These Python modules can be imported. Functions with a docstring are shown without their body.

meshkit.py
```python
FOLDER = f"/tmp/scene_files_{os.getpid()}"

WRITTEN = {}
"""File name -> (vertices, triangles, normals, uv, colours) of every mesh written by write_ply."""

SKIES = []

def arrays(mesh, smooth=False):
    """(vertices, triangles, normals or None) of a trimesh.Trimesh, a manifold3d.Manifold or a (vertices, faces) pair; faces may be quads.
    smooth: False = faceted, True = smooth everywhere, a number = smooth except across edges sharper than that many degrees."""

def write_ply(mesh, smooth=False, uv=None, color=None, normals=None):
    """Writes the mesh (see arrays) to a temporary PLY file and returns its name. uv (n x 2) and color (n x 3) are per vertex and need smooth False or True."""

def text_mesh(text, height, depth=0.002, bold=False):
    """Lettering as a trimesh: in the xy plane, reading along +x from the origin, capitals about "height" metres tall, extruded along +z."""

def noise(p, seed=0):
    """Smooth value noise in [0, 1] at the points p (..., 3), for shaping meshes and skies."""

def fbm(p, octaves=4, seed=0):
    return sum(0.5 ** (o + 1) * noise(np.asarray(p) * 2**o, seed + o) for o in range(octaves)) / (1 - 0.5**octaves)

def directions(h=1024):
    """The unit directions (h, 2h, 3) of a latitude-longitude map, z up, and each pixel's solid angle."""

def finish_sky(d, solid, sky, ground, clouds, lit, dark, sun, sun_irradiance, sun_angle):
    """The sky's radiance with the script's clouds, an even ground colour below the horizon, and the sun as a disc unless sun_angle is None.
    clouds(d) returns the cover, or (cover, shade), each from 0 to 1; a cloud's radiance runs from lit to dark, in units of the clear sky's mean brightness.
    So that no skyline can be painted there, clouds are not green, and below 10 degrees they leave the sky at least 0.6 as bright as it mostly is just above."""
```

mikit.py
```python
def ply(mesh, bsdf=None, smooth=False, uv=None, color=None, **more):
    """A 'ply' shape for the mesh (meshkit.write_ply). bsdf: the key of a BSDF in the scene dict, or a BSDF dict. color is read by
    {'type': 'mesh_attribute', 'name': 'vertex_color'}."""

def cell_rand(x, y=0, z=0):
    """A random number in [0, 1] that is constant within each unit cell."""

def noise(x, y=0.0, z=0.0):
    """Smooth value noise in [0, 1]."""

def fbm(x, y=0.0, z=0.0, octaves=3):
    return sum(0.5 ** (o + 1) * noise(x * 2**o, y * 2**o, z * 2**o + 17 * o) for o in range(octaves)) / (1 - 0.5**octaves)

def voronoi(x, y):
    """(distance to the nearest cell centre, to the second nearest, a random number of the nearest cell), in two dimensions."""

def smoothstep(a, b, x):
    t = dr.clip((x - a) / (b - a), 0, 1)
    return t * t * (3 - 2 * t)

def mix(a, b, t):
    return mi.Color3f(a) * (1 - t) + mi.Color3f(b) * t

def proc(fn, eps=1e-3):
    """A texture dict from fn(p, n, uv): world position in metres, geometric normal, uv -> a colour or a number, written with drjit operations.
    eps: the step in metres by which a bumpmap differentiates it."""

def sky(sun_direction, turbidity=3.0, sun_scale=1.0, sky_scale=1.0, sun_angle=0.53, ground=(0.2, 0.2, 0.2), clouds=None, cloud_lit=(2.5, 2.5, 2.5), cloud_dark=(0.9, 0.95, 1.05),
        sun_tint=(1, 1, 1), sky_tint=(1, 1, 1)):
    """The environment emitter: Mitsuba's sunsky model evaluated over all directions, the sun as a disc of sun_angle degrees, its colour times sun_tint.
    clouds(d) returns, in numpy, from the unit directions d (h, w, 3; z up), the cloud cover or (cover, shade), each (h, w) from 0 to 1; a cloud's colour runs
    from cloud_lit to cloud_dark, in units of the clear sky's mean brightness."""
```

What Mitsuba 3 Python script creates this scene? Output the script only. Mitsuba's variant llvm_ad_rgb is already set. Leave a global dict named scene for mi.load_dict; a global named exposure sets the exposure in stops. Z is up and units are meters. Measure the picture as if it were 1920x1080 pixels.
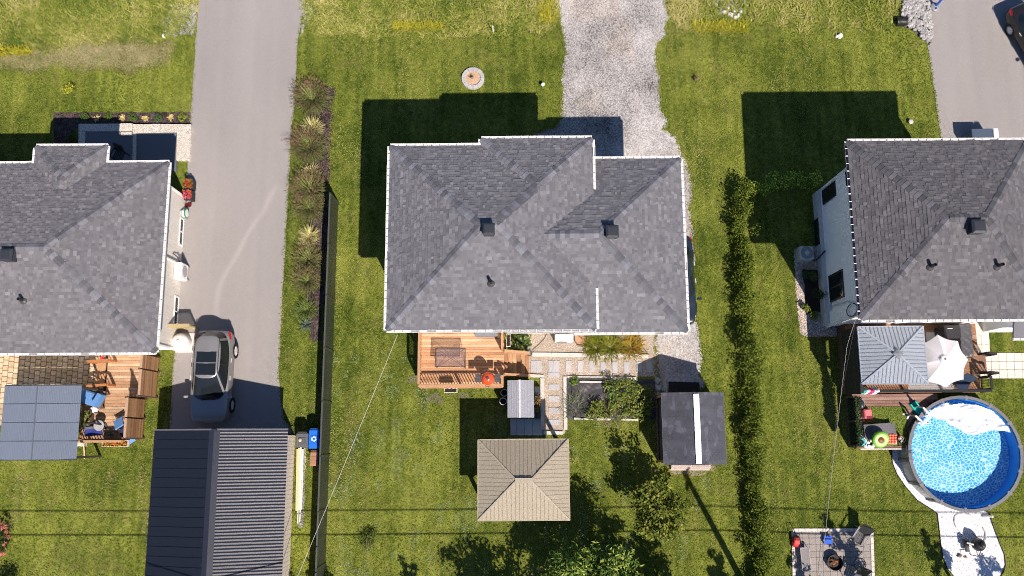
import math, numpy as np, trimesh, mitsuba as mi, drjit as dr, mikit
import shapely
from shapely.geometry import Polygon, box as sbox, LineString, Point
from shapely.ops import unary_union
from scipy.spatial import cKDTree
from mikit import noise, fbm, voronoi, cell_rand, smoothstep, mix

T = mi.ScalarTransform4f
scene, labels = {}, {}
# ------------------------------------------------------------------ camera, sky, exposure
exposure = 2.35
scene['camera'] = {'type': 'perspective', 'fov': 62.219, 'fov_axis': 'x', 'near_clip': 0.5, 'far_clip': 900.0,
                   'to_world': T().look_at(origin=[0, 0, 41], target=[-0.0074308, 0.1747379, 40.0154131], up=[0.0064541, 0.984602, 0.1746919])}
scene['sky'] = mikit.sky([0.293, -0.578, 0.762], turbidity=3.0, sky_scale=0.48, sun_tint=(0.93, 0.98, 1.13), sky_tint=(0.92, 0.98, 1.12))

# ------------------------------------------------------------------ helpers
R = np.random.default_rng(7)
used = {}


def nk(base):
    n = used.get(base, 0)
    used[base] = n + 1
    return base if n == 0 else f'{base}_{n:03d}'


def thing(name, label, cat, group=None):
    k = nk(name)
    labels[k] = {'label': label, 'category': cat}
    if group:
        labels[k]['group'] = group
    return k


class MB:
    """collects shapes with a colour per vertex; one mesh"""

    def __init__(s):
        s.v, s.f, s.c, s.n = [], [], [], 0

    def add(s, v, f, c=(0.5, 0.5, 0.5)):
        v = np.asarray(v, float).reshape(-1, 3)
        f = np.asarray(f, int)
        if f.shape[1] == 4:
            f = np.vstack([f[:, [0, 1, 2]], f[:, [0, 2, 3]]])
        s.v.append(v)
        s.f.append(f + s.n)
        c = np.asarray(c, float)
        s.c.append(np.broadcast_to(c, v.shape) if c.ndim == 1 else c)
        s.n += len(v)
        return s

    def tm(s, m, c=(0.5, 0.5, 0.5), M=None):
        v = np.array(m.vertices)
        if M is not None:
            v = v @ M[:3, :3].T + M[:3, 3]
        return s.add(v, np.array(m.faces), c)

    def box(s, c, size, col=(0.5, 0.5, 0.5), rz=0.0, M=None, b=0.0):
        """box by centre and size; b: bevel of the top and vertical edges"""
        x, y, z = np.asarray(size, float) / 2
        if b > 0:
            b = min(b, x * .45, y * .45, z * .9)
            o = np.array([[-x, -y + b], [-x + b, -y], [x - b, -y], [x, -y + b], [x, y - b], [x - b, y], [-x + b, y], [-x, y - b]])
            ins = np.array([[-x + b, -y + 2 * b], [-x + 2 * b, -y + b], [x - 2 * b, -y + b], [x - b, -y + 2 * b], [x - b, y - 2 * b], [x - 2 * b, y - b], [-x + 2 * b, y - b], [-x + b, y - 2 * b]]) if min(x, y) > 2.5 * b else o * [(x - b) / x, (y - b) / y]
            v = np.vstack([np.c_[o, np.full(8, -z)], np.c_[o, np.full(8, z - b)], np.c_[ins, np.full(8, z)]])
            i = np.arange(8)
            j = (i + 1) % 8
            f = np.vstack([np.c_[i, j, j + 8], np.c_[i, j + 8, i + 8], np.c_[i + 8, j + 8, j + 16], np.c_[i + 8, j + 16, i + 16], [[16, 16 + a, 17 + a] for a in range(1, 7)], [[0, a + 1, a] for a in range(1, 7)]])
        else:
            v = np.array([[a, bb, d] for a in (-x, x) for bb in (-y, y) for d in (-z, z)])
            f = np.array([[0, 1, 3], [0, 3, 2], [4, 6, 7], [4, 7, 5], [0, 4, 5], [0, 5, 1], [2, 3, 7], [2, 7, 6], [0, 2, 6], [0, 6, 4], [1, 5, 7], [1, 7, 3]])
        if M is not None:
            v = v @ np.asarray(M).T
        elif rz:
            a, q = math.cos(rz), math.sin(rz)
            v = v @ np.array([[a, -q, 0], [q, a, 0], [0, 0, 1]]).T
        return s.add(v + np.asarray(c, float), f, col)

    def beam(s, a, b, w, h, col=(0.5, 0.5, 0.5), up=(0, 0, 1)):
        """a bar of width w and height h from a to b"""
        a, b = np.asarray(a, float), np.asarray(b, float)
        d = b - a
        L = np.linalg.norm(d)
        d /= L
        u = np.asarray(up, float)
        if abs(d @ u) > .98:
            u = np.array([0, 1.0, 0])
        x = np.cross(d, u)
        x /= np.linalg.norm(x)
        return s.box((a + b) / 2, (L, w, h), col, M=np.stack([d, x, np.cross(x, d)], 1))

    def prism(s, poly, z0, z1, col=(0.5, 0.5, 0.5)):
        g = poly if hasattr(poly, 'exterior') else Polygon(poly)
        m = trimesh.creation.extrude_polygon(g, z1 - z0)
        v = np.array(m.vertices)
        v[:, 2] += z0
        return s.add(v, np.array(m.faces), col)

    def tube(s, pts, r, col=(0.5, 0.5, 0.5), n=6, cap=True):
        p = np.asarray(pts, float)
        r = np.broadcast_to(r, (len(p),)).astype(float)
        t = np.gradient(p, axis=0)
        t /= np.linalg.norm(t, axis=1, keepdims=True) + 1e-12
        a = np.cross(t, np.where(np.abs(t[:, 2:]) < 0.9, [0, 0, 1.0], [1.0, 0, 0]))
        a /= np.linalg.norm(a, axis=1, keepdims=True) + 1e-12
        b = np.cross(t, a)
        g = np.arange(n) * 2 * np.pi / n
        v = p[:, None] + r[:, None, None] * (np.cos(g)[None, :, None] * a[:, None] + np.sin(g)[None, :, None] * b[:, None])
        i, j = np.meshgrid(np.arange(len(p) - 1), np.arange(n), indexing='ij')
        q = np.stack([i * n + j, i * n + (j + 1) % n, (i + 1) * n + (j + 1) % n, (i + 1) * n + j], -1).reshape(-1, 4)
        f = np.vstack([q[:, [0, 1, 2]], q[:, [0, 2, 3]]])
        if cap:
            e = (len(p) - 1) * n
            f = np.vstack([f, [[0, k + 1, k] for k in range(1, n - 1)], [[e, e + k, e + k + 1] for k in range(1, n - 1)]])
        return s.add(v.reshape(-1, 3), f, col)

    def lathe(s, prof, c=(0, 0, 0), col=(0.5, 0.5, 0.5), n=20, M=None):
        """prof: (radius, z) from the bottom up; M turns it before it moves to c"""
        p = np.asarray(prof, float)
        g = np.arange(n) * 2 * np.pi / n
        v = np.stack([p[:, :1] * np.cos(g), p[:, :1] * np.sin(g), np.repeat(p[:, 1:], n, 1)], -1).reshape(-1, 3)
        i, j = np.meshgrid(np.arange(len(p) - 1), np.arange(n), indexing='ij')
        q = np.stack([i * n + j, i * n + (j + 1) % n, (i + 1) * n + (j + 1) % n, (i + 1) * n + j], -1).reshape(-1, 4)
        if M is not None:
            v = v @ np.asarray(M).T
        return s.add(v + np.asarray(c, float), q, col)

    def quad(s, a, b, c, d, col=(0.5, 0.5, 0.5)):
        return s.add([a, b, c, d], [[0, 1, 2], [0, 2, 3]], col)

    def sheet(s, poly, z, col=(0.5, 0.5, 0.5)):
        g = poly if hasattr(poly, 'exterior') or hasattr(poly, 'geoms') else Polygon(poly)
        for q in (g.geoms if hasattr(g, 'geoms') else [g]):
            if q.area < 1e-5:
                continue
            v, f = trimesh.creation.triangulate_polygon(q, engine='earcut')
            n = np.cross(np.r_[v[f[:, 1]] - v[f[:, 0]]], np.r_[v[f[:, 2]] - v[f[:, 0]]])
            f = np.where(n[:, None] < 0, f[:, ::-1], f)
            s.add(np.c_[v, np.full(len(v), z)], f, col)
        return s

    def mesh(s):
        return np.vstack(s.v), np.vstack(s.f), np.vstack(s.c)


def put(key, mb, bsdf='matte', kind=None, label=None, smooth=False, **more):
    if isinstance(mb, MB):
        v, f, c = mb.mesh()
    else:
        v, f = np.array(mb.vertices), np.array(mb.faces)
        c = None
    if not isinstance(smooth, bool):
        sm = trimesh.graph.smooth_shade(trimesh.Trimesh(v, f, process=False), angle=np.radians(smooth), facet_minarea=None)
        if c is not None:
            c = c[cKDTree(v).query(np.array(sm.vertices))[1]]
        v, f, smooth = np.array(sm.vertices), np.array(sm.faces), True
    scene[key] = mikit.ply((v, f), bsdf, smooth=smooth, color=c, **more)
    if kind or label:
        d = labels.setdefault(key, {})
        if kind:
            d['kind'] = kind
        if label:
            d['label'] = label
    return key


def part(parent, name, mb, bsdf='matte', **kw):
    return put(nk(parent + '__' + name), mb, bsdf, **kw)


def solo(name, mb, bsdf, label, cat, group=None, **kw):
    k = thing(name, label, cat, group)
    return put(k, mb, bsdf, **kw)


def ground(name, mb, bsdf, kind='structure', label=None, **kw):
    return put(nk(name), mb, bsdf, kind=kind, label=label, **kw)


def tint(c, amt=0.1, rng=R):
    c = np.asarray(c, float)
    return np.clip(c * (1 + amt * rng.uniform(-1, 1)), 0, 1)


def jag(pts, amp, step=0.15, seed=0, closed=True):
    """the outline with an uneven edge"""
    rng = np.random.default_rng(seed)
    g = Polygon(pts) if closed else LineString(pts)
    line = g.exterior if closed else g
    n = max(int(line.length / step), 8)
    out = np.array([line.interpolate(i / n, normalized=True).coords[0] for i in range(n)])
    k = rng.normal(0, 1, (n, 2))
    for _ in range(1):
        k = (k + np.roll(k, 1, 0)) / 1.6
    w = rng.normal(0, 1, (n, 2))
    for _ in range(6):
        w = (w + np.roll(w, 1, 0) + np.roll(w, -1, 0)) / 2.2
    q = Polygon(out + amp * (0.6 * k + 0.25 * w)).buffer(0)
    return max(q.geoms, key=lambda a: a.area) if hasattr(q, 'geoms') else q


def scatter(poly, n, rng):
    x0, y0, x1, y1 = poly.bounds
    shapely.prepare(poly)
    out = np.zeros((0, 2))
    while len(out) < n:
        p = rng.uniform([x0, y0], [x1, y1], (max(2 * n, 64), 2))
        out = np.vstack([out, p[shapely.contains_xy(poly, p[:, 0], p[:, 1])]])
    return out[:n]


def blades(mb, base, length, width, lean, col, rng, z=0.0, az=None):
    """one bent blade (two triangles) at each base point; col (n,3)"""
    n = len(base)
    a = rng.uniform(0, 2 * np.pi, n) if az is None else az
    le = length * rng.uniform(.6, 1.3, n) if np.isscalar(length) else length
    ln = np.clip(lean + rng.normal(0, .25, n), .05, 1.5)
    d = np.c_[np.cos(a) * np.sin(ln), np.sin(a) * np.sin(ln), np.cos(ln)]
    ln2 = np.clip(ln + .35, 0, 1.75)
    d2 = np.c_[np.cos(a) * np.sin(ln2), np.sin(a) * np.sin(ln2), np.cos(ln2)]
    side = np.c_[-np.sin(a), np.cos(a), np.zeros(n)] * (width / 2)
    p0 = np.c_[base[:, :2], np.full(n, z) if base.shape[1] == 2 else base[:, 2]]
    p1 = p0 + d * (le * .55)[:, None]
    p2 = p1 + d2 * (le * .45)[:, None]
    v = np.stack([p0 - side, p0 + side, p1 + side * .8, p1 - side * .8, p2], 1).reshape(-1, 3)
    i = np.arange(n)[:, None] * 5
    f = np.vstack([i + [0, 1, 2], i + [0, 2, 3], i + [3, 2, 4]])
    mb.add(v, f, np.repeat(col, 5, 0))


def leaves(mb, pos, nrm, size, col, rng, aspect=.55):
    """a folded leaf (two triangles) at each position; nrm (n,3) gives where it faces"""
    n = len(pos)
    nrm = nrm / (np.linalg.norm(nrm, axis=1, keepdims=True) + 1e-9)
    r = rng.normal(0, 1, (n, 3))
    u = np.cross(nrm, r)
    u /= np.linalg.norm(u, axis=1, keepdims=True) + 1e-9
    w = np.cross(nrm, u)
    s = size * rng.uniform(.65, 1.3, n)[:, None]
    a, b = pos - u * s / 2, pos + u * s / 2
    c, d = pos + w * s * aspect / 2 + nrm * s * .12, pos - w * s * aspect / 2 + nrm * s * .12
    v = np.stack([a, d, b, c], 1).reshape(-1, 3)
    i = np.arange(n)[:, None] * 4
    mb.add(v, np.vstack([i + [0, 1, 2], i + [0, 2, 3]]), np.repeat(col, 4, 0))


def pal(rng, n, cols, amt=.18):
    cols = np.asarray(cols, float)
    return np.clip(cols[rng.integers(0, len(cols), n)] * (1 + amt * rng.uniform(-1, 1, (n, 1))), 0, 1)


# ------------------------------------------------------------------ materials
def mat(name, **kw):
    scene[name] = {'type': 'twosided', 'bsdf': {'type': 'principled', **kw}}


def rgb(*c):
    return {'type': 'rgb', 'value': list(c)}


VC = {'type': 'mesh_attribute', 'name': 'vertex_color'}
mat('matte', base_color=VC, roughness=0.85, specular=0.3)
mat('satin', base_color=VC, roughness=0.42, specular=0.5)
mat('gloss', base_color=VC, roughness=0.16, specular=0.5, clearcoat=0.6, clearcoat_gloss=0.9)
mat('car_paint', base_color=VC, roughness=0.34, metallic=0.5, specular=0.5, clearcoat=1.0, clearcoat_gloss=0.95)
mat('metal', base_color=VC, roughness=0.35, metallic=0.75)
scene['leaf'] = {'type': 'principledthin', 'base_color': VC, 'roughness': 0.55, 'diff_trans': 0.55, 'spec_trans': 0.0, 'eta': 1.4}
scene['blade'] = {'type': 'principledthin', 'base_color': VC, 'roughness': 0.75, 'diff_trans': 0.45, 'spec_trans': 0.0, 'eta': 1.3}


def lawn_col(p, n, uv):
    x, y = p.x, p.y
    big = fbm(x * .22 + 9, y * .22, 0, 3)
    mid = fbm(x * 1.3, y * 1.1, 3, 3)
    fine = fbm(x * 7, y * 7, 5, 3)
    strk = noise(x * 5.5, y * .45, 2)
    k = dr.clip(.42 + (big - .5) * .9 + (mid - .5) * .75 + (fine - .5) * .8 + (strk - .5) * .42, 0, 1)
    c = mix((.042, .066, .010), (.21, .235, .042), k)
    dry = smoothstep(.60, .85, fbm(x * 1.6 + 30, y * 1.2 + 4, 1, 4)) * .35
    return mix(c, (.20, .17, .065), dry)


mat('lawn_mat', base_color=mikit.proc(lawn_col), roughness=0.95, specular=0.1)


def asphalt_col(p, n, uv):
    x, y = p.x, p.y
    g = fbm(x * 26, y * 26, 0, 2)
    big = fbm(x * .5, y * .16, 4, 3)
    st = noise(x * 3.2, y * .10, 1)
    k = .275 + .05 * (g - .5) + .055 * (big - .5) + .016 * (st - .5)
    seam = dr.exp(-dr.square((x + 13.9 - .55 * (y - 9) * smoothstep(3, 9, y) + .25 * noise(x, y * .8, 3)) / .16)) * smoothstep(4.5, 7.5, y) * (1 - smoothstep(12.2, 12.8, y)) * .05
    return mi.Color3f(1.02, .965, .955) * (k + seam)


mat('asphalt', base_color=mikit.proc(asphalt_col), roughness=0.9, specular=0.2)


def gravel_col(p, n, uv):
    x, y = p.x, p.y
    f, s, r = voronoi(x * 17, y * 17)
    big = fbm(x * .45, y * .45, 2, 4)
    mid = fbm(x * 2.2, y * 2.2, 7, 3)
    k = .25 + .21 * r + .30 * (big - .5) + .16 * (mid - .5) - .12 * smoothstep(.4, .7, f)
    warm = smoothstep(.5, .7, fbm(x * .6 + 5, y * .5, 1, 3)) * .5
    return mix((1.0, .97, .97), (1.03, .90, .80), warm) * k


mat('gravel', base_color=mikit.proc(gravel_col), roughness=0.95, specular=0.1)


def pebble_col(p, n, uv):
    f, s, r = voronoi(p.x * 30, p.y * 30)
    r2 = cell_rand(r * 997, 3)
    return mix(mix((.33, .27, .215), (.45, .38, .31), r2), (.52, .47, .42), smoothstep(.8, .85, r)) * (1.02 - .35 * smoothstep(.35, .7, f) + .25 * (fbm(p.x * 1.5, p.y * 1.5) - .5))


mat('pebble', base_color=mikit.proc(pebble_col), roughness=0.9, specular=0.2)


def mulch_col(p, n, uv):
    a = noise(p.x * 40, p.y * 14, 1)
    b = noise(p.x * 13, p.y * 44, 2)
    k = fbm(p.x * 3, p.y * 3, 0, 3)
    return mix((.018, .013, .012), (.14, .105, .10), dr.clip(a * b * 1.5 + (k - .5) * .4, 0, 1))


mat('mulch', base_color=mikit.proc(mulch_col), roughness=0.95, specular=0.1)


def concrete_col(p, n, uv):
    k = .52 + .12 * (fbm(p.x * 2.3, p.y * 2.3, p.z * 2, 4) - .5) + .08 * (noise(p.x * 40, p.y * 40, p.z * 40) - .5)
    return mi.Color3f(1.0, .97, .93) * k


mat('concrete', base_color=mikit.proc(concrete_col), roughness=0.88, specular=0.2)
mat('white_paint', base_color=rgb(.80, .80, .79), roughness=0.35, specular=0.5)
mat('black_steel', base_color=rgb(.02, .021, .024), roughness=0.4, specular=0.5)
scene['pane'] = {'type': 'twosided', 'bsdf': {'type': 'principled', 'base_color': rgb(.012, .016, .02), 'roughness': 0.04, 'specular': 0.6}}

# ------------------------------------------------------------------ ground, drives, beds
ground('lawn', MB().sheet(sbox(-160, -160, 160, 160), 0.0), 'lawn_mat')
drive = Polygon([(-16.67, 60), (-16.67, 22.7), (-16.66, 13.9), (-16.74, 4.2), (-16.72, 0.3), (-10.7, .3), (-11.3, 1.0), (-11.6, 3.2), (-11.55, 10), (-11.5, 15.3), (-11.35, 17.7), (-11.35, 20.4), (-11.1, 22.2), (-10.9, 24), (-10.4, 60)])
drive_e = Polygon([(21.45, 22.34), (21.46, 18.8), (21.56, 14.9), (21.44, 12.83), (27.44, 12.78), (28.56, 22.27), (28.78, 24.08), (21.51, 24.15)])
drive_e = unary_union([drive_e, sbox(21.0, 24.0, 40, 60)]).convex_hull
gravel_drive = jag([(2.25, 24.96), (2.16, 22.53), (2.41, 20.73), (2.43, 20.02), (2.5, 19.55), (2.3, 18.82), (2.31, 17.8), (2.19, 16.65), (2.23, 16.13), (1.9, 15.51), (0.81, 15.23), (0.81, 14.89), (0.26, 13.83), (6.07, 10.46), (6.69, 5.65), (6.55, 4.61), (6.66, 3.31), (6.83, 2.11), (8.1, 2.11), (8.88, 2.36), (8.82, 3.3), (8.77, 4.59), (8.59, 5.64), (8.65, 7.75), (8.68, 9.63), (8.65, 11.54), (8.6, 12.92), (8.4, 13.9), (8.2, 14.19), (7.97, 15.18), (7.41, 15.32), (7.59, 15.89), (7.39, 16.46), (7.27, 17.47), (7.21, 18.92), (7.18, 19.66), (7.59, 20.39), (7.9, 21.28), (7.83, 22.47), (7.92, 24.9)], .075, .12, 3)
asphalt_mb = MB().sheet(jag(list(drive.exterior.coords)[:-1], .018, .25, 5), .014)
ground('driveway', asphalt_mb, 'asphalt')
ground('driveway', MB().sheet(jag(list(drive_e.exterior.coords)[:-1], .015, .25, 6), .014), 'asphalt')
ground('gravel_drive', MB().sheet(gravel_drive, .008), 'gravel')
meadow_w = jag([(-40, 20.0), (-28, 20.0), (-22, 20.35), (-18.5, 20.3), (-17.2, 21.2), (-16.75, 22), (-16.75, 26), (-40, 26)], .25, .3, 11)
meadow_c = jag([(-11.3, 24.48), (-11.02, 21.46), (-10.49, 20.8), (-9.1, 20.49), (-7.43, 20.41), (-5.77, 20.51), (-3.84, 20.38), (-1.35, 20.53), (0.59, 20.69), (1.14, 20.45), (1.92, 20.74), (2.2, 21.63), (2.13, 24.35)], .22, .3, 12)
meadow_e = jag([(7.79, 24.29), (7.84, 21.28), (8.1, 20.74), (9.97, 20.66), (13.01, 20.87), (16.31, 20.78), (18.51, 20.76), (19.72, 20.75), (19.97, 21.76), (20.45, 24.16)], .2, .3, 13)
dry_strip = jag([(-26.81, 19.76), (-25.17, 19.98), (-22.4, 20.13), (-19.35, 20.16), (-18.01, 20.09), (-18.02, 19.39), (-18.44, 19.1), (-20.64, 18.97), (-23.97, 19.09), (-26.75, 19.17), (-28.42, 19.18), (-28.48, 19.72)], .15, .25, 14)


def meadow_col(p, n, uv):
    x, y = p.x, p.y
    k = dr.clip(fbm(x * .8, y * .9, 1, 4) * 1.5 - .3 + .4 * (fbm(x * 6, y * 6, 2, 2) - .5), 0, 1)
    return mix((.10, .115, .022), (.28, .25, .09), k)


mat('meadow_mat', base_color=mikit.proc(meadow_col), roughness=0.95, specular=0.1)


def dry_col(p, n, uv):
    x, y = p.x, p.y
    k = dr.clip(fbm(x * 1.6, y * 2.2, 1, 4) * 1.4 - .2 + .5 * (fbm(x * 9, y * 9, 2, 2) - .5), 0, 1)
    return mix((.13, .15, .045), (.33, .29, .16), k)


mat('dry_mat', base_color=mikit.proc(dry_col), roughness=0.95, specular=0.1)
for m_ in (meadow_w, meadow_c, meadow_e):
    ground('meadow', MB().sheet(m_, .004), 'meadow_mat')
ground('dry_grass_strip', MB().sheet(dry_strip.buffer(.05), .004), 'dry_mat')
# pale stony patches by the road ends
for k_, (pg_, a_) in enumerate((([(-18.16, 22.42), (-17.41, 22.57), (-16.76, 22.47), (-16.61, 20.85), (-17.1, 20.74), (-17.72, 20.74), (-18.23, 20.87), (-18.21, 21.52)], .12), ([(-11, 22.51), (-10.72, 22.35), (-10.64, 21.75), (-10.9, 21.16), (-10.99, 20.68), (-11.21, 20.62), (-11.18, 21.34)], .1), ([(10.37, 23.35), (11.82, 23.34), (11.85, 21.9), (11.44, 21.42), (10.94, 21.43), (10.46, 21.67)], .12), ([(19.58, 21.76), (20.31, 22.5), (20.48, 23.25), (19.82, 23.26)], .1))):
    ground('stony_patch', MB().sheet(jag(pg_, a_, .12, 20 + k_), .0095), 'gravel')
bed_w = jag([(-10.67, 17.92), (-10.12, 17.91), (-9.34, 17.67), (-9.45, 15.89), (-9.49, 13.91), (-9.48, 12.65), (-9.47, 8.41), (-9.56, 4.7), (-9.76, 4.7), (-10.18, 4.71), (-10.38, 5.75), (-10.53, 8.41), (-10.58, 11.13), (-10.68, 13.91), (-10.68, 16.76), (-10.71, 17.63)], .06, .15, 30)
ground('mulch_bed', MB().sheet(bed_w, .006), 'mulch')
bed_nw = jag([(-23.75, 16.55), (-16.62, 16.52), (-16.56, 15.89), (-22.58, 15.71), (-22.43, 14.01), (-23.52, 14.02)], .025, .15, 31)
ground('mulch_bed', MB().sheet(bed_nw, .006), 'mulch')

# ------------------------------------------------------------------ roofs and houses
SH = np.array([[.119, .122, .141], [.130, .133, .152], [.141, .143, .163], [.155, .157, .178], [.178, .180, .202]])
SW = np.array([.26, .30, .22, .14, .08])
BIG = Polygon([(-99, -99), (99, -99), (99, 99), (-99, 99)])


def half(a, b, c):
    """the half-plane a x + b y + c >= 0"""
    n = math.hypot(a, b)
    if n < 1e-9:
        return BIG if c >= 0 else Polygon()
    a, b, c = a / n, b / n, c / n
    p = np.array([-a * c, -b * c])
    t, q = np.array([-b, a]) * 200, np.array([a, b]) * 200
    return Polygon([p - t, p + t, p + t + q, p - t + q])


class Hip:
    """a hip roof over x0..x1, y0..y1; pitch per side w, e, s, n (None: the roof runs on there as a gable or into another)"""

    def __init__(s, x0, y0, x1, y1, ez, w=.45, e=.45, so=.45, n=.45):
        s.rect = (x0, y0, x1, y1)
        s.dom, s.ez = sbox(x0, y0, x1, y1), ez
        s.pl = []           # (a, b, c) height = ez + a x + b y + c ; eave start, along, inward
        for p, (a, b, c), st, al in ((w, (1, 0, -x0), (x0, y1), (0, -1)), (e, (-1, 0, x1), (x1, y0), (0, 1)), (so, (0, 1, -y0), (x0, y0), (1, 0)), (n, (0, -1, y1), (x1, y1), (-1, 0))):
            if p:
                s.pl.append((p * a, p * b, p * c, np.array(st, float), np.array(al, float), np.array((a, b), float), p))

    def z(s, x, y):
        return s.ez + np.min([a * x + b * y + c for a, b, c, *_ in s.pl], 0)


def roof_z(hips, x, y):
    if not any(h.rect[0] - .01 <= x <= h.rect[2] + .01 and h.rect[1] - .01 <= y <= h.rect[3] + .01 for h in hips):
        return np.min([h.z(x, y) for h in hips], 0) if len(hips) == 1 else min((h.z(x, y) for h in hips), key=lambda z: abs(z - hips[0].ez))
    return np.max([np.where((x >= h.rect[0] - .01) & (x <= h.rect[2] + .01) & (y >= h.rect[1] - .01) & (y <= h.rect[3] + .01), h.z(x, y), -9) for h in hips], 0)


def roof_faces(hips):
    out = []
    for k, h in enumerate(hips):
        for j, (a, b, c, st, al, inn, p) in enumerate(h.pl):
            g = h.dom
            for i, o in enumerate(h.pl):
                if i != j:
                    g = g.intersection(half(o[0] - a, o[1] - b, o[2] - c))
            for q, h2 in enumerate(hips):
                if q != k:
                    w = h2.dom
                    for o in h2.pl:
                        w = w.intersection(half(o[0] - a, o[1] - b, o[2] + h2.ez - c - h.ez + (1e-6 if q > k else -1e-6)))
                    g = g.difference(w)
            if g.area > .02:
                out.append((g, h, (a, b, c, st, al, inn, p)))
    return out


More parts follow.
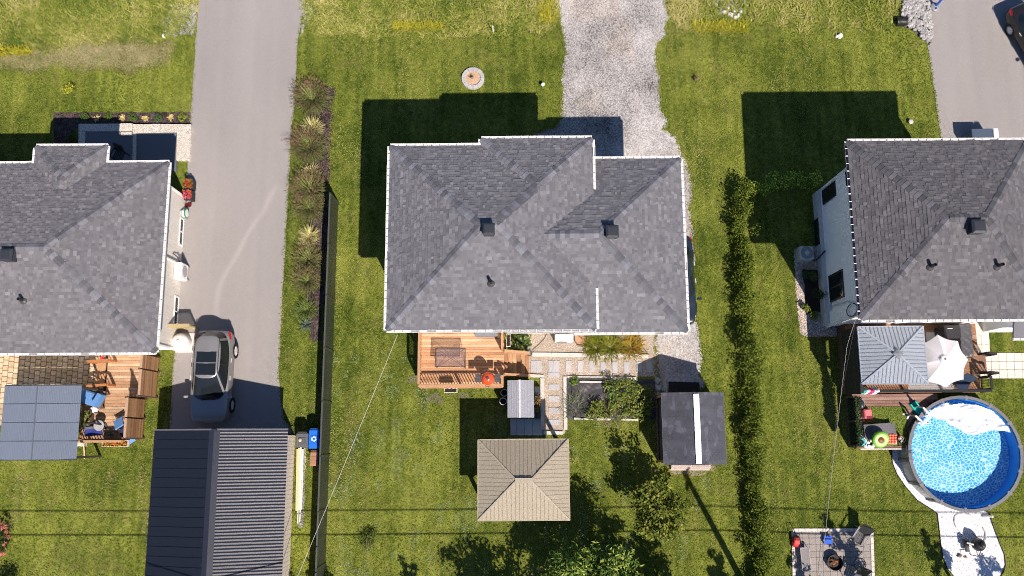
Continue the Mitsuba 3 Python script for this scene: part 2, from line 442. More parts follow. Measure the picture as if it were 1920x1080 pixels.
def shingles(mb, face, rng, warm=0.0, e=.128, dark=1.0):
    g, h, (a, b, c, st, al, inn, p) = face
    n3 = np.array([-a, -b, 1.0])
    n3 /= np.linalg.norm(n3)
    co = np.array(g.envelope.exterior.coords)
    us, vs = (co - st) @ al, (co - st) @ inn
    shapely.prepare(g)
    v0 = max(vs.min(), 0)
    tone = dark * SH * np.array([1 + warm, 1, 1 - warm * .7])
    nv = int((vs.max() - v0) / e) + 1
    for r in range(nv):
        va, vb = v0 + r * e, v0 + (r + 1) * e
        u = us.min() - rng.uniform(0, .3)
        k_old = -1
        while u < us.max():
            w = rng.choice([.09, .13, .17, .22])
            raised = rng.random() < .5
            q = [st + al * uu + inn * vv for uu, vv in ((u, va), (u + w, va), (u + w, vb), (u, vb))]
            tab = Polygon(q)
            u += w
            if not g.intersects(tab):
                continue
            k = rng.choice(5, p=SW)
            col = tone[k] * (1.08 if raised else .93) * rng.uniform(.94, 1.06)
            hb, ht = (.030, .010) if raised else (.014, .004)
            whole = g.contains(tab)
            cut = [tab] if whole else [t for t in getattr(g.intersection(tab), 'geoms', [g.intersection(tab)]) if t.geom_type == 'Polygon' and t.area > 1e-4]
            for t in cut:
                pts = np.array(q) if whole else np.array(t.exterior.coords)[:-1]
                vv = (pts - st) @ inn
                zz = h.ez + pts @ [a, b] + c
                off = hb + (ht - hb) * np.clip((vv - va) / e, 0, 1)
                top = np.c_[pts, zz] + n3 * off[:, None]
                m = len(top)
                f = [[0, i, i + 1] for i in range(1, m - 1)]
                if whole:
                    bot = np.c_[pts[:2], zz[:2]]
                    side = np.c_[pts[2:], zz[2:]]
                    vvv = np.vstack([top, bot, side])
                    f += [[4, 5, 1], [4, 1, 0]]
                    if raised:
                        f += [[5, 6, 2], [5, 2, 1], [7, 4, 0], [7, 0, 3]]
                    mb.add(vvv, f, col)
                else:
                    mb.add(top, f, col)


def caps(parent, hips, a, b, rng, w=.17, e=.2, warm=0.0, dark=1.0):
    """bent cap shingles along the ridge or hip line a-b (plan, from low to high)"""
    a, b = np.array(a, float), np.array(b, float)
    d = b - a
    L = np.linalg.norm(d)
    d /= L
    q = np.array([-d[1], d[0]])
    n = int(L / e)
    shade = np.where((np.arange(n + 1) + rng.integers(0, 2, n + 1)) % 3 == 0, rng.choice([.72, .82], n + 1), rng.choice([.95, 1.15, 1.38], n + 1))
    for i in range(n):
        s0, s1 = i * e, min(i * e + e * 1.35, L)
        P = []
        for s_, up in ((s0, .040), (s1, .018)):
            for t_ in (-w, 0, w):
                xy = a + d * s_ + q * t_
                lift = up + (.012 if t_ == 0 else 0)
                P.append([xy[0], xy[1], float(roof_z(hips, xy[0], xy[1])) + lift])
        P = np.array(P)
        lo = P[:3] - [0, 0, .03]
        V = np.vstack([P, lo])
        F = [[0, 1, 4], [0, 4, 3], [1, 2, 5], [1, 5, 4], [6, 7, 1], [6, 1, 0], [7, 8, 2], [7, 2, 1]]
        col = np.array([.122, .128, .152]) * [1 + warm, 1, 1 - warm] * dark * shade[i] * rng.uniform(.94, 1.06)
        part(parent, 'ridge_cap', MB().add(V, F, col))


def gutter(house, a, b, z, out, cover=True, name='gutter', rng=R, tone=(.70, .70, .70)):
    """a trough from a to b along the eave, out: the outward direction; cover: with a leaf guard"""
    a, b, o = np.array(a, float), np.array(b, float), np.array(out, float)
    d = (b - a) / np.linalg.norm(b - a)
    L = np.linalg.norm(b - a)
    W_, D_ = .108, .10
    mb = MB()

    def strip(p, q, r_=0.0):
        (o0, z0), (o1, z1) = p, q
        A, B = a + o * o0, a + o * o1
        C, E = b + o * o1, b + o * o0
        mb.quad([*A, z + z0], [*B, z + z1], [*C, z + z1], [*E, z + z0], tone)
    prof = [(.012, 0), (.012, -D_), (W_ - .03, -D_), (W_, -.03), (W_, .012), (W_ - .012, .012), (W_ - .012, -.025), (W_ - .035, -D_ + .008), (.02, -D_ + .008), (.02, 0)]
    for p, q in zip(prof[:-1], prof[1:]):
        strip(p, q)
    k = part(house, name, mb, 'satin')
    hb = MB()
    n = max(int(L / .33), 2)
    for i in range(n + 1):
        s_ = min(.02 + L * i / n, L - .03)
        p = a + d * s_
        if cover:
            if i < n and rng.random() < .93:
                e_ = a + d * (L * (i + 1) / n - .012)
                hb.quad([*(p + o * .0), z + .016], [*(p + o * (W_ - .018)), z + .012], [*(e_ + o * (W_ - .018)), z + .012 + rng.uniform(-.003, .003)], [*e_, z + .016], tint(np.array(tone), .06, rng))
        else:
            c = p + o * W_ / 2
            hb.box((*c, z + .012), (.035, W_, .006) if abs(d[0]) > .5 else (W_, .035, .006), (.8, .8, .8))
    part(k, 'guard' if cover else 'hanger', hb, 'satin', kind='stuff')
    return k


def roof_vent(house, x, y, hips, s=.46, col=(.03, .034, .044)):
    z = float(roof_z(hips, np.array(x), np.array(y)))
    k = part(house, 'roof_vent', MB().box((x, y, z + .12), (s * .86, s * .86, .5), col), 'satin')
    part(k, 'cap', MB().lathe([(s * .70, 0), (s * .74, .03), (s * .74, .07), (s * .52, .13), (0, .135)], (x, y, z + .34), col, n=4, M=[[.7071, -.7071, 0], [.7071, .7071, 0], [0, 0, 1]]), 'satin')
    lv = MB()
    for i in range(4):
        lv.box((x, y, z + .08 + i * .07), (s * .93, s * .93, .012), (.045, .047, .055))
    part(k, 'louvre', lv, 'satin', kind='stuff')


def pipe_vent(house, x, y, hips, r=.068, h=.46):
    z = float(roof_z(hips, np.array(x), np.array(y)))
    k = part(house, 'pipe_vent', MB().lathe([(r, -.1), (r, h), (r * .75, h), (r * .75, h - .1), (0, h - .1)], (x, y, z), (.018, .018, .02), n=12), 'satin')
    part(k, 'collar', MB().lathe([(r * 2.6, -.03), (r * 2.4, .03), (r * 1.25, .10), (r * 1.0, .10)], (x, y, z), (.05, .05, .055), n=12), 'satin')


def window(house, x0, x1, z0, z1, y, axis, out, frame=(.75, .75, .75), mid=True):
    """a window in a wall; axis 'x' (runs along x, wall at y) or 'y'; out: +1/-1 outward"""
    def q(u, w, z):
        return (u, y + out * w, z) if axis == 'x' else (y + out * w, u, z)

    def bx(mb, u0, u1, w0, w1, za, zb, col):
        a, b = np.array(q(u0, w0, za)), np.array(q(u1, w1, zb))
        mb.box((a + b) / 2, np.abs(b - a), col)
    fr = MB()
    t = .07
    bx(fr, x0, x1, 0, .05, z0, z0 + t, frame)
    bx(fr, x0, x1, 0, .05, z1 - t, z1, frame)
    bx(fr, x0, x0 + t, 0, .048, z0 + t, z1 - t, frame)
    bx(fr, x1 - t, x1, 0, .048, z0 + t, z1 - t, frame)
    k = part(house, 'window', fr, 'satin')
    cuts = [x0 + t, (x0 + x1) / 2, x1 - t] if mid else [x0 + t, x1 - t]
    for u0, u1 in zip(cuts[:-1], cuts[1:]):
        g = MB()
        bx(g, u0 + .012, u1 - .012, .005, .02, z0 + t, z1 - t, (.02, .03, .04))
        part(k, 'pane', g, 'pane')
    if mid:
        m = MB()
        bx(m, cuts[1] - .03, cuts[1] + .03, 0, .045, z0 + t, z1 - t, frame)
        part(k, 'mullion', m, 'satin')


def siding(house, x0, y0, x1, y1, z0, z1, col, boards=.2, vertical=True, name='wall', low=None):
    """four walls of grooved siding round x0..x1, y0..y1"""
    for a, b, o in (((x0, y0), (x1, y0), (0, -1)), ((x1, y0), (x1, y1), (1, 0)), ((x1, y1), (x0, y1), (0, 1)), ((x0, y1), (x0, y0), (-1, 0))):
        a, b, o = np.array(a), np.array(b), np.array(o)
        L = np.linalg.norm(b - a)
        d = (b - a) / L
        core = MB().box((*((a + b) / 2 - o * .06), (z0 + z1) / 2), (L if abs(d[0]) > .5 else .11, L if abs(d[1]) > .5 else .11, z1 - z0), np.array(col) * .8)
        w = part(house, name, core)
        mb = MB()
        if vertical:
            n = int(L / boards)
            for i in range(n):
                c = a + d * (i + .5) * L / n + o * .006
                t = L / n - (.003 if low else .006)
                mb.box((*c, (z0 + z1) / 2 + (low or 0) / 2), (t if abs(d[0]) > .5 else .02, t if abs(d[1]) > .5 else .02, z1 - z0 - .02 - (low or 0)), tint(col, .02))
        else:
            n = int((z1 - z0) / boards)
            for i in range(n):
                c = (a + b) / 2 + o * .006
                mb.box((*c, z0 + (i + .5) * (z1 - z0) / n), (L if abs(d[0]) > .5 else .02, L if abs(d[1]) > .5 else .02, (z1 - z0) / n - .012), tint(col, .02))
        part(w, 'siding', mb, 'matte', kind='stuff')
        part(w, 'corner_trim', MB().box((*(a + o * .012), (z0 + z1) / 2), (.1, .1, z1 - z0 - .01), (.72, .72, .71)))


def house_roof(h, hips, lines, rng, warm=0.0, dark=1.0):
    faces = roof_faces(hips)
    deck = MB()
    for g, hp, (a, b, c, *_r) in faces:
        for q in (g.geoms if hasattr(g, 'geoms') else [g]):
            if q.area < .01:
                continue
            v, f = trimesh.creation.triangulate_polygon(q, engine='earcut')
            n = np.cross(v[f[:, 1]] - v[f[:, 0]], v[f[:, 2]] - v[f[:, 0]])
            f = np.where(n[:, None] < 0, f[:, ::-1], f)
            deck.add(np.c_[v, hp.ez + v @ [a, b] + c], f, (.06, .06, .07))
    r = part(h, 'roof', deck)
    mb = MB()
    for fc in faces:
        shingles(mb, fc, rng, warm, dark=dark)
    part(r, 'shingles', mb, 'matte', kind='stuff')
    for a, b in lines:
        caps(r, hips, a, b, rng, warm=warm, dark=dark)
    eav = MB()
    for hp in hips:
        x0, y0, x1, y1 = hp.rect
        eav.sheet(hp.dom.buffer(-.015), hp.ez - .16, (.7, .7, .7))
        for (ax, ay), (bx, by) in (((x0, y0), (x1, y0)), ((x1, y0), (x1, y1)), ((x1, y1), (x0, y1)), ((x0, y1), (x0, y0))):
            m = np.array([(ax + bx) / 2, (ay + by) / 2])
            others = [o for o in hips if o is not hp]
            if any(o.dom.buffer(-.05).contains(Point(m)) for o in others):
                continue
            eav.box((*m, hp.ez - .088), (abs(bx - ax) or .02, abs(by - ay) or .02, .16), (.74, .74, .73))
    part(h, 'eave', eav, 'satin')


# --- the middle house
hc = thing('house', 'two-level middle house with dark grey hip roof, lower garage wing and black roof vents', 'house')
CX0, CX1, CY0, CY1, CZ = -5.50, 3.23, 4.47, 12.47, 6.0
main = Hip(CX0, CY0, CX1, CY1, CZ, .46, .46, .46, .46)
bump = Hip(-1.57, 8.0, CX1, 12.77, CZ, .46, .46, None, .46)
gar = Hip(-.5, 4.44, 7.18, 12.13, 5.08, None, .5, .5, .5)
hips_c = [main, bump, gar]
house_roof(hc, hips_c, [((CX0, CY0), (-1.5, 8.47)), ((CX0, CY1), (-1.5, 8.47)), ((CX1, CY0), (-.77, 8.47)), ((CX1, 12.77), (.83, 10.37)), ((-1.57, 12.77), (.83, 10.37)), ((-1.5, 8.47), (-.77, 8.47)), ((.83, 10.37), (-.77, 8.77)), ((7.18, 4.44), (3.33, 8.28)), ((7.18, 12.13), (3.33, 8.28)), ((3.33, 8.28), (1.2, 8.28))], np.random.default_rng(1))
siding(hc, -5.05, 5.2, 2.8, 12.05, 0, 5.85, (.50, .49, .47), .2, False)
siding(hc, 2.95, 5.08, 6.45, 11.7, 0, 4.92, (.50, .49, .47), .2, False)
for a_, b_, z_, o_, cv_ in (((CX0 - .012, CY0), (CX0 - .012, CY1), CZ, (-1, 0), 1), ((CX0, CY1 + .012), (-1.57, CY1 + .012), CZ, (0, 1), 1), ((-1.582, 12.5), (-1.582, 12.77), CZ, (-1, 0), 1), ((-1.57, 12.782), (CX1, 12.782), CZ, (0, 1), 1),
                           ((CX1 + .012, 10.46), (CX1 + .012, 12.7), CZ, (1, 0), 1), ((CX1 + .012, CY0), (CX1 + .012, 6.2), CZ, (1, 0), 1), ((CX0, CY0 - .012), (-.7, CY0 - .012), CZ, (0, -1), 1), ((-.7, CY0 - .012), (CX1, CY0 - .012), CZ, (0, -1), 0),
                           ((3.4, 12.142), (7.18, 12.142), 5.08, (0, 1), 1), ((7.192, 4.44), (7.192, 12.1), 5.08, (1, 0), 1), ((2.35, 4.428), (7.18, 4.428), 5.08, (0, -1), 1)):
    gutter(hc, a_, b_, z_, o_, cv_)
roof_vent(hc, *(-1.16, 8.23), hips_c)
roof_vent(hc, *(3.87, 8.34), hips_c, .5)
pipe_vent(hc, *(-1.12, 6.28), hips_c)
for xx in (-3.6, -.2):
    window(hc, xx - .7, xx + .7, 3.6, 4.9, 12.05, 'x', 1)
window(hc, 1.4, 2.6, 3.6, 4.9, 5.2, 'x', -1)
window(hc, -4.6, -3.4, 3.6, 4.9, 5.2, 'x', -1)
window(hc, 7.2, 8.4, 3.4, 4.6, -5.05, 'y', -1)
part(hc, 'garage_door', MB().box((4.9, 11.72, 1.15), (2.7, .06, 2.3), (.7, .7, .7)))
part(hc, 'patio_door', MB().box((-2.2, 5.18, 2.2), (1.7, .06, 2.1), (.6, .6, .6)))

# --- the left house
hl = thing('house', 'low house with dark grey hip roof and beige east wall beside the asphalt driveway', 'house')
LX1, LY0, LY1, LZ = -16.10, 3.86, 12.64, 3.55
l_main = Hip(-33.0, LY0, LX1, LY1, LZ, .42, .42, .42, .42)
l_bump = Hip(-22.35, 8.0, -19.02, 13.47, LZ, .42, .42, None, .42)
hips_l = [l_main, l_bump]
house_roof(hl, hips_l, [((LX1, LY0), (-20.49, 8.25)), ((LX1, LY1), (-20.49, 8.25)), ((-20.49, 8.25), (-28.4, 8.25)), ((-22.35, 13.47), (-20.69, 11.8)), ((-19.02, 13.47), (-20.69, 11.8)), ((-20.69, 11.8), (-20.69, 10.97))], np.random.default_rng(2), .03)
siding(hl, -32.5, 4.34, -16.66, 11.95, 0, 3.4, (.62, .59, .54), .16, True)
for a_, b_, o_ in (((LX1 + .012, LY0), (LX1 + .012, LY1), (1, 0)), ((LX1, LY1 + .012), (-19.02, LY1 + .012), (0, 1)), ((-19.008, LY1 + .1), (-19.008, 13.47), (1, 0)), ((-19.02, 13.482), (-22.35, 13.482), (0, 1)), ((-22.362, 13.4), (-22.362, LY1), (-1, 0)), ((-22.35, LY1 + .012), (-30, LY1 + .012), (0, 1)), ((-30, LY0 - .012), (LX1, LY0 - .012), (0, -1))):
    gutter(hl, a_, b_, LZ, o_)
roof_vent(hl, *(-21.94, 7.86), hips_l, .52)
pipe_vent(hl, *(-21.69, 6.08), hips_l, .07, .4)
window(hl, 9.45, 10.85, .10, .58, -16.66, 'y', 1)
window(hl, 5.40, 6.92, .10, .60, -16.66, 'y', 1)
window(hl, -21.6, -20.2, 1.2, 2.5, 11.95, 'x', 1)
part(hl, 'downspout', MB().beam((-16.05, 8.62, 3.42), (-16.6, 8.50, 2.6), .12, .09, (.36, .35, .33)).beam((-16.6, 8.5, 2.6), (-16.6, 8.5, .1), .09, .07, (.6, .58, .54)))
part(hl, 'door', MB().box((-18.0, 11.98, 1.2), (.95, .06, 2.1), (.5, .5, .5)))

# --- the right house
hr = thing('house', 'two-storey white-sided house with dark hip roof and black-framed side windows, at right', 'house')
RX0, RY0, RY1, RZ = 14.02, 4.72, 12.36, 6.45
r_main = Hip(RX0, RY0, 21.75, RY1, RZ, .56, .56, .455, .455)
r_east = Hip(16.0, 4.45, 30, 9.0, 5.2, None, .4, .4, .4)
hips_r = [r_main]
house_roof(hr, hips_r, [((RX0, RY0), (17.13, 8.54)), ((RX0, RY1), (17.13, 8.54)), ((17.13, 8.54), (18.64, 8.54)), ((21.75, RY0), (18.64, 8.54)), ((21.75, RY1), (18.64, 8.54))], np.random.default_rng(3), .03, .74)
siding(hr, 14.9, 5.28, 21.3, 11.94, 0, 6.3, (.80, .81, .82), .62, True, low=.35)
for a_, b_, o_, cv in (((RX0 - .012, RY0), (RX0 - .012, RY1), (-1, 0), 0), ((RX0, RY1 + .012), (21.75, RY1 + .012), (0, 1), 1), ((RX0, RY0 - .012), (21.75, RY0 - .012), (0, -1), 1)):
    k_ = gutter(hr, a_, b_, RZ, o_, cv, tone=(.66, .65, .64) if cv else (.10, .115, .15))
roof_vent(hr, *(18.14, 8.13), hips_r, .52)
pipe_vent(hr, *(16.59, 6.73), hips_r)
pipe_vent(hr, *(19.27, 6.73), hips_r)
BK = (.015, .016, .02)
window(hr, 11.10, 11.82, .93, 2.62, 14.88, 'y', -1, BK, False)
window(hr, 6.29, 7.58, .98, 2.72, 14.88, 'y', -1, BK, True)
window(hr, 9.26, 10.55, .06, .60, 14.70, 'y', -1, BK, True)
window(hr, 11.16, 11.82, 3.95, 5.3, 14.88, 'y', -1, BK, False)
part(hr, 'foundation', MB().box((14.79, 8.61, .33), (.18, 6.6, .66), (.34, .36, .38)), 'concrete')
lw = sbox(21.9, 4.62, 27.5, 8.2)
part(hr, 'lower_roof', MB().beam((25.0, 4.35, 2.72), (25.0, 7.6, 3.6), 5.4, .12, (.145, .147, .17), up=(0, 0, 1)))
gutter(hr, (22.3, 4.35), (27.6, 4.35), 2.72, (0, -1), 1)
part(hr, 'lower_wall', MB().box((24.9, 6.4, 1.3), (4.9, 2.9, 2.6), (.78, .79, .8)))

# ------------------------------------------------------------------ shared builders for the yards
WOOD = np.array([[.36, .20, .11], [.42, .25, .14], [.47, .29, .17], [.33, .19, .11], [.50, .34, .22]])
BROWN = np.array([[.20, .105, .05], [.235, .13, .065], [.17, .09, .045], [.25, .15, .08]])
GREY = np.array([.10, .105, .115])


def board(mb, a, b, w, h, col, rng, seg=6, amt=.1):
    """a plank from a to b (centre of its top), w wide, tone drifting along it"""
    a, b = np.array(a, float), np.array(b, float)
    d = b - a
    L = np.linalg.norm(d)
    d /= L
    q = np.array([-d[1], d[0], 0])
    q /= np.linalg.norm(q)
    t = np.linspace(0, 1, seg + 1)
    c = a + np.outer(t, b - a)
    tone = np.clip(1 + amt * rng.normal(0, 1, seg + 1), .7, 1.3)
    dn = np.array([0, 0, -h])
    V, C = [], []
    for i in range(seg + 1):
        V += [c[i] - q * w / 2 + dn, c[i] - q * w / 2 + [0, 0, -.006], c[i] - q * (w / 2 - .006), c[i] + q * (w / 2 - .006), c[i] + q * w / 2 + [0, 0, -.006], c[i] + q * w / 2 + dn]
        C += [col * tone[i]] * 6
    F = []
    for i in range(seg):
        o = i * 6
        F += [[o + k, o + k + 6, o + k + 7, o + k + 1] for k in range(5)]
    F += [[0, 1, 2, 3], [0, 3, 4, 5]]
    e = seg * 6
    F += [[e + 3, e + 2, e + 1, e], [e + 5, e + 4, e + 3, e]]
    mb.add(V, F, np.clip(np.array(C), 0, 1))


def deck_floor(key, x0, x1, y0, y1, z, w, cols, rng, axis='x', clip=None):
    """planks over the rectangle, each a part of the deck"""
    lo, hi = (y0, y1) if axis == 'x' else (x0, x1)
    n = max(int(round((hi - lo) / w)), 1)
    s = (hi - lo) / n
    for i in range(n):
        c = lo + (i + .5) * s
        col = cols[rng.integers(len(cols))] * rng.uniform(.9, 1.1)
        mb = MB()
        if axis == 'x':
            u0, u1 = (x0, x1) if clip is None else clip(c)
            board(mb, (u0 - rng.uniform(0, .006), c, z), (u1, c, z), s - .009, .03, col, rng)
        else:
            board(mb, (c, y0, z), (c, y1, z), s - .009, .03, col, rng)
        part(key, 'board', mb)


def railing(key, a, b, z, h, rng, cols=WOOD, gap=.13, post=1.55, name='railing', bal=.032, slat=None):
    """top rail (key), posts and balusters from a to b on a floor at z (z may be a pair: it slopes)"""
    za, zb = (z, z) if np.isscalar(z) else z
    a3, b3 = np.array([*a, za]), np.array([*b, zb])
    L = np.linalg.norm(b3[:2] - a3[:2])
    up = np.array([0, 0, h])
    c0 = cols[0]
    k = part(key, name, MB().beam(a3 + up, b3 + up, .11, .04, tint(cols[1], .1, rng)))
    part(k, 'lower_rail', MB().beam(a3 + up * .12, b3 + up * .12, .045, .06, c0))
    n = max(int(round(L / post)), 1)
    for i in range(n + 1):
        p = a3 + (b3 - a3) * i / n
        part(k, 'post', MB().box(p + up * .47, (.09, .09, h * .94), tint(cols[0], .1, rng)))
    m = MB()
    nb = int(L / gap)
    for i in range(nb):
        p = a3 + (b3 - a3) * (i + .5) / nb
        m.box(p + up * .53, (bal, bal, h * .84), tint(cols[2], .12, rng))
    part(k, 'baluster', m, kind='stuff')
    return k


def clump(name, label, cat, c, n, L, cols, rng, r=.12, lean=.7, w=.02, group=None, tip=None, z=0.0, bs='blade'):
    base = rng.normal(0, r / 2, (n, 2)) + np.array(c)[:2]
    az = np.arctan2(base[:, 1] - c[1], base[:, 0] - c[0]) + rng.normal(0, .7, n)
    mb = MB()
    blades(mb, base, L * rng.uniform(.5, 1.15, n), w, lean, pal(rng, n, cols), rng, z, az)
    if tip is None:
        return solo(name, mb, bs, label, cat, group)
    k = thing(name, label, cat, group)
    part(k, 'foliage', mb, bs)
    m2 = MB()
    nt = n // 3
    base = rng.normal(0, r, (nt, 2)) + np.array(c)[:2]
    az = np.arctan2(base[:, 1] - c[1], base[:, 0] - c[0]) + rng.normal(0, .5, nt)
    hz = rng.uniform(.35, .95, nt) * L
    off = np.c_[np.cos(az), np.sin(az)] * (rng.uniform(.1, .62, nt) * L)[:, None]
    blades(m2, np.c_[base + off, z + hz], .16, w * 1.3, .8, pal(rng, nt, tip), rng, 0, az)
    part(k, 'flower_spikes', m2, bs, kind='stuff')
    return k


def leafball(mb, c, r, n, size, cols, rng, shell=.55, flat=1.0, aspect=.6, up=.5):
    """leaves through the outer part of an uneven ball"""
    d = rng.normal(0, 1, (n, 3))
    d /= np.linalg.norm(d, axis=1, keepdims=True)
    rad = np.asarray(r) * (shell + (1 - shell) * rng.random(n) ** .6)
    ph = rng.uniform(0, 6, 3)
    rad = rad * (1 + .22 * np.sin(3 * d[:, 0] + ph[0]) * np.sin(3.5 * d[:, 1] + ph[1]) + .12 * np.sin(7 * d[:, 2] + ph[2] + 5 * d[:, 0]))
    p = np.asarray(c) + d * rad[:, None] * [1, 1, flat]
    leaves(mb, p, d * .6 + [.12, -.25, up + .35] + rng.normal(0, .45, (n, 3)), size, pal(rng, n, cols, .25), rng, aspect)


def shrub(name, label, cat, c, r, h, n, size, cols, rng, group=None, lobes=6, stem=True, aspect=.6, z=0.0):
    k = thing(name, label, cat, group)
    mb = MB()
    for i in range(lobes):
        a = rng.uniform(0, 6.28)
        q = rng.uniform(0, .55) * r
        leafball(mb, (c[0] + q * math.cos(a), c[1] + q * math.sin(a), z + h * rng.uniform(.35, .75)), r * rng.uniform(.45, .62), n // lobes, size, cols, rng, .35, h / (2 * r) if h < 2 * r else 1, aspect)
    part(k, 'foliage', mb, 'leaf')
    if stem:
        st = MB()
        for i in range(5):
            a = rng.uniform(0, 6.28)
            st.tube([(c[0], c[1], z - .02), (c[0] + .2 * r * math.cos(a), c[1] + .2 * r * math.sin(a), z + h * .35), (c[0] + .55 * r * math.cos(a), c[1] + .55 * r * math.sin(a), z + h * .7)], [.02, .014, .006], (.09, .065, .045), 5)
        part(k, 'stem', st, kind='stuff')
    return k


def tree(name, label, c, h, r, nl, size, cols, rng, crown=.45, group=None, aspect=.5, branches=16):
    k = thing(name, label, 'tree', group)
    x, y = c
    tr = MB().tube([(x, y, -.05), (x + .05, y, h * .3), (x - .04, y + .05, h * .62), (x, y, h * .9)], [.022 * h, .016 * h, .011 * h, .004 * h], (.10, .08, .06), 8)
    part(k, 'trunk', tr)
    lm, cr = MB(), MB()
    ends = []
    for i in range(branches):
        a = i * 2.4 + rng.uniform(-.4, .4)
        z0 = h * rng.uniform(.3, .78)
        L = r * rng.uniform(.55, 1.05) * (1.1 - .45 * (z0 / h))
        e = np.array([x + L * math.cos(a), y + L * math.sin(a), min(z0 + L * rng.uniform(.35, .85), h)])
        m = np.array([x + .5 * L * math.cos(a + .15), y + .5 * L * math.sin(a + .15), z0 + .3 * (e[2] - z0)])
        lm.tube([(x, y, z0), m, e], [.009 * h, .006 * h, .002 * h], (.10, .08, .06), 5)
        ends += [e, (m + e) / 2 + rng.normal(0, .1, 3) * r]
    ends.append(np.array([x, y, h * .93]))
    part(k, 'branch', lm, kind='stuff')
    for e in ends:
        leafball(cr, e, r * rng.uniform(.2, .36), nl // len(ends), size, cols, rng, .25, .8, aspect)
    part(k, 'crown', cr, 'leaf')
    return k


def xf(c, rz=0.0, z=0.0):
    """place points given in a thing's own frame"""
    a, q = math.cos(rz), math.sin(rz)
    c = np.array(c, float)

    def f(p):
        p = np.asarray(p, float)
        return np.stack([c[0] + a * p[..., 0] - q * p[..., 1], c[1] + q * p[..., 0] + a * p[..., 1], z + p[..., 2]], -1)
    return f


def moved(mb, f):
    m = MB()
    v, fa, c = mb.mesh()
    m.add(f(v), fa, c)
    return m


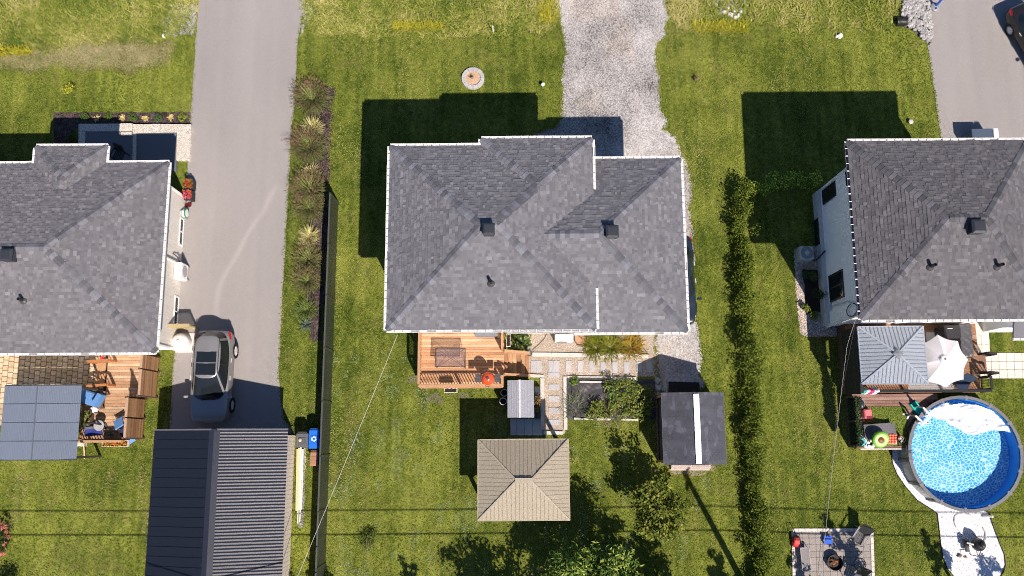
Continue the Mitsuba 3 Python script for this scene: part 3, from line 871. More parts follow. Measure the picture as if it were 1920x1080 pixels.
def car(name, label, c, rz, L, W_, H_, paint, rng, roof=True, suv=True, z=.014):
    """a car along +y (front at -y), every panel lofted from cross-sections"""
    k = thing(name, label, 'car')
    paintm = 'car_paint' if suv else 'gloss'
    f = xf(c, rz, z)
    g = .19
    hoodz, beltz = (H_ * .60, H_ * .64) if suv else (H_ * .58, H_ * .63)
    # body loft: stations along y: (y, half width, top z, bottom z)
    st = [(-.5, .28, .40, .26), (-.492, .36, .50, .22), (-.47, .425, .545, .19), (-.42, .468, .575, .17), (-.33, .492, hoodz / H_ * .985, .16), (-.24, .498, .615, .15), (-.1, .50, .63, .15), (.1, .50, .64, .15), (.28, .497, .65, .15), (.38, .487, .655, .16), (.45, .455, .645, .18), (.485, .40, .60, .22), (.5, .30, .50, .28)]
    prof = []
    for y, w, t, b in st:
        y, w, t, b = y * L, w * W_, t * H_, b * H_ + .04
        m = b + (t - b) * .55
        prof.append([(-w * .86, b), (-w, b + (t - b) * .25), (-w, m), (-w * .955, t - .05), (-w * .86, t - .008), (-w * .4, t + .012), (0, t + .018), (w * .4, t + .012), (w * .86, t - .008), (w * .955, t - .05), (w, m), (w, b + (t - b) * .25), (w * .86, b)])
        prof[-1] = [(px, y, pz) for px, pz in prof[-1]]
    V = np.array(prof)
    n, m = V.shape[:2]
    F = [[i * m + j, i * m + j + 1, (i + 1) * m + j + 1, (i + 1) * m + j] for i in range(n - 1) for j in range(m - 1)]
    F += [[i * m + m - 1, i * m, (i + 1) * m, (i + 1) * m + m - 1] for i in range(n - 1)]
    tri = [[a, b_, c_] for a, b_, c_, d in F] + [[a, c_, d] for a, b_, c_, d in F]
    tri += [[0, j + 1, j] for j in range(1, m - 1)] + [[(n - 1) * m, (n - 1) * m + j, (n - 1) * m + j + 1] for j in range(1, m - 1)]
    tm = trimesh.Trimesh(V.reshape(-1, 3), tri, process=False)
    tm = tm.subdivide()
    trimesh.smoothing.filter_taubin(tm, iterations=4)
    trimesh.repair.fix_normals(tm)
    b_ = MB().tm(tm, paint)
    part(k, 'body', moved(b_, f), paintm, smooth=True)
    # greenhouse: two rounded rings, belt and roof, with glass between painted pillars
    yb = (-.262, .482) if suv else (-.24, .40)
    yr = (-.035, .425) if suv else (-.03, .24)

    def ring(y0, y1, w, zz, e=3.6, bow=.0):
        t = np.linspace(0, 2 * np.pi, 41)[:-1]
        ct, st_ = np.cos(t), np.sin(t)
        xx = w * np.sign(ct) * np.abs(ct) ** (2 / e)
        yy = (y0 + y1) / 2 + (y1 - y0) / 2 * np.sign(st_) * np.abs(st_) ** (2 / e)
        return np.c_[xx, yy, zz + bow * (1 - (xx / w) ** 2)]
    lo = ring(yb[0] * L, yb[1] * L, .462 * W_, H_ * .63, bow=.03)
    hi = ring(yr[0] * L, yr[1] * L, .325 * W_, H_ * .955, bow=.03)
    groups = {'windscreen': range(25, 35), 'rear_window': range(5, 15), 'side_window': list(range(36, 40)) + list(range(0, 4)), 'side_window_': range(16, 24), 'pillar': [4], 'pillar_': [15], 'pillar__': [24], 'pillar___': [35]}
    for nm, idx in groups.items():
        q = MB()
        for i in idx:
            a_, b_2 = i, (i + 1) % 40
            q.quad(lo[a_], lo[b_2], hi[b_2], hi[a_], paint if 'pillar' in nm else (.012, .016, .022))
        part(k, nm.rstrip('_'), moved(q, f), paintm if 'pillar' in nm else 'pane')
    rf = MB()
    cen = hi.mean(0) * [0, 1, 1]
    rings = [cen + (hi - cen) * [s1, s2, 1] + [0, 0, dz] for s1, s2, dz in ((1.03, 1.01, -.02), (1.0, .99, .012), (.90, .93, .035), (.6, .65, .05), (.02, .02, .055))]
    rf.add(np.vstack(rings), [[r_ * 40 + i, r_ * 40 + (i + 1) % 40, (r_ + 1) * 40 + (i + 1) % 40, (r_ + 1) * 40 + i] for r_ in range(4) for i in range(40)], paint)
    rk = part(k, 'roof', moved(rf, f), paintm, smooth=50)
    for s_ in (-1, 1):
        ym = (yb[0] + yb[1]) / 2 * L
        part(k, 'pillar', moved(MB().beam((s_ * .460 * W_, ym, H_ * .635), (s_ * .332 * W_, ym + .05, H_ * .95), .06, .03, (.02, .02, .02)), f), 'gloss')
        if suv:
            part(k, 'roof_rail', moved(MB().tube([(s_ * .30 * W_, yr[0] * L + .25, H_ * .985), (s_ * .305 * W_, yr[0] * L + .4, H_ * 1.01), (s_ * .305 * W_, yr[1] * L - .35, H_ * 1.01), (s_ * .30 * W_, yr[1] * L - .2, H_ * .985)], .018, (.03, .03, .035), 6), f), 'satin')
        mr = MB().box((s_ * (.5 * W_ + .10), -.225 * L, H_ * .66), (.20, .11, .13), paint, b=.03)
        part(k, 'mirror', moved(mr, f), 'gloss')
        part(k, 'headlight', moved(MB().add([(s_ * .30 * W_, -.489 * L, H_ * .47), (s_ * .43 * W_, -.452 * L, H_ * .49), (s_ * .455 * W_, -.40 * L, H_ * .555), (s_ * .33 * W_, -.462 * L, H_ * .545)], [[0, 1, 2], [0, 2, 3]], (.7, .72, .75)), f), 'gloss')
        tl = MB()
        tl.add([(s_ * .485 * W_, .40 * L, H_ * .60), (s_ * .46 * W_, .462 * L, H_ * .58), (s_ * .39 * W_, .487 * L, H_ * .63), (s_ * .42 * W_, .445 * L, H_ * .68), (s_ * .47 * W_, .395 * L, H_ * .66)], [[0, 1, 2], [0, 2, 3], [0, 3, 4]], (.45, .012, .015))
        part(k, 'taillight', moved(tl, f), 'gloss')
        for yy in (-.305, .285):
            rot = np.array([[0, 0, 1], [0, 1, 0], [-1, 0, 0]], float) * 1.0
            r_ = .225 * H_ if suv else .235 * H_
            wh = MB().lathe([(r_ * .62, -.10), (r_ * .97, -.11), (r_, -.07), (r_, .07), (r_ * .97, .11), (r_ * .64, .10)], (s_ * (.5 * W_ - .085), yy * L, r_), (.015, .015, .016), 20, M=rot)
            w_ = part(k, 'wheel', moved(wh, f), 'matte', smooth=40)
            rim = MB().lathe([(r_ * .66, .0), (r_ * .66, .09), (r_ * .60, .095), (r_ * .56, .05), (.03, .045), (.0, .045)], (s_ * (.5 * W_ - .085), yy * L, r_), (.25, .25, .26), 20, M=rot * [[s_], [1], [s_]])
            for i in range(10):
                a = i * .6283
                u = np.array([0, math.cos(a), math.sin(a)])
                c0 = np.array([s_ * (.5 * W_ - .005), yy * L, r_])
                rim.beam(c0 + u * .03, c0 + u * r_ * .6, .045, .03, (.62, .62, .63), up=(1, 0, 0))
            part(w_, 'rim', moved(rim, f), 'satin')
    part(k, 'grille', moved(MB().box((0, -.487 * L, H_ * .42), (.5 * W_, .06, .14), (.02, .02, .022)).box((0, -.497 * L, H_ * .43), (.2 * W_, .04, .05), (.5, .5, .52)), f), 'gloss')
    for s_ in (-1, 1):
        for yy in (-.02, .17):
            part(k, 'door_handle', moved(MB().box((s_ * .503 * W_, yy * L, H_ * .57), (.03, .2, .035), (.55, .55, .56)), f), 'satin')
    if roof:
        for i, (ya, yb_) in enumerate(((.0, .12), (.135, .245))):
            part(rk, 'glass_panel', moved(MB().box((0, (ya + yb_) / 2 * L, H_ * .955 + .082), (.50 * W_, (yb_ - ya) * L, .012), (.01, .014, .02)), f), 'pane')
    part(k, 'plate', moved(MB().box((0, .502 * L, H_ * .46), (.3, .02, .15), (.6, .6, .6)), f))
    part(k, 'wiper', moved(MB().beam((-.3, -.262 * L, H_ * .66), (.25, -.235 * L, H_ * .70), .03, .02, (.01, .01, .01)), f))
    return k

# ------------------------------------------------------------------ the middle yard
rd = np.random.default_rng(41)
DZ = 1.15
dk = thing('deck', 'cedar deck with railing and stairs behind the middle house', 'deck')
(dx0, dy0), (dx1, dyN) = (-4.64, 2.36), (-0.71, 4.98)
dyN = 5.15
deck_floor(dk, dx0, dx1, dy0, dyN, DZ, .128, WOOD * [1.25, 1.2, 1.18], rd)
sk = MB()
for a_, b_ in (((dx0, dy0), (dx1, dy0)), ((dx0, dy0), (dx0, dyN)), ((dx1, dy0), (dx1, dyN))):
    sk.beam((*a_, DZ - .13), (*b_, DZ - .13), .04, .19, WOOD[3])
part(dk, 'rim_joist', sk, kind='stuff')
for px_ in (dx0 + .12, (dx0 + dx1) / 2, dx1 - .12):
    for py_ in (dy0 + .12, dy0 + 1.5):
        part(dk, 'post', MB().box((px_, py_, .55), (.14, .14, 1.1), WOOD[0]))
railing(dk, (dx0 + .05, dy0 + .05), (dx1 - .05, dy0 + .05), DZ, .9, rd)
railing(dk, (dx0 + .05, dy0 + .12), (dx0 + .05, dyN - .1), DZ, .9, rd)
st_s, st_n = (-0.67, 2.91)[1], (-0.67, 3.99)[1]
railing(dk, (dx1 - .05, dy0 + .12), (dx1 - .05, st_s - .05), DZ, .9, rd)
railing(dk, (dx1 - .05, st_n + .08), (dx1 - .05, dyN - .1), DZ, .9, rd)
stx1 = (0.5, 3.6)[0]
stair = dk + '__stairs'
for y_ in (st_s, st_n):
    part(stair, 'stringer', MB().beam((dx1, y_, .95), (stx1, y_, .05), .05, .26, WOOD[3]))
for i in range(6):
    t_ = (i + .5) / 6
    mb_ = MB()
    board(mb_, (dx1 + (stx1 - dx1) * t_, st_s, DZ - (i + 1) * DZ / 7), (dx1 + (stx1 - dx1) * t_, st_n, DZ - (i + 1) * DZ / 7), (stx1 - dx1) / 6 - .006, .035, WOOD[rd.integers(3)] * rd.uniform(.75, 1.0), rd)
    part(stair, 'tread', mb_)
railing(dk, (dx1 + .05, st_s), (stx1, st_s), (DZ, .12), .9, rd, name='stair_railing')
railing(dk, (dx1 + .05, st_n), (stx1, st_n), (DZ, .12), .9, rd, name='stair_railing')

# folding cot with a mesh top
ck = thing('folding_cot', 'folding frame cot with dark see-through mesh top on the cedar deck', 'cot')
cp = [np.array([*p, DZ + .75]) for p in [(-3.83, 4.14), (-2.47, 4.12), (-2.5, 3.26), (-3.86, 3.29)]]
fr_ = MB()
for i in range(4):
    fr_.tube([cp[i], cp[(i + 1) % 4]], .016, (.03, .03, .035), 6)
part(ck, 'frame', fr_, 'satin')
for a_, b_ in ((0, 2), (1, 3), (0, 3), (1, 2)):
    part(ck, 'leg', MB().tube([cp[a_] - [0, 0, .01], cp[b_] - [0, 0, .74]], .012, (.03, .03, .035), 6), 'satin')
ms_ = MB()
for i in range(1, 46):
    t_ = i / 46
    ms_.beam(cp[0] + (cp[1] - cp[0]) * t_, cp[3] + (cp[2] - cp[3]) * t_, .011, .002, (.16, .12, .13))
for i in range(1, 30):
    t_ = i / 30
    ms_.beam(cp[0] + (cp[3] - cp[0]) * t_ + [0, 0, .003], cp[1] + (cp[2] - cp[1]) * t_ + [0, 0, .003], .011, .002, (.16, .12, .13))
part(ck, 'mesh_top', ms_, kind='stuff')

# red kettle grill with side shelves
gk = thing('grill', 'round red barbecue with two dark side shelves on the cedar deck', 'grill')
gx, gy = (-1.42, 2.7)
GZ = DZ + .55
part(gk, 'bowl', MB().lathe([(.05, .0), (.18, .05), (.26, .18), (.29, .33), (.29, .42)], (gx, gy, GZ), (.62, .07, .02), 28), 'gloss', smooth=40)
part(gk, 'lid', MB().lathe([(.295, .0), (.295, .05), (.28, .15), (.22, .26), (.12, .33), (.06, .345), (.0, .35)], (gx, gy, GZ + .43), (.68, .075, .02), 28), 'gloss', smooth=40)
part(gk, 'cap', MB().lathe([(.075, 0), (.075, .05), (.05, .07), (0, .075)], (gx, gy, GZ + .765), (.06, .06, .07), 14), 'satin')
for s_ in (-1, 1):
    sh_ = part(gk, 'side_shelf', MB().box((gx + s_ * .44, gy + .02, GZ + .42), (.27, .38, .03), (.07, .072, .08)))
    for i in range(6):
        part(sh_, 'slat', MB().box((gx + s_ * .44, gy + .02 - .16 + i * .064, GZ + .442), (.26, .052, .012), (.08, .082, .09)))
for i in range(3):
    a_ = i * 2.094 + .5
    part(gk, 'leg', MB().tube([(gx + .2 * math.cos(a_), gy + .2 * math.sin(a_), GZ + .1), (gx + .33 * math.cos(a_), gy + .33 * math.sin(a_), DZ)], .018, (.02, .02, .02), 6), 'satin')
part(gk, 'handle', MB().tube([(gx - .1, gy - .28, GZ + .52), (gx - .1, gy - .36, GZ + .55), (gx + .1, gy - .36, GZ + .55), (gx + .1, gy - .28, GZ + .52)], .014, (.3, .3, .3), 6), 'metal')


def flower_box(label, c, size, z, rng, cols, name='planter_box', wall=(.62, .60, .56), n=160, h=.1, leafsize=.05):
    k = thing(name, label, 'planter')
    lx, ly, lz = size
    w = .02
    b = MB()
    for dx_, dy_, sx_, sy_ in ((-lx / 2 + w / 2, 0, w, ly), (lx / 2 - w / 2, 0, w, ly), (0, -ly / 2 + w / 2, lx - 2 * w, w), (0, ly / 2 - w / 2, lx - 2 * w, w)):
        b.box((c[0] + dx_, c[1] + dy_, z - lz / 2), (sx_, sy_, lz), wall)
    b.box((c[0], c[1], z - lz + .01), (lx - .04, ly - .04, .02), wall)
    part(k, 'box', b)
    part(k, 'soil', MB().box((c[0], c[1], z - .06), (lx - .05, ly - .05, .04), (.03, .02, .016)))
    m = MB()
    p = np.c_[rng.uniform(-lx / 2 * .95, lx / 2 * .95, n) + c[0], rng.uniform(-ly / 2 * .95, ly / 2 * .95, n) + c[1], z - .03 + h * rng.random(n)]
    leaves(m, p, rng.normal(0, .6, (n, 3)) + [0, 0, 1], leafsize, pal(rng, n, cols), rng, .7)
    part(k, 'plants', m, 'leaf', kind='stuff')
    return k


flower_box('small white-rimmed planter of withered stems hung outside the south deck railing', (-3.12, 2.18), (.58, .21, .18), 2.0, rd, [(.05, .05, .02), (.16, .11, .05), (.03, .04, .015)], n=60)
flower_box('narrow white-rimmed planter hung on the railing beside the deck stairs', (-0.48, 4.47), (.20, .58, .18), 2.0, rd, [(.12, .08, .05), (.3, .2, .13), (.05, .05, .02)], n=60)
sb = thing('storage_box', 'slate grey deck storage box with ribbed lid against the back wall of the middle house', 'storage box')
sx_, sy_ = (-1.52, 4.76)
part(sb, 'body', MB().box((sx_, 4.93, DZ + .28), (1.0, .42, .56), (.13, .14, .16)))
lid_ = part(sb, 'lid', MB().box((sx_, 4.93, DZ + .575), (1.05, .48, .03), (.19, .205, .235)))
for i in range(9):
    part(lid_, 'rib', MB().box((sx_ - .46 + i * .115, 4.93, DZ + .597), (.085, .46, .014), (.20, .215, .245)))

# heat pump by the wall
hp = thing('heat_pump', 'white outdoor heat pump unit behind the middle house, on the river rock', 'heat pump')
hx, hy = (2.17, 4.77)
part(hp, 'case', MB().box((hx, 4.72, .45), (.86, .34, .75), (.78, .78, .77), b=.02), 'satin')
part(hp, 'fan_grille', MB().lathe([(.27, 0), (.27, .02), (.25, .02), (.25, .01), (.0, .01)], (hx - .1, 4.545, .45), (.2, .2, .2), 20, M=[[1, 0, 0], [0, 0, -1], [0, 1, 0]]), 'satin')
part(hp, 'bracket', MB().box((hx - .3, 4.72, .04), (.08, .36, .08), (.3, .3, .3)).box((hx + .3, 4.72, .04), (.08, .36, .08), (.3, .3, .3)), kind='stuff')

# path, borders, stepping stones
path_ = Polygon([(0.45, 4.02), (6.25, 3.93), (6.44, 4.22), (7.07, 3.31), (6.82, 2.04), (6.52, 1.99), (6.55, 2.9), (2.13, 2.93), (2.19, 0.17), (1.13, 0.18), (1.16, 2.99), (0.44, 2.99)])
ground('pebble_path', MB().sheet(jag(list(path_.exterior.coords)[:-1], .02, .15, 50), .012), 'pebble')
ground('river_rock_bed', MB().sheet(jag([(-0.19, 5.69), (6.64, 5.65), (6.53, 3.98), (0.71, 4.04), (0.32, 4.12)], .03, .15, 51), .012), 'pebble')
bordr = [("997,661 1216,664 1216,671 997,668", 'north'), ("992,700 1020,702 1020,708 992,707", ''), ("1013,708 1020,708 1021,806 1014,806", ''), ("1019,807 1063,808 1063,815 1019,815", ''), ("1056,706 1063,706 1064,806 1057,806", ''), ("1064,704 1194,706 1194,712 1064,710", '')]
gb = thing('garden_border', 'pale concrete edging round the pebble path and the vegetable garden', 'border')
for pts_, _n in bordr:
    p4 = [np.array(p) for p in [(-27.07, 22.77)]][:0]
for i, q_ in enumerate(([(0.63, 4.09), (6.26, 3.98), (6.25, 3.8), (0.63, 3.91)], [(0.49, 3.06), (1.21, 3), (1.21, 2.88), (0.49, 2.91)], [(1.03, 2.85), (1.21, 2.85), (1.2, 0.4), (1.03, 0.4)], [(1.15, 0.35), (2.09, 0.33), (2.09, 0.17), (1.15, 0.18)], [(2.13, 2.92), (2.31, 2.92), (2.29, 0.39), (2.12, 0.39)], [(2.33, 2.95), (5.64, 2.88), (5.63, 2.75), (2.33, 2.81)], [(2.92, 2.71), (4.27, 2.69), (4.27, 2.6), (2.91, 2.62)], [(2.61, 0.97), (3.52, 0.91), (3.52, 0.85), (2.61, 0.88)], [(3.72, 0.93), (4.36, 0.91), (4.36, 0.83), (3.72, 0.84)], [(4.86, 0.91), (5.68, 0.88), (5.67, 0.8), (4.86, 0.83)])):
    a_, b_, c_, d_ = [np.array(p) for p in q_]
    horiz = np.linalg.norm(b_ - a_) > np.linalg.norm(d_ - a_)
    L_ = np.linalg.norm(b_ - a_) if horiz else np.linalg.norm(d_ - a_)
    n_ = max(int(round(L_ / 1.0)), 1)
    for j in range(n_):
        t0, t1 = (j + .004 * (j > 0)) / n_, (j + 1 - .004) / n_
        if horiz:
            pl_ = [a_ + (b_ - a_) * t0, a_ + (b_ - a_) * t1, d_ + (c_ - d_) * t1, d_ + (c_ - d_) * t0]
        else:
            pl_ = [a_ + (d_ - a_) * t0, b_ + (c_ - b_) * t0, b_ + (c_ - b_) * t1, a_ + (d_ - a_) * t1]
        part(gb, 'kerb_block', MB().prism(pl_, 0, .10 + rd.uniform(-.008, .008), (.6, .58, .54)), 'concrete')
SLAB = np.array([.40, .40, .42])


def slab(parent, cx, cy, sx, sy, z, col, rng, rz=0.0, name='stepping_stone', h=.05):
    mb = MB().box((cx, cy, z), (sx, sy, h), tint(col, .07, rng), rz=rz + rng.normal(0, .008), b=.012)
    return part(parent, name, mb)


sp = nk('stepping_stones')
sp = thing('stepping_stones', 'pale concrete stepping stones set in the pebble path', 'stepping stones')
used['stepping_stones'] = 1
for (px_, py_), (wx, wy) in zip([(0.71, 3.44), (0.97, 3.43), (1.55, 3.42), (1.82, 3.42), (1.67, 3.01), (2.4, 3.41), (2.96, 3.41), (3.52, 3.41), (4.07, 3.38), (4.63, 3.37), (5.2, 3.37), (5.81, 3.37), (6.31, 3.36), (1.68, 2.43), (1.67, 1.87), (1.66, 1.32), (1.65, 0.76)],
                               [(.26, .54), (.26, .54), (.27, .54), (.27, .54), (.54, .26)] + [(.265, .54)] * 8 + [(.54, .27)] * 4):
    slab(sp, px_, py_, wx, wy, .02, SLAB, rd)
for (px_, py_), a_, lb_ in zip([(6.67, 2.71), (6.7, 2.35)], (.75, .12), ('square grey paving slab turned on its corner beside the black shed', 'square grey paving slab lying flat at the north-west corner of the black shed')):
    solo('paving_slab', MB().box((px_, py_, .04), (.24, .24, .06), (.36, .38, .38), rz=a_, b=.01), 'matte', lb_, 'paving slab')

# vegetable garden
fab = MB()
fg = Polygon([(2.39, 2.77), (5.82, 2.7), (6.54, 2.7), (6.48, 0.88), (2.36, 0.95)])
xs_, ys_ = np.linspace(fg.bounds[0], fg.bounds[2], 70), np.linspace(fg.bounds[1], fg.bounds[3], 40)
X_, Y_ = np.meshgrid(xs_, ys_)
import meshkit
zz_ = .02 + .045 * np.abs(np.sin(2.2 * X_ + 5 * Y_ + 1.5 * np.sin(2.7 * X_))) * np.abs(np.sin(3 * X_ - 1.7 * Y_)) + .012 * np.sin(19 * X_ + 23 * Y_)
ii, jj = np.meshgrid(np.arange(39), np.arange(69), indexing='ij')
fab.add(np.c_[X_.ravel(), Y_.ravel(), zz_.ravel()], np.stack([ii * 70 + jj, ii * 70 + jj + 1, (ii + 1) * 70 + jj + 1, (ii + 1) * 70 + jj], -1).reshape(-1, 4), (.05, .048, .055))
solo('weed_fabric', fab, 'satin', 'wrinkled black weed-barrier fabric covering the vegetable garden', 'garden fabric', smooth=True)
solo('garden_hose_rail', MB().tube([(*p, .16) for p in [(2.3, 0.94), (2.32, 2.05), (2.32, 2.79), (3.25, 2.8), (4.53, 2.78)]], .022, (.06, .06, .065), 6), 'satin', 'dark irrigation pipe along the concrete edging of the vegetable garden', 'pipe')
GREENS = [(.10, .15, .03), (.15, .20, .045), (.22, .27, .06), (.32, .34, .11), (.07, .10, .03)]
vk = thing('vegetable_plants', 'dense leafy vegetable plants filling the east half of the black-fabric garden', 'vegetables')
vm = MB()
for px_, py_ in [(4.24, 2.48), (4.49, 2.33), (4.75, 2.53), (5.05, 2.58), (5.3, 2.53), (5.55, 2.33), (5.49, 1.97), (5.24, 2.07), (4.93, 1.98), (4.63, 1.93), (4.43, 2.08), (5.13, 1.72), (5.43, 1.62), (5.57, 1.37), (5.47, 1.12), (4.72, 1.63), (4.47, 1.53), (5.22, 1.32), (4.96, 1.12), (4.21, 1.23), (3.9, 1.13), (3.65, 1.23), (3.4, 1.08), (3.61, 1.38), (3.81, 1.58), (5.88, 2.27), (6.04, 1.89), (5.93, 1.52), (6.1, 1.22), (5.84, 1.02), (6.26, 2.14), (6.24, 1.57)]:
    leafball(vm, (px_, py_, rd.uniform(.22, .42)), rd.uniform(.24, .36), 150, .085, GREENS, rd, .3, 1.0, .7)
part(vk, 'foliage', vm, 'leaf', kind='stuff')
vs = MB()
for px_, py_ in [(4.4, 2.39), (4.49, 1.98), (5.01, 2.28), (5.37, 1.83), (4.73, 1.4), (3.71, 1.28)]:
    vs.tube([(px_, py_, 0), (px_ + .03, py_, .6)], .008, (.1, .08, .04), 4)
part(vk, 'stem', vs, kind='stuff')
for (px_, py_), lb_ in zip([(4.38, 2.24), (4.39, 1.92)], ('northern of the two green plant-support rings in the garden', 'southern of the two green plant-support rings in the garden')):
    ck_ = thing('plant_cage', lb_, 'plant cage')
    part(ck_, 'ring', MB().tube([(px_ + .17 * math.cos(t), py_ + .17 * math.sin(t), .62) for t in np.linspace(0, 6.283, 19)], .009, (.02, .16, .06), 5, cap=False), 'satin')
    for i in range(3):
        part(ck_, 'stake', MB().tube([(px_ + .17 * math.cos(i * 2.1), py_ + .17 * math.sin(i * 2.1), .66), (px_ + .1 * math.cos(i * 2.1), py_ + .1 * math.sin(i * 2.1), 0)], .006, (.02, .16, .06), 4), 'satin')
shrub('herb', 'bright green leafy herb in the north-west corner of the vegetable garden', 'herb', (2.68, 2.66), .28, .35, 170, .09, [(.14, .24, .03), (.10, .18, .03), (.2, .3, .06)], rd, z=.03)
clump('leek_clump', 'wispy grey-green leek and onion leaves at the west side of the garden', 'vegetables', (2.71, 1.49), 150, .55, [(.10, .14, .09), (.16, .19, .11), (.24, .24, .13), (.06, .09, .05)], rd, .5, .8, .022)
shrub('marigold', 'yellow and orange flowering plant in the middle of the vegetable garden', 'flower plant', (3.62, 1.54), .27, .4, 130, .075, [(.45, .33, .09), (.22, .2, .05), (.35, .17, .05), (.10, .12, .03)], rd)
clump('dry_grass_clump', 'brown withered stems among the vegetables', 'dry plant', (4.18, 1.33), 110, .5, [(.18, .11, .07), (.25, .16, .1), (.1, .07, .05)], rd, .35, .8, .018)
clump('dry_grass_clump', 'pale straw-coloured grass hanging over the south garden edging', 'dry plant', (4.47, 0.96), 130, .45, [(.3, .28, .14), (.22, .23, .11), (.36, .32, .18)], rd, .45, .9, .016)
shrub('weed', 'small green weed growing in the pebble path north of the garden', 'weed', (4, 3.04), .13, .16, 50, .06, GREENS, rd, stem=False)
shrub('lavender', 'purple-grey flowering stems leaning over the north garden edging', 'flower plant', (4.38, 2.82), .3, .5, 140, .06, [(.13, .10, .16), (.10, .12, .08), (.06, .08, .03)], rd)

# bushes along the back wall
for px_, lb_, cl_ in ((1118, 'yellow-green bush nearest the orange gravel patch behind the middle house', [(.16, .19, .02), (.26, .26, .04), (.10, .13, .02)]), (1145, 'yellow-green strappy bush, middle of the three behind the middle house', [(.24, .26, .04), (.32, .30, .06), (.12, .15, .03)]), (1184, 'orange-yellow flowering bush, easternmost behind the middle house', [(.30, .24, .04), (.42, .30, .05), (.18, .16, .03), (.5, .3, .06)])):
    clump('daylily', lb_, 'bush', (px_ * 0 + {1118: (3.74, 4.56), 1145: (4.45, 4.56), 1184: (5.43, 4.55)}[px_][0], 4.35), 330, .62, cl_, rd, .42, .75, .035, bs='leaf')
oc = jag([(2.71, 4.94), (3.56, 4.94), (3.71, 4.49), (2.88, 4.45), (2.73, 4.63)], .02, .1, 61)
ground('orange_gravel_patch', MB().sheet(oc, .018, (.42, .24, .15)), 'matte')
solo('edging_hose', MB().tube([(*p, .04) for p in [(2.71, 5.09), (2.7, 4.68), (2.83, 4.47), (3.16, 4.41), (3.86, 4.41)]], .025, (.05, .045, .045), 6), 'satin', 'dark bendy edging round the orange gravel patch behind the middle house', 'edging')
solo('cable', MB().tube([(*p, .04) for p in [(1.39, 5.05), (1.23, 4.74), (0.92, 4.43), (0.66, 4.22)]], .016, (.04, .04, .045), 5), 'satin', 'dark cable curving over the river rock beside the deck stairs', 'cable')
shrub('hosta', 'big-leaved green and cream bush in the bed between deck and stairs', 'bush', (0.14, 4.6), .62, .6, 420, .16, [(.09, .15, .04), (.16, .22, .06), (.32, .36, .2), (.05, .09, .02)], rd, aspect=.6)
solo('garden_pot', MB().lathe([(.10, 0), (.14, .22), (.15, .22), (.13, .20), (0, .19)], (*(0.51, 4.05), .05), (.06, .09, .12), 14), 'satin', 'small slate-blue pot at the foot of the deck stairs', 'pot')

# small metal-roofed lean-to shed
ss = thing('shed', 'small shed with pale ribbed metal roof between deck and beige pavilion', 'shed')
(ax0, ay1), (ax1, ay0) = (-0.53, 2.65), (0.67, 0.94)
axm = (0.03, 1.98)[0]
part(ss, 'wall', MB().box(((ax0 + ax1) / 2, (ay0 + ay1) / 2, .85), (ax1 - ax0 - .14, ay1 - ay0 - .16, 1.68), (.16, .17, .18)))
for x0_, x1_, za_, zb_ in ((ax0, axm, 1.73, 1.86), (axm, ax1, 1.86, 1.73)):
    n_ = 5
    for i in range(n_):
        u0, u1 = x0_ + (x1_ - x0_) * i / n_, x0_ + (x1_ - x0_) * (i + 1) / n_
        h0, h1 = za_ + (zb_ - za_) * i / n_, za_ + (zb_ - za_) * (i + 1) / n_
        m_ = MB().beam((u0 + .003, (ay0 + ay1) / 2, (h0)), (u1 - .003, (ay0 + ay1) / 2, h1), ay1 - ay0, .02, tint((.26, .275, .325), .03, rd))
        k_ = part(ss, 'roof_panel', m_, 'satin')
        part(k_, 'rib', MB().beam((u1, ay0, h1 + .014), (u1, ay1, h1 + .014), .03, .02, (.29, .30, .35)), 'satin')
part(ss, 'ridge_cap', MB().beam((axm, ay0 - .01, 1.885), (axm, ay1 + .01, 1.885), .09, .02, (.50, .52, .58)), 'satin')
part(ss, 'door', MB().box(((ax0 + ax1) / 2, ay0 + .07, .85), (.7, .04, 1.5), (.2, .21, .22)))
for (px_, py_), lb_ in zip([(-0.69, 2.13), (-0.75, 1.73)], ('northern of two open grey barrels with white rims beside the small shed', 'southern of two open grey barrels with white rims beside the small shed')):
    b_ = thing('barrel', lb_, 'barrel')
    part(b_, 'body', MB().lathe([(.13, 0), (.155, .1), (.155, .7), (.145, .7), (.145, .12), (0, .1)], (px_, py_, 0), (.05, .055, .06), 20), 'satin', smooth=40)
    part(b_, 'rim', MB().lathe([(.146, .70), (.17, .69), (.175, .72), (.165, .735), (.147, .725), (.146, .70)], (px_, py_, 0), (.62, .63, .64), 20), 'satin', smooth=40)
fl_ = thing('flower_pot', 'orange-flowered plant in a dark trough on the east side of the small shed', 'flower pot')
tx_, ty_ = (0.88, 1.68)
part(fl_, 'trough', MB().box((tx_, ty_, .2), (.27, 1.5, .4), (.045, .05, .055)))
tm_ = MB()
leafball(tm_, (tx_, ty_ + .1, .55), .26, 160, .07, [(.40, .20, .09), (.3, .17, .06), (.09, .12, .03), (.06, .09, .02)], rd, .2)
leafball(tm_, (tx_ - .03, ty_ - .35, .5), .17, 80, .06, GREENS, rd, .2)
part(fl_, 'plants', tm_, 'leaf', kind='stuff')
ps = thing('slab_pad', 'grey concrete slab pad between the small shed and the beige pavilion', 'paving')
for q_ in ([(-0.42, 0.94), (-0.11, 0.93), (-0.12, 0.16), (-0.42, 0.16)], [(-0.1, 0.93), (0.26, 0.93), (0.25, 0.15), (-0.1, 0.16)], [(0.27, 0.93), (0.64, 0.93), (0.63, 0.15), (0.27, 0.15)], [(0.66, 0.93), (1.12, 0.93), (1.11, 0.15), (0.65, 0.15)]):
    part(ps, 'slab', MB().prism(q_, 0, .035, tint((.50, .52, .52), .05, rd)), 'matte')

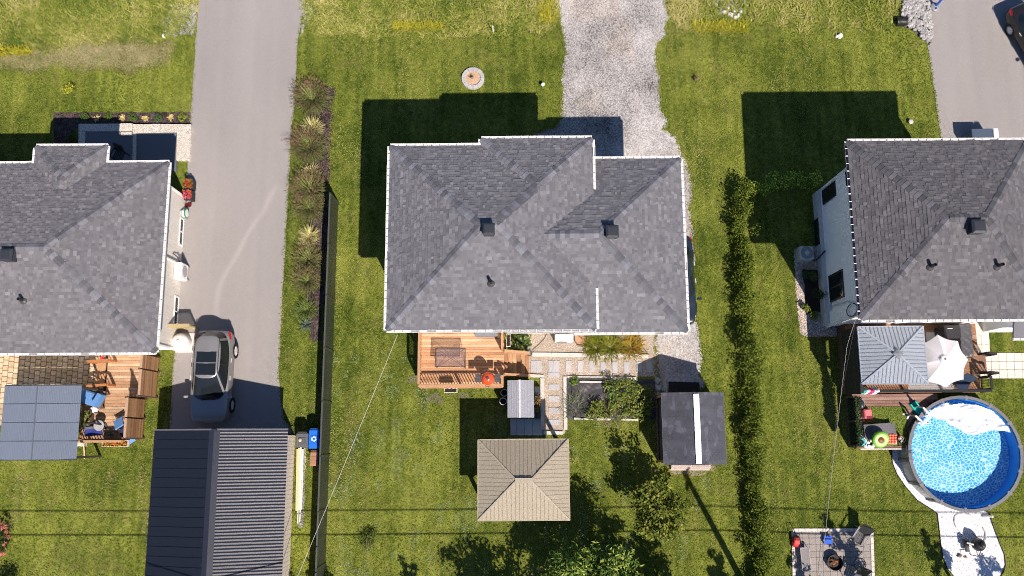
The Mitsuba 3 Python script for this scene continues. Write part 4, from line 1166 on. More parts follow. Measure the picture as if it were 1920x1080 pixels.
# beige pavilion
def panel_roof(key, x0, y0, x1, y1, ez, pitch, pw, col, rng, ridge=0.0, name='roof_panel', bs='satin', gap=.007, alt=.012):
    """hip roof of separate pressed panels running up the slope; ridge: length along x"""
    cx_, cy_ = (x0 + x1) / 2, (y0 + y1) / 2
    r0, r1 = cx_ - ridge / 2, cx_ + ridge / 2
    hy = (y1 - y0) / 2
    zt = ez + pitch * hy
    faces = [([(x0, y0), (x1, y0), (r1, cy_), (r0, cy_)], (1, 0)), ([(x1, y1), (x0, y1), (r0, cy_), (r1, cy_)], (1, 0)), ([(x1, y0), (x1, y1), (r1, cy_)], (0, 1)), ([(x0, y1), (x0, y0), (r0, cy_)], (0, 1))]
    for k_, (pl, ax) in enumerate(faces):
        g = Polygon(pl)
        A = np.array([[*p, 1] for p in pl[:3]])
        hz = [ez, ez, zt]
        ca, cb, cc = np.linalg.solve(A, hz)
        lo, hi = (x0, x1) if ax[0] else (y0, y1)
        n = int(round((hi - lo) / pw))
        s = (hi - lo) / n
        for i in range(n):
            st = sbox(lo + i * s + gap / 2, y0 - 1, lo + (i + 1) * s - gap / 2, y1 + 1) if ax[0] else sbox(x0 - 1, lo + i * s + gap / 2, x1 + 1, lo + (i + 1) * s - gap / 2)
            q = g.intersection(st)
            if q.geom_type != 'Polygon' or q.area < .002:
                continue
            p = np.array(q.exterior.coords)[:-1]
            up = alt * (i % 2)
            top = np.c_[p, p @ [ca, cb] + cc + .02 + up]
            bot = top - [0, 0, .02 + up + .01]
            m = len(p)
            f = [[0, j, j + 1] for j in range(1, m - 1)] + sum([[[j, m + j, m + (j + 1) % m], [j, m + (j + 1) % m, (j + 1) % m]] for j in range(m)], [])
            n3 = np.cross(top[1] - top[0], top[2] - top[0])
            if n3[2] < 0:
                f = [t[::-1] for t in f]
            part(key, name, MB().add(np.vstack([top, bot]), f, tint(col, .025, rng)), bs)
        und = np.array([[*p, p[0] * ca + p[1] * cb + cc - .012] for p in pl])
        part(key, 'under_frame', MB().add(und, [[0, j, j + 1] for j in range(1, len(pl) - 1)], np.array(col) * .18))
    for a, b in (((x0, y0), (r0, cy_)), ((x1, y0), (r1, cy_)), ((x1, y1), (r1, cy_)), ((x0, y1), (r0, cy_))):
        part(key, 'hip_trim', MB().beam((*a, ez + .045), (*b, zt + .045), .075, .03, np.array(col) * 1.08), bs)
    if ridge > .15:
        part(key, 'ridge_trim', MB().beam((r0 - .06, cy_, zt + .055), (r1 + .06, cy_, zt + .055), .22, .035, np.array(col) * 1.12), bs)
    for a, b in (((x0, y0), (x1, y0)), ((x1, y0), (x1, y1)), ((x1, y1), (x0, y1)), ((x0, y1), (x0, y0))):
        part(key, 'eave_trim', MB().beam((*a, ez - .01), (*b, ez - .01), .05, .09, np.array(col) * 1.05), bs)
    return zt


pv = thing('pavilion', 'beige metal-roofed garden pavilion standing on the middle lawn', 'pavilion')
(bx0, by0), (bx1, by1) = (-1.84, -3.54), (2.19, -0.04)
panel_roof(pv, bx0, by0, bx1, by1, 2.53, .5, .187, (.315, .282, .222), rd, .62, bs='matte', gap=.012)
for x_, sx__ in ((bx0 + .28, 1), (bx1 - .28, -1)):
    for y_, sy__ in ((by0 + .28, 1), (by1 - .28, -1)):
        part(pv, 'post', MB().box((x_, y_, 1.24), (.14, .14, 2.48), (.06, .045, .035)))
        part(pv, 'brace', MB().beam((x_, y_, 1.9), (x_ + sx__ * .55, y_, 2.42), .07, .09, (.06, .045, .035)))
        part(pv, 'brace', MB().beam((x_, y_, 1.9), (x_, y_ + sy__ * .55, 2.42), .07, .09, (.06, .045, .035)))
for a_, b_ in (((bx0 + .28, by0 + .28), (bx1 - .28, by0 + .28)), ((bx0 + .28, by1 - .28), (bx1 - .28, by1 - .28)), ((bx0 + .28, by0 + .28), (bx0 + .28, by1 - .28)), ((bx1 - .28, by0 + .28), (bx1 - .28, by1 - .28))):
    part(pv, 'beam', MB().beam((*a_, 2.44), (*b_, 2.44), .12, .14, (.06, .045, .035)))
shrub('flower_plant', 'green plant with yellow and orange blooms by the north-east corner of the beige pavilion', 'flower plant', (2.42, -0.95), .42, .35, 200, .08, GREENS + [(.5, .3, .05)], rd)

# black shed
bs_ = thing('shed', 'wooden shed with black felt roof and a white translucent ridge strip', 'shed')
(ex0, ey1), (ex1, ey0) = (6.49, 2.02), (9.3, -1.2)
ex1 = 9.30
exm, erz = 7.86, 2.6
part(bs_, 'wall', MB().box(((ex0 + ex1) / 2 + .02, (ey0 + ey1) / 2, .97), (ex1 - ex0 - .24, ey1 - ey0 - .3, 1.94), (.05, .05, .052)))
for yy in (ey0 + .13, ey1 - .13):
    gm = MB()
    for i in range(14):
        u0 = ex0 + .13 + (ex1 - ex0 - .26) * i / 14
        u1 = ex0 + .13 + (ex1 - ex0 - .26) * (i + 1) / 14
        um = (u0 + u1) / 2
        tp = 2.0 + (erz - 2.0) * (1 - abs(um - exm) / ((ex1 - ex0) / 2)) - .05
        gm.box((um, yy, tp / 2), (u1 - u0 - .008, .03, tp), tint((.26, .17, .11), .1, rd))
    part(bs_, 'gable_boards', gm, kind='stuff')
for x_ in (ex0 + .10, ex1 - .1):
    for y_ in (ey0 + .12, ey1 - .12):
        part(bs_, 'corner_post', MB().box((x_, y_, .98), (.1, .1, 1.95), (.30, .14, .07)))
part(bs_, 'wall_sill', MB().box((ex0 + .075, (ey0 + ey1) / 2, .06), (.05, ey1 - ey0 - .3, .1), (.26, .14, .08)))
part(bs_, 'wall_sill', MB().box(((ex0 + ex1) / 2, ey0 + .09, .06), (ex1 - ex0 - .2, .05, .1), (.40, .32, .24)))


def felt_col(p, n, uv):
    k = .066 + .04 * (fbm(p.x * 2.2, p.y * 3.5, 0, 4) - .5) + .02 * (noise(p.x * 30, p.y * 30) - .5)
    sc = smoothstep(.62, .72, fbm(p.x * 5, p.y * 3, 3, 2)) * .03
    return mi.Color3f(.90, .97, 1.25) * (k + sc)


mat('felt', base_color=mikit.proc(felt_col), roughness=0.7, specular=0.4)
for x0_, x1_, za_, zb_ in ((ex0, exm, 2.0, erz), (exm, ex1, erz, 2.0)):
    n_ = 6
    for i in range(n_):
        y0_, y1_ = ey0 + (ey1 - ey0) * i / n_, ey0 + (ey1 - ey0) * (i + 1) / n_
        part(bs_, 'felt_sheet', MB().beam((x0_, (y0_ + y1_) / 2, za_ + .004 * (i % 2)), (x1_, (y0_ + y1_) / 2, zb_ + .004 * (i % 2)), y1_ - y0_ - .002, .03), 'felt')
part(bs_, 'ridge_strip', MB().beam((exm + .08, ey0 + .06, erz + .04), (exm + .08, ey1 - .09, erz + .04), .25, .05, (.85, .86, .88)), 'satin')
for x0_ in (ex0, ex1):
    part(bs_, 'eave_trim', MB().beam((x0_, ey0, 1.985), (x0_, ey1, 1.985), .03, .06, (.13, .135, .15)))
solo('ramp_mat', MB().sheet([(7.18, 2.65), (8.64, 2.61), (8.66, 2.03), (7.16, 2.03)], .05, (.02, .02, .022)).box((7.8, 2.05, .02), (.1, .1, .02), (.02, .02, .02)), 'matte', 'black rubber ramp mat at the north door of the black shed', 'mat')
pk = thing('pallet', 'weathered wooden pallet leaning against the south wall of the black shed', 'pallet')
(qx0, qy0), (qx1, qy1) = (7.06, -1.51), (9, -1.23)
for i in range(5):
    yy, z_ = qy0 + .03 + .085 * i, .10 + .13 * i
    part(pk, 'slat', MB().box(((qx0 + qx1) / 2 + .03 * (i % 2), yy, z_), (qx1 - qx0 - .1, .075, .02), tint((.47, .40, .37), .1, rd)))
for i in range(3):
    part(pk, 'stringer', MB().beam((qx0 + .1 + i * (qx1 - qx0 - .2) / 2, qy0 + .03, .04), (qx0 + .1 + i * (qx1 - qx0 - .2) / 2, qy0 + .42, .66), .07, .05, (.36, .30, .27)))
ground('bare_soil', MB().sheet(jag([(6.96, -1.27), (9.22, -1.28), (9.11, -1.58), (8.2, -1.72), (7.24, -1.67)], .06, .1, 66), .005, (.22, .19, .14)), 'matte')

# ring planter, post lamp, stake
rp = thing('ring_planter', 'round planter of pale stone blocks with a small shrub in sand on the front lawn', 'planter')
rx_, ry_ = (-2.25, 18.18)
for i in range(12):
    a0, a1 = i * math.pi / 6 + .012, (i + 1) * math.pi / 6 - .012
    pl_ = [(rx_ + r_ * math.cos(a), ry_ + r_ * math.sin(a)) for r_, aa in ((.58, np.linspace(a0, a1, 4)), (.40, np.linspace(a1, a0, 4))) for a in aa]
    part(rp, 'block', MB().prism(pl_, 0, .16 + rd.uniform(-.01, .01), tint((.40, .40, .41), .06, rd)), 'matte')
part(rp, 'sand', MB().lathe([(.41, .05), (.41, .07), (.2, .10), (0, .11)], (rx_, ry_, 0), (.46, .32, .22), 24))
sm_ = MB()
blades(sm_, rd.normal(0, .04, (60, 2)) + [rx_ - .08, ry_ + .08], .18, .012, .6, pal(rd, 60, [(.05, .06, .03), (.12, .12, .07), (.2, .16, .1)]), rd, .1)
part(rp, 'plant', sm_, 'blade')
solo('path_light', MB().lathe([(.02, 0), (.02, .25), (.09, .26), (.1, .29), (.04, .36), (0, .37)], (*(1.32, 17.75), 0), (.75, .75, .74), 14), 'satin', 'small white lawn light near the gravel drive', 'lamp')
solo('survey_stake', MB().tube([(*(-1.22, 20.71), 0), (*(-1.22, 20.71), .75)], .03, (.8, .8, .78), 8), 'satin', 'white stake at the edge of the tall grass, front of the middle lawn', 'stake')

# parked dark car beside the garage
car('parked_car', 'dark blue car half hidden under the garage eave of the middle house', (7.62, 7.5), .02, 4.4, 1.8, 1.45, (.012, .022, .04), rd, suv=False)

# hedge between the plots
HEDGE = [(.055, .085, .014), (.085, .125, .02), (.13, .175, .03), (.21, .25, .04), (.03, .045, .01)]
hk = thing('hedge', 'long ragged leafy hedge running between the middle and right lawns', 'hedge')
hm, hs = MB(), MB()
axis_ = np.array([(11.24, 12.23), (10.96, 10.87), (10.9, 9.79), (10.92, 8.19), (10.94, 6.61), (10.96, 5.05), (10.95, 3), (10.95, 0.99), (10.94, -0.98), (10.93, -2.93), (10.99, -4.6), (11.04, -6.25), (11.02, -7.41)])
seg_ = np.r_[0, np.cumsum(np.linalg.norm(np.diff(axis_, axis=0), axis=1))]
for s_ in np.arange(0, seg_[-1], .17):
    cx_, cy_ = np.interp(s_, seg_, axis_[:, 0]), np.interp(s_, seg_, axis_[:, 1])
    h_ = 1.05 + .3 * math.sin(s_ * 1.7) + rd.uniform(-.2, .25)
    for j in range(2):
        leafball(hm, (cx_ + rd.normal(0, .20), cy_ + rd.normal(0, .1), h_ * rd.uniform(.35, .9)), rd.uniform(.22, .42), 120, .09, HEDGE, rd, .35, 1.1, .6)
    if rd.random() < .4:
        hs.tube([(cx_, cy_, -.02), (cx_ + rd.normal(0, .1), cy_ + rd.normal(0, .1), h_ * .8)], [.02, .008], (.09, .07, .05), 4)
part(hk, 'foliage', hm, 'leaf')
part(hk, 'stem', hs, kind='stuff')
hk = thing('hedge', 'short shaded hedge running from the long hedge to the right house corner', 'hedge')
hm, hs = MB(), MB()
ax2 = np.array([(11.56, 12.28), (12.41, 12.36), (13.47, 12.49), (14.8, 12.64)])
for t_ in np.linspace(0, 1, 22):
    i_ = t_ * 3
    p_ = ax2[min(int(i_), 2)] + (ax2[min(int(i_), 2) + 1] - ax2[min(int(i_), 2)]) * (i_ - min(int(i_), 2))
    leafball(hm, (p_[0], p_[1] + rd.normal(0, .12), rd.uniform(.3, .75) * (.75 if t_ < .35 else 1)), rd.uniform(.26, .42), 120, .09, np.array(HEDGE) * 2.8, rd, .35, 1.0, .6)  # leaf colours lightened so the hedge shows inside the house shadow
    hs.tube([(*p_, -.02), (*p_, .6)], [.018, .008], (.09, .07, .05), 4)
part(hk, 'foliage', hm, 'leaf')
part(hk, 'stem', hs, kind='stuff')

# trees and shrubs on the middle lawn
LEAF = [(.07, .105, .02), (.11, .15, .028), (.18, .21, .04), (.28, .28, .06), (.05, .07, .015)]
tree('young_tree', 'young broad-leaved tree with sparse crown on the lawn south of the black shed', (6.17, -3.15), 3.2, 1.4, 3600, .13, LEAF, rd, aspect=.75)
shrub('rose_bush', 'low round bush with pinkish flowers alone on the south lawn', 'bush', (-6.97, -4.54), .66, .6, 900, .055, [(.09, .14, .03), (.14, .19, .05), (.2, .25, .06), (.05, .08, .025)], rd, lobes=10)
pkm = MB()
leafball(pkm, (*(-6.98, -4.74), .5), .28, 45, .05, [(.38, .2, .22), (.3, .2, .15)], rd, .3)
part('rose_bush', 'flowers', pkm, 'leaf', kind='stuff')
GT = [(.06, .12, .03), (.12, .20, .045), (.24, .33, .07), (.40, .47, .12)]
tree('leafy_tree', 'feathery bright green tree at the bottom edge, below the beige pavilion', (3.0, -6.5), 4.6, 2.1, 11000, .21, GT, rd, aspect=.32, branches=30)
for i, ((x_, y_), h_, r_, lb_) in enumerate((((.9, -8.8), 5.4, 1.7, 'tree south of the frame whose shadow falls left of the pavilion'), ((-.7, -8.8), 5.6, 1.3, 'tree south of the frame, nearest the middle of the south lawn'), ((5.6, -7.6), 5.5, 1.1, 'tall tree just below the frame, east of the feathery tree'), ((7.2, -8.1), 5.1, 1.0, 'tree south of the frame below the young broad-leaved tree'), ((-2.0, -9.9), 4.2, 1.0, 'slim tree south of the frame, west of the feathery tree'), ((5.9, -8.6), 5.0, 1.25, 'slim tree south of the frame, east of the feathery tree'), ((10.7, -8.9), 5.1, .75, 'small tree south of the frame near the utility pole'))):
    tree('rear_tree', lb_, (x_, y_), h_, r_, 2200, .17, LEAF, rd, aspect=.5)
for (x_, y_), h_, lb_ in (((-3.8, -8.9), 4.9, 'slender tree south of the frame behind the rose bush'), ((-8.0, -8.8), 4.7, 'slender tree south of the frame by the fence end, east side'), ((-9.5, -9.0), 4.7, 'slender tree south of the frame by the fence end, west side'), ((16.5, -7.9), 6.1, 'slender tree below the frame, dappling the small patio'), ((14.2, -8.6), 4.6, 'slender tree below the frame, west of the small patio'), ((20.6, -8.0), 5.2, 'slender tree below the frame, west of the pool pump'), ((22.9, -8.6), 4.4, 'slender tree below the frame, dappling the white gravel'), ((-10.6, -8.8), 4.3, 'slender tree south of the frame behind the metal-roofed garage')):
    tree('rear_tree', lb_, (x_, y_), h_, .65, 900, .15, LEAF, rd, aspect=.5)

# dark fence between driveway and lawn
fk = thing('fence', 'long dark green panel fence between the driveway bed and the middle lawn', 'fence')
fa, fb = np.array([-8.99, 11.6]), np.array([-9.07, -10.6])
FL = np.linalg.norm(fb - fa)
nb_ = 9
FCOL = (.026, .031, .028)
for i in range(nb_ + 1):
    p_ = fa + (fb - fa) * i / nb_
    part(fk, 'post', MB().box((*p_, .94), (.10, .10, 1.88), (.035, .04, .038), b=.01), 'satin')
for i in range(nb_):
    p_, q_ = fa + (fb - fa) * (i + .02) / nb_, fa + (fb - fa) * (i + .98) / nb_
    pn = MB()
    for j in range(9):
        pn.beam((*p_, .15 + j * .195), (*q_, .15 + j * .195), .035, .185, tint(FCOL, .08, rd))
    part(fk, 'panel', pn, 'satin', kind='stuff')
    part(fk, 'top_rail', MB().beam((*p_, 1.85), (*q_, 1.85), .07, .05, (.07, .075, .075)), 'satin')

# ------------------------------------------------------------------ the left yard
re_ = np.random.default_rng(77)


def aggr_col(p, n, uv):
    f, s, r = voronoi(p.x * 26, p.y * 26)
    return mix((.42, .38, .33), (.70, .66, .60), r) * (1.02 - .5 * smoothstep(.4, .75, f))


mat('aggregate', base_color=mikit.proc(aggr_col), roughness=0.85, specular=0.2)
ld = thing('front_landing', 'raised front landing of the left house with pebbled coping and smooth slabs', 'landing')
for q_, z_ in (([(-21.87, 15.43), (-19.48, 15.41), (-19.33, 13.05), (-21.72, 13.07)], .26), ([(-19.3, 15.35), (-17.26, 15.37), (-17.19, 13.34), (-19.15, 13.35)], .18)):
    part(ld, 'slab', MB().prism(q_, 0, z_, (.13, .14, .16)), 'matte')
for q_, z_ in (([(-22.24, 15.82), (-20.07, 15.82), (-20.04, 15.42), (-22.21, 15.43)], .28), ([(-20.06, 15.83), (-19.5, 15.83), (-19.47, 15.42), (-20.02, 15.42)], .30), ([(-22.21, 15.41), (-21.87, 15.41), (-21.74, 13.06), (-22.09, 13.07)], .275), ([(-19.52, 15.82), (-19.27, 15.81), (-18.13, 15.81), (-18.09, 15.35), (-19.49, 15.34)], .22), ([(-18.11, 15.81), (-16.55, 15.79), (-16.52, 15.37), (-18.08, 15.36)], .215), ([(-17.24, 15.37), (-16.53, 15.35), (-16.5, 13.89), (-17.2, 13.9)], .19), ([(-19.49, 15.33), (-19.31, 15.33), (-19.17, 13.35), (-19.38, 13.36)], .225)):
    part(ld, 'coping', MB().prism(q_, 0, z_, (.6, .57, .52)), 'aggregate')
part(ld, 'stone', MB().box((*(-19.76, 15.26), .2), (.54, .18, .24), (.3, .27, .25)), 'aggregate')
pc = thing('patio_chair', 'black slatted chair on the shaded front landing of the left house', 'chair')
cx_, cy_ = (-19.87, 13.99)
fch = xf((cx_, cy_), -.35, .26)
for i in range(6):
    part(pc, 'seat_slat', moved(MB().box((-.22 + i * .088, 0, .42), (.06, .5, .025), (.015, .015, .017)), fch), 'satin')
    part(pc, 'back_slat', moved(MB().beam((-.22 + i * .088, .24, .45), (-.22 + i * .088, .42, 1.0), .06, .02, (.015, .015, .017), up=(1, 0, 0)), fch), 'satin')
for sx in (-.27, .27):
    part(pc, 'arm', moved(MB().box((sx, .02, .64), (.06, .52, .03), (.015, .015, .017)), fch), 'satin')
    for sy in (-.22, .24):
        part(pc, 'leg', moved(MB().box((sx, sy, .31), (.05, .05, .62), (.015, .015, .017)), fch), 'satin')
for i, ((px_, py_), cl_, lb_) in enumerate(zip([(-22.03, 16.26), (-20.83, 16.25), (-19.57, 16.2), (-18.29, 16.19), (-17.06, 16.19)], ((.05, .085, .02), (.06, .10, .02), (.055, .10, .02), (.045, .085, .03), (.13, .17, .02)), ('half-shaded clipped dwarf shrub, westernmost in the mulch strip by the front landing', 'clipped green dwarf shrub, second from the west in the mulch strip', 'clipped green dwarf shrub in the middle of the mulch strip', 'dark green clipped dwarf shrub, second from the driveway in the mulch strip', 'lime-yellow clipped dwarf shrub nearest the driveway in the mulch strip'))):
    k_ = thing('dwarf_shrub', lb_, 'shrub')
    m_ = MB()
    leafball(m_, (px_, py_, .14), .205, 480, .04, [np.array(cl_) * f_ for f_ in (1.3, 1.9, 2.5)], re_, .75, .8)
    part(k_, 'foliage', m_, 'leaf')
    part(k_, 'stem', MB().tube([(px_, py_, -.02), (px_, py_, .14)], .03, (.06, .04, .03), 5))
for i, ((px_, py_), n_, lb_) in enumerate(zip([(-21.5, 16.21), (-20.14, 16.23), (-18.99, 16.19), (-17.69, 16.22)], (26, 50, 60, 60), ('small straw-coloured spiky plant in shade at the west of the mulch strip', 'pale yellow spiky plant half in shade, second from the west in the mulch strip', 'largest pale yellow spiky plant in the mulch strip', 'pale yellow spiky plant nearest the driveway in the mulch strip'))):
    clump('gold_plant', lb_, 'plant', (px_, py_), n_, .2, [(.62, .52, .20), (.72, .62, .30), (.5, .42, .14)], re_, .05, 1.0, .045)
shrub('evergreen_shrub', 'dark shaded shrub at the west corner of the front landing', 'shrub', (-22.46, 14.92), .42, .6, 500, .07, [(.05, .075, .02), (.07, .09, .03), (.1, .1, .03)], re_)
shrub('lawn_shrub', 'small yellow-green shrub standing alone on the left front lawn', 'shrub', (-22.97, 17.68), .40, .5, 360, .09, [(.34, .38, .04), (.46, .45, .06), (.2, .25, .03)], re_)
for c_, cl_, lb_ in (((-16.36, 12.55), [(.62, .03, .05), (.5, .02, .03), (.32, .28, .05), (.25, .3, .06)], 'planter of red and yellow flowers, northern one by the east wall of the left house'), ((-16.36, 11.98), [(.68, .10, .25), (.75, .30, .42), (.65, .16, .03), (.7, .2, .02), (.4, .02, .1)], 'planter of pink and orange flowers, southern one by the east wall of the left house')):
    k_ = flower_box(lb_, c_, (.40, .46, .45), .5, re_, cl_, name='planter', wall=(.03, .03, .035), n=260, h=.28, leafsize=.07)
shrub('red_leaf_plant', 'dark red plant in the shadow beside the flower planters', 'plant', (-16.40, 11.55), .22, .35, 160, .07, [(.16, .02, .03), (.09, .015, .02), (.22, .03, .04)], re_)
hr_ = thing('hose_reel', 'green-rimmed white garden hose reel on the east wall of the left house', 'hose reel')
part(hr_, 'drum', MB().lathe([(.0, -.09), (.2, -.09), (.2, .09), (.0, .09)], (-16.45, 11.05, .45), (.72, .74, .72), 18, M=[[0, 0, 1], [0, 1, 0], [-1, 0, 0]]), 'satin')
part(hr_, 'rim', MB().tube([(-16.4, 11.05 + .23 * math.cos(t), .45 + .23 * math.sin(t)) for t in np.linspace(0, 6.283, 21)], .04, (.03, .20, .11), 6, cap=False), 'satin')
part(hr_, 'bracket', MB().box((-16.58, 11.05, .45), (.1, .16, .5), (.4, .42, .42)))
solo('wall_light', MB().lathe([(.06, 0), (.10, .02), (.10, .07), (.05, .1), (0, .1)], (*(-16.4, 11.71), .18), (.26, .27, .28), 14), 'satin', 'small round grey disc fitting at the corner of the left house', 'fitting')
ac = thing('heat_pump', 'white heat pump unit standing against the east wall of the left house', 'heat pump')
part(ac, 'case', MB().box((-16.42, 8.08, .62), (.36, .80, .78), (.80, .80, .79), b=.03), 'satin')
part(ac, 'fan_grille', MB().lathe([(.28, 0), (.28, .02), (.03, .03), (0, .03)], (-16.235, 8.08, .62), (.35, .35, .35), 18, M=[[0, 0, 1], [0, 1, 0], [-1, 0, 0]]), 'satin')
part(ac, 'bracket', MB().box((-16.4, 7.75, .12), (.36, .06, .24), (.3, .3, .3)))
part(ac, 'bracket', MB().box((-16.4, 8.4, .12), (.36, .06, .24), (.3, .3, .3)))
part(ac, 'pipe', MB().tube([(-16.45, 8.48, .7), (-16.5, 8.75, .95), (-16.6, 8.85, 1.25)], .03, (.06, .06, .06), 6))
tk = thing('tank', 'big white domed tank on a pale pad at the south-east corner of the left house', 'tank')
tkx, tky = (-16.28, 4.66)
part(tk, 'body', MB().lathe([(.38, 0), (.42, .08), (.42, .42), (.38, .54), (.27, .64), (.12, .69), (0, .70)], (tkx, tky, .06), (.80, .80, .79), 28), 'satin', smooth=50)
part(tk, 'lid', MB().lathe([(.09, 0), (.09, .05), (.06, .08), (0, .08)], (tkx, tky, .75), (.6, .6, .6), 14), 'satin')
part(tk, 'pad', MB().box((tkx + .12, tky, .03), (1.0, .95, .07), (.62, .62, .60)), 'concrete')
tr_ = thing('trellis', 'freestanding weathered wooden screen with pierced panel by the left house wall', 'screen')
ty0 = (-16.27, 5.36)[1]
part(tr_, 'top_rail', MB().box((-16.12, ty0, 1.16), (1.0, .16, .07), (.40, .33, .17)))
part(tr_, 'bottom_rail', MB().box((-16.12, ty0, .12), (1.0, .08, .06), (.36, .30, .17)))
for sx in (-16.58, -15.66):
    part(tr_, 'post', MB().box((sx, ty0, .58), (.08, .08, 1.14), (.40, .33, .18)))
for i in range(11):
    part(tr_, 'slat', MB().box((-16.53 + .082 * i, ty0, .64), (.026, .02, 1.0), tint((.36, .30, .18), .1, re_)))
for i in range(9):
    part(tr_, 'cross_slat', MB().box((-16.12, ty0 + .022, .2 + i * .105), (.9, .02, .032), tint((.36, .30, .18), .1, re_)))
car('parked_suv', 'grey sport utility car with glass roof parked on the asphalt driveway', (-14.56, 2.98), -.012, 4.36, 1.86, 1.64, (.29, .285, .29), re_)

# ornamental grasses in the bed
RED_T = [(.20, .11, .09), (.24, .10, .10), (.16, .10, .06), (.24, .18, .11)]
GRS = [(.07, .11, .025), (.12, .16, .05), (.18, .20, .07), (.055, .085, .02)]
YEL = [(.58, .50, .24), (.45, .42, .17), (.28, .32, .10), (.66, .58, .34)]
for (px_, py_), L_, n_, kind_, lb_ in zip([(-10.44, 17.13), (-10.38, 15.54), (-10.51, 14.52), (-10.38, 13.18), (-10.38, 12.35), (-10.39, 11.36), (-10.37, 9.92), (-10.37, 8.74), (-10.39, 7.68), (-10.36, 6.23), (-10.36, 5.55), (-10.84, 14.86), (-10.77, 12.96)], (.95, .6, .95, .5, .95, .75, .55, .7, .65, .5, .55, .5, .5), (800, 260, 800, 200, 800, 520, 260, 480, 420, 240, 120, 220, 220), 'ryrYrgYggGugG',
        ('big red-plumed ornamental grass, northernmost in the driveway bed', 'straw-yellow grass tuft, northern of the yellow ones in the driveway bed', 'big red-plumed ornamental grass between two straw-yellow tufts', 'straw-yellow grass tuft in the middle of the driveway bed', 'big reddish ornamental grass beside the fence end', 'brownish-green ornamental grass just south of the fence end', 'bright variegated yellow grass tuft in the driveway bed', 'reddish-green grass south of the variegated tuft', 'dull green grass clump beside the fence, third from the south in the bed', 'small dark green tuft near the south end of the driveway bed', 'grey-green spiky yucca at the south end of the driveway bed', 'dark green grass at the driveway edge, northern one', 'dark green grass at the driveway edge, southern one')):
    if kind_ == 'r':
        clump('ornamental_grass', lb_, 'ornamental grass', (px_, py_), n_ + 300, L_ * 1.05, [np.array(g) * 1.4 for g in GRS + [(.2, .16, .08)]], re_, .24, .95, .022, tip=np.array(RED_T) * .95)
    elif kind_ in 'yY':
        clump('ornamental_grass', lb_, 'ornamental grass', (px_, py_), n_, L_ * 1.15, YEL, re_, .10, .95, .04)
    elif kind_ == 'u':
        clump('yucca', lb_, 'yucca', (px_, py_), 46, L_, [(.12, .17, .13), (.2, .25, .19), (.08, .11, .09)], re_, .05, .85, .05)
    else:
        clump('ornamental_grass', lb_, 'ornamental grass', (px_, py_), n_ + 200, L_ * 1.1, [np.array(g) * 1.4 for g in GRS + ([(.22, .17, .09)] if kind_ == 'g' else [])], re_, .22, .9, .022, tip=RED_T[2:] if kind_ == 'g' else None)

# metal garage
gm = thing('garage', 'long dark metal-roofed garage with beige walls at the end of the asphalt driveway', 'garage')
GX0, GX1, GXM, GY1, GY0, GE, GR = -16.33, -10.34, -13.34, .46, -11.2, 2.6, 3.45
part(gm, 'wall', MB().box((-13.34, -5.5, 1.3), (5.2, 11.3, 2.58), (.5, .46, .41)))
wl = MB()
for i in range(56):
    wl.box((-10.72, .1 - .2 * (i + .5), 1.3), (.05, .19, 2.55), tint((.52, .475, .43), .015, re_))
part(gm, 'siding', wl, kind='stuff')
part(gm, 'corner_trim', MB().box((-10.70, .16, 1.3), (.09, .09, 2.55), (.55, .50, .45)))
part(gm, 'door', MB().box((-14.6, .19, 1.1), (2.6, .06, 2.2), (.5, .48, .45)))


def rib_panel(x0, z0, x1, z1, y0, y1, lam, amp, col, seg=10):
    n = int(round((y1 - y0) / lam)) * seg
    y = np.linspace(y0, y1, n + 1)
    off = amp * np.sin((y - y0) / (y1 - y0) * 2 * np.pi * round((y1 - y0) / lam))
    up = np.array([-(z1 - z0), 0, x1 - x0])
    up /= np.linalg.norm(up)
    A = np.c_[np.full(n + 1, x0), y, np.full(n + 1, z0)] + off[:, None] * up
    B = np.c_[np.full(n + 1, x1), y, np.full(n + 1, z1)] + off[:, None] * up
    i = np.arange(n)
    return MB().add(np.vstack([A, B]), np.c_[i, i + n + 1, i + n + 2, i + 1], col)


mat('roof_metal_shaded', base_color=rgb(.009, .012, .022), roughness=0.45, specular=0.4)  # same metal as roof_metal, shade painted in for the west slope
mat('roof_metal', base_color=rgb(.020, .024, .040), roughness=0.44, specular=0.42, metallic=0.0)
nP = 12
for i in range(nP):
    y0_, y1_ = GY1 - (GY1 - GY0) * (i + 1) / nP, GY1 - (GY1 - GY0) * i / nP
    part(gm, 'roof_panel', rib_panel(GXM, GR, GX1, GE, y0_ + .002, y1_ - .002, .139, .010, (.05, .05, .07)), 'roof_metal', smooth=True)
for i in range(28):
    y1_ = GY1 - (GY1 - GY0) * i / 28
    y0_ = GY1 - (GY1 - GY0) * (i + 1) / 28
    m_ = MB().beam((GX0, (y0_ + y1_) / 2, GE), (GXM, (y0_ + y1_) / 2, GR), y1_ - y0_ - .004, .02, (.05, .05, .07))
    k_ = part(gm, 'west_panel', m_, 'roof_metal_shaded')
    part(k_, 'seam', MB().beam((GX0, y1_ - .03, GE + .02), (GXM, y1_ - .03, GR + .02), .035, .03, (.05, .05, .07)), 'roof_metal_shaded')
part(gm, 'ridge_cap', MB().add(np.array([[GXM - .24, GY1, GR - .03], [GXM, GY1, GR + .05], [GXM + .24, GY1, GR - .03], [GXM - .24, GY0, GR - .03], [GXM, GY0, GR + .05], [GXM + .24, GY0, GR - .03]]), [[0, 3, 4, 1], [1, 4, 5, 2]], (.04, .04, .06)), 'roof_metal')
part(gm, 'ridge_cap', MB().box((GXM, GY1 - .02, GR + .03), (.22, .07, .06), (.1, .1, .12)), 'roof_metal')
for a_, b_ in (((GX0, GY1, GE), (GXM, GY1, GR)), ((GXM, GY1, GR), (GX1, GY1, GE))):
    part(gm, 'verge_trim', MB().beam(a_, b_, .06, .08, (.12, .12, .14)), 'satin')

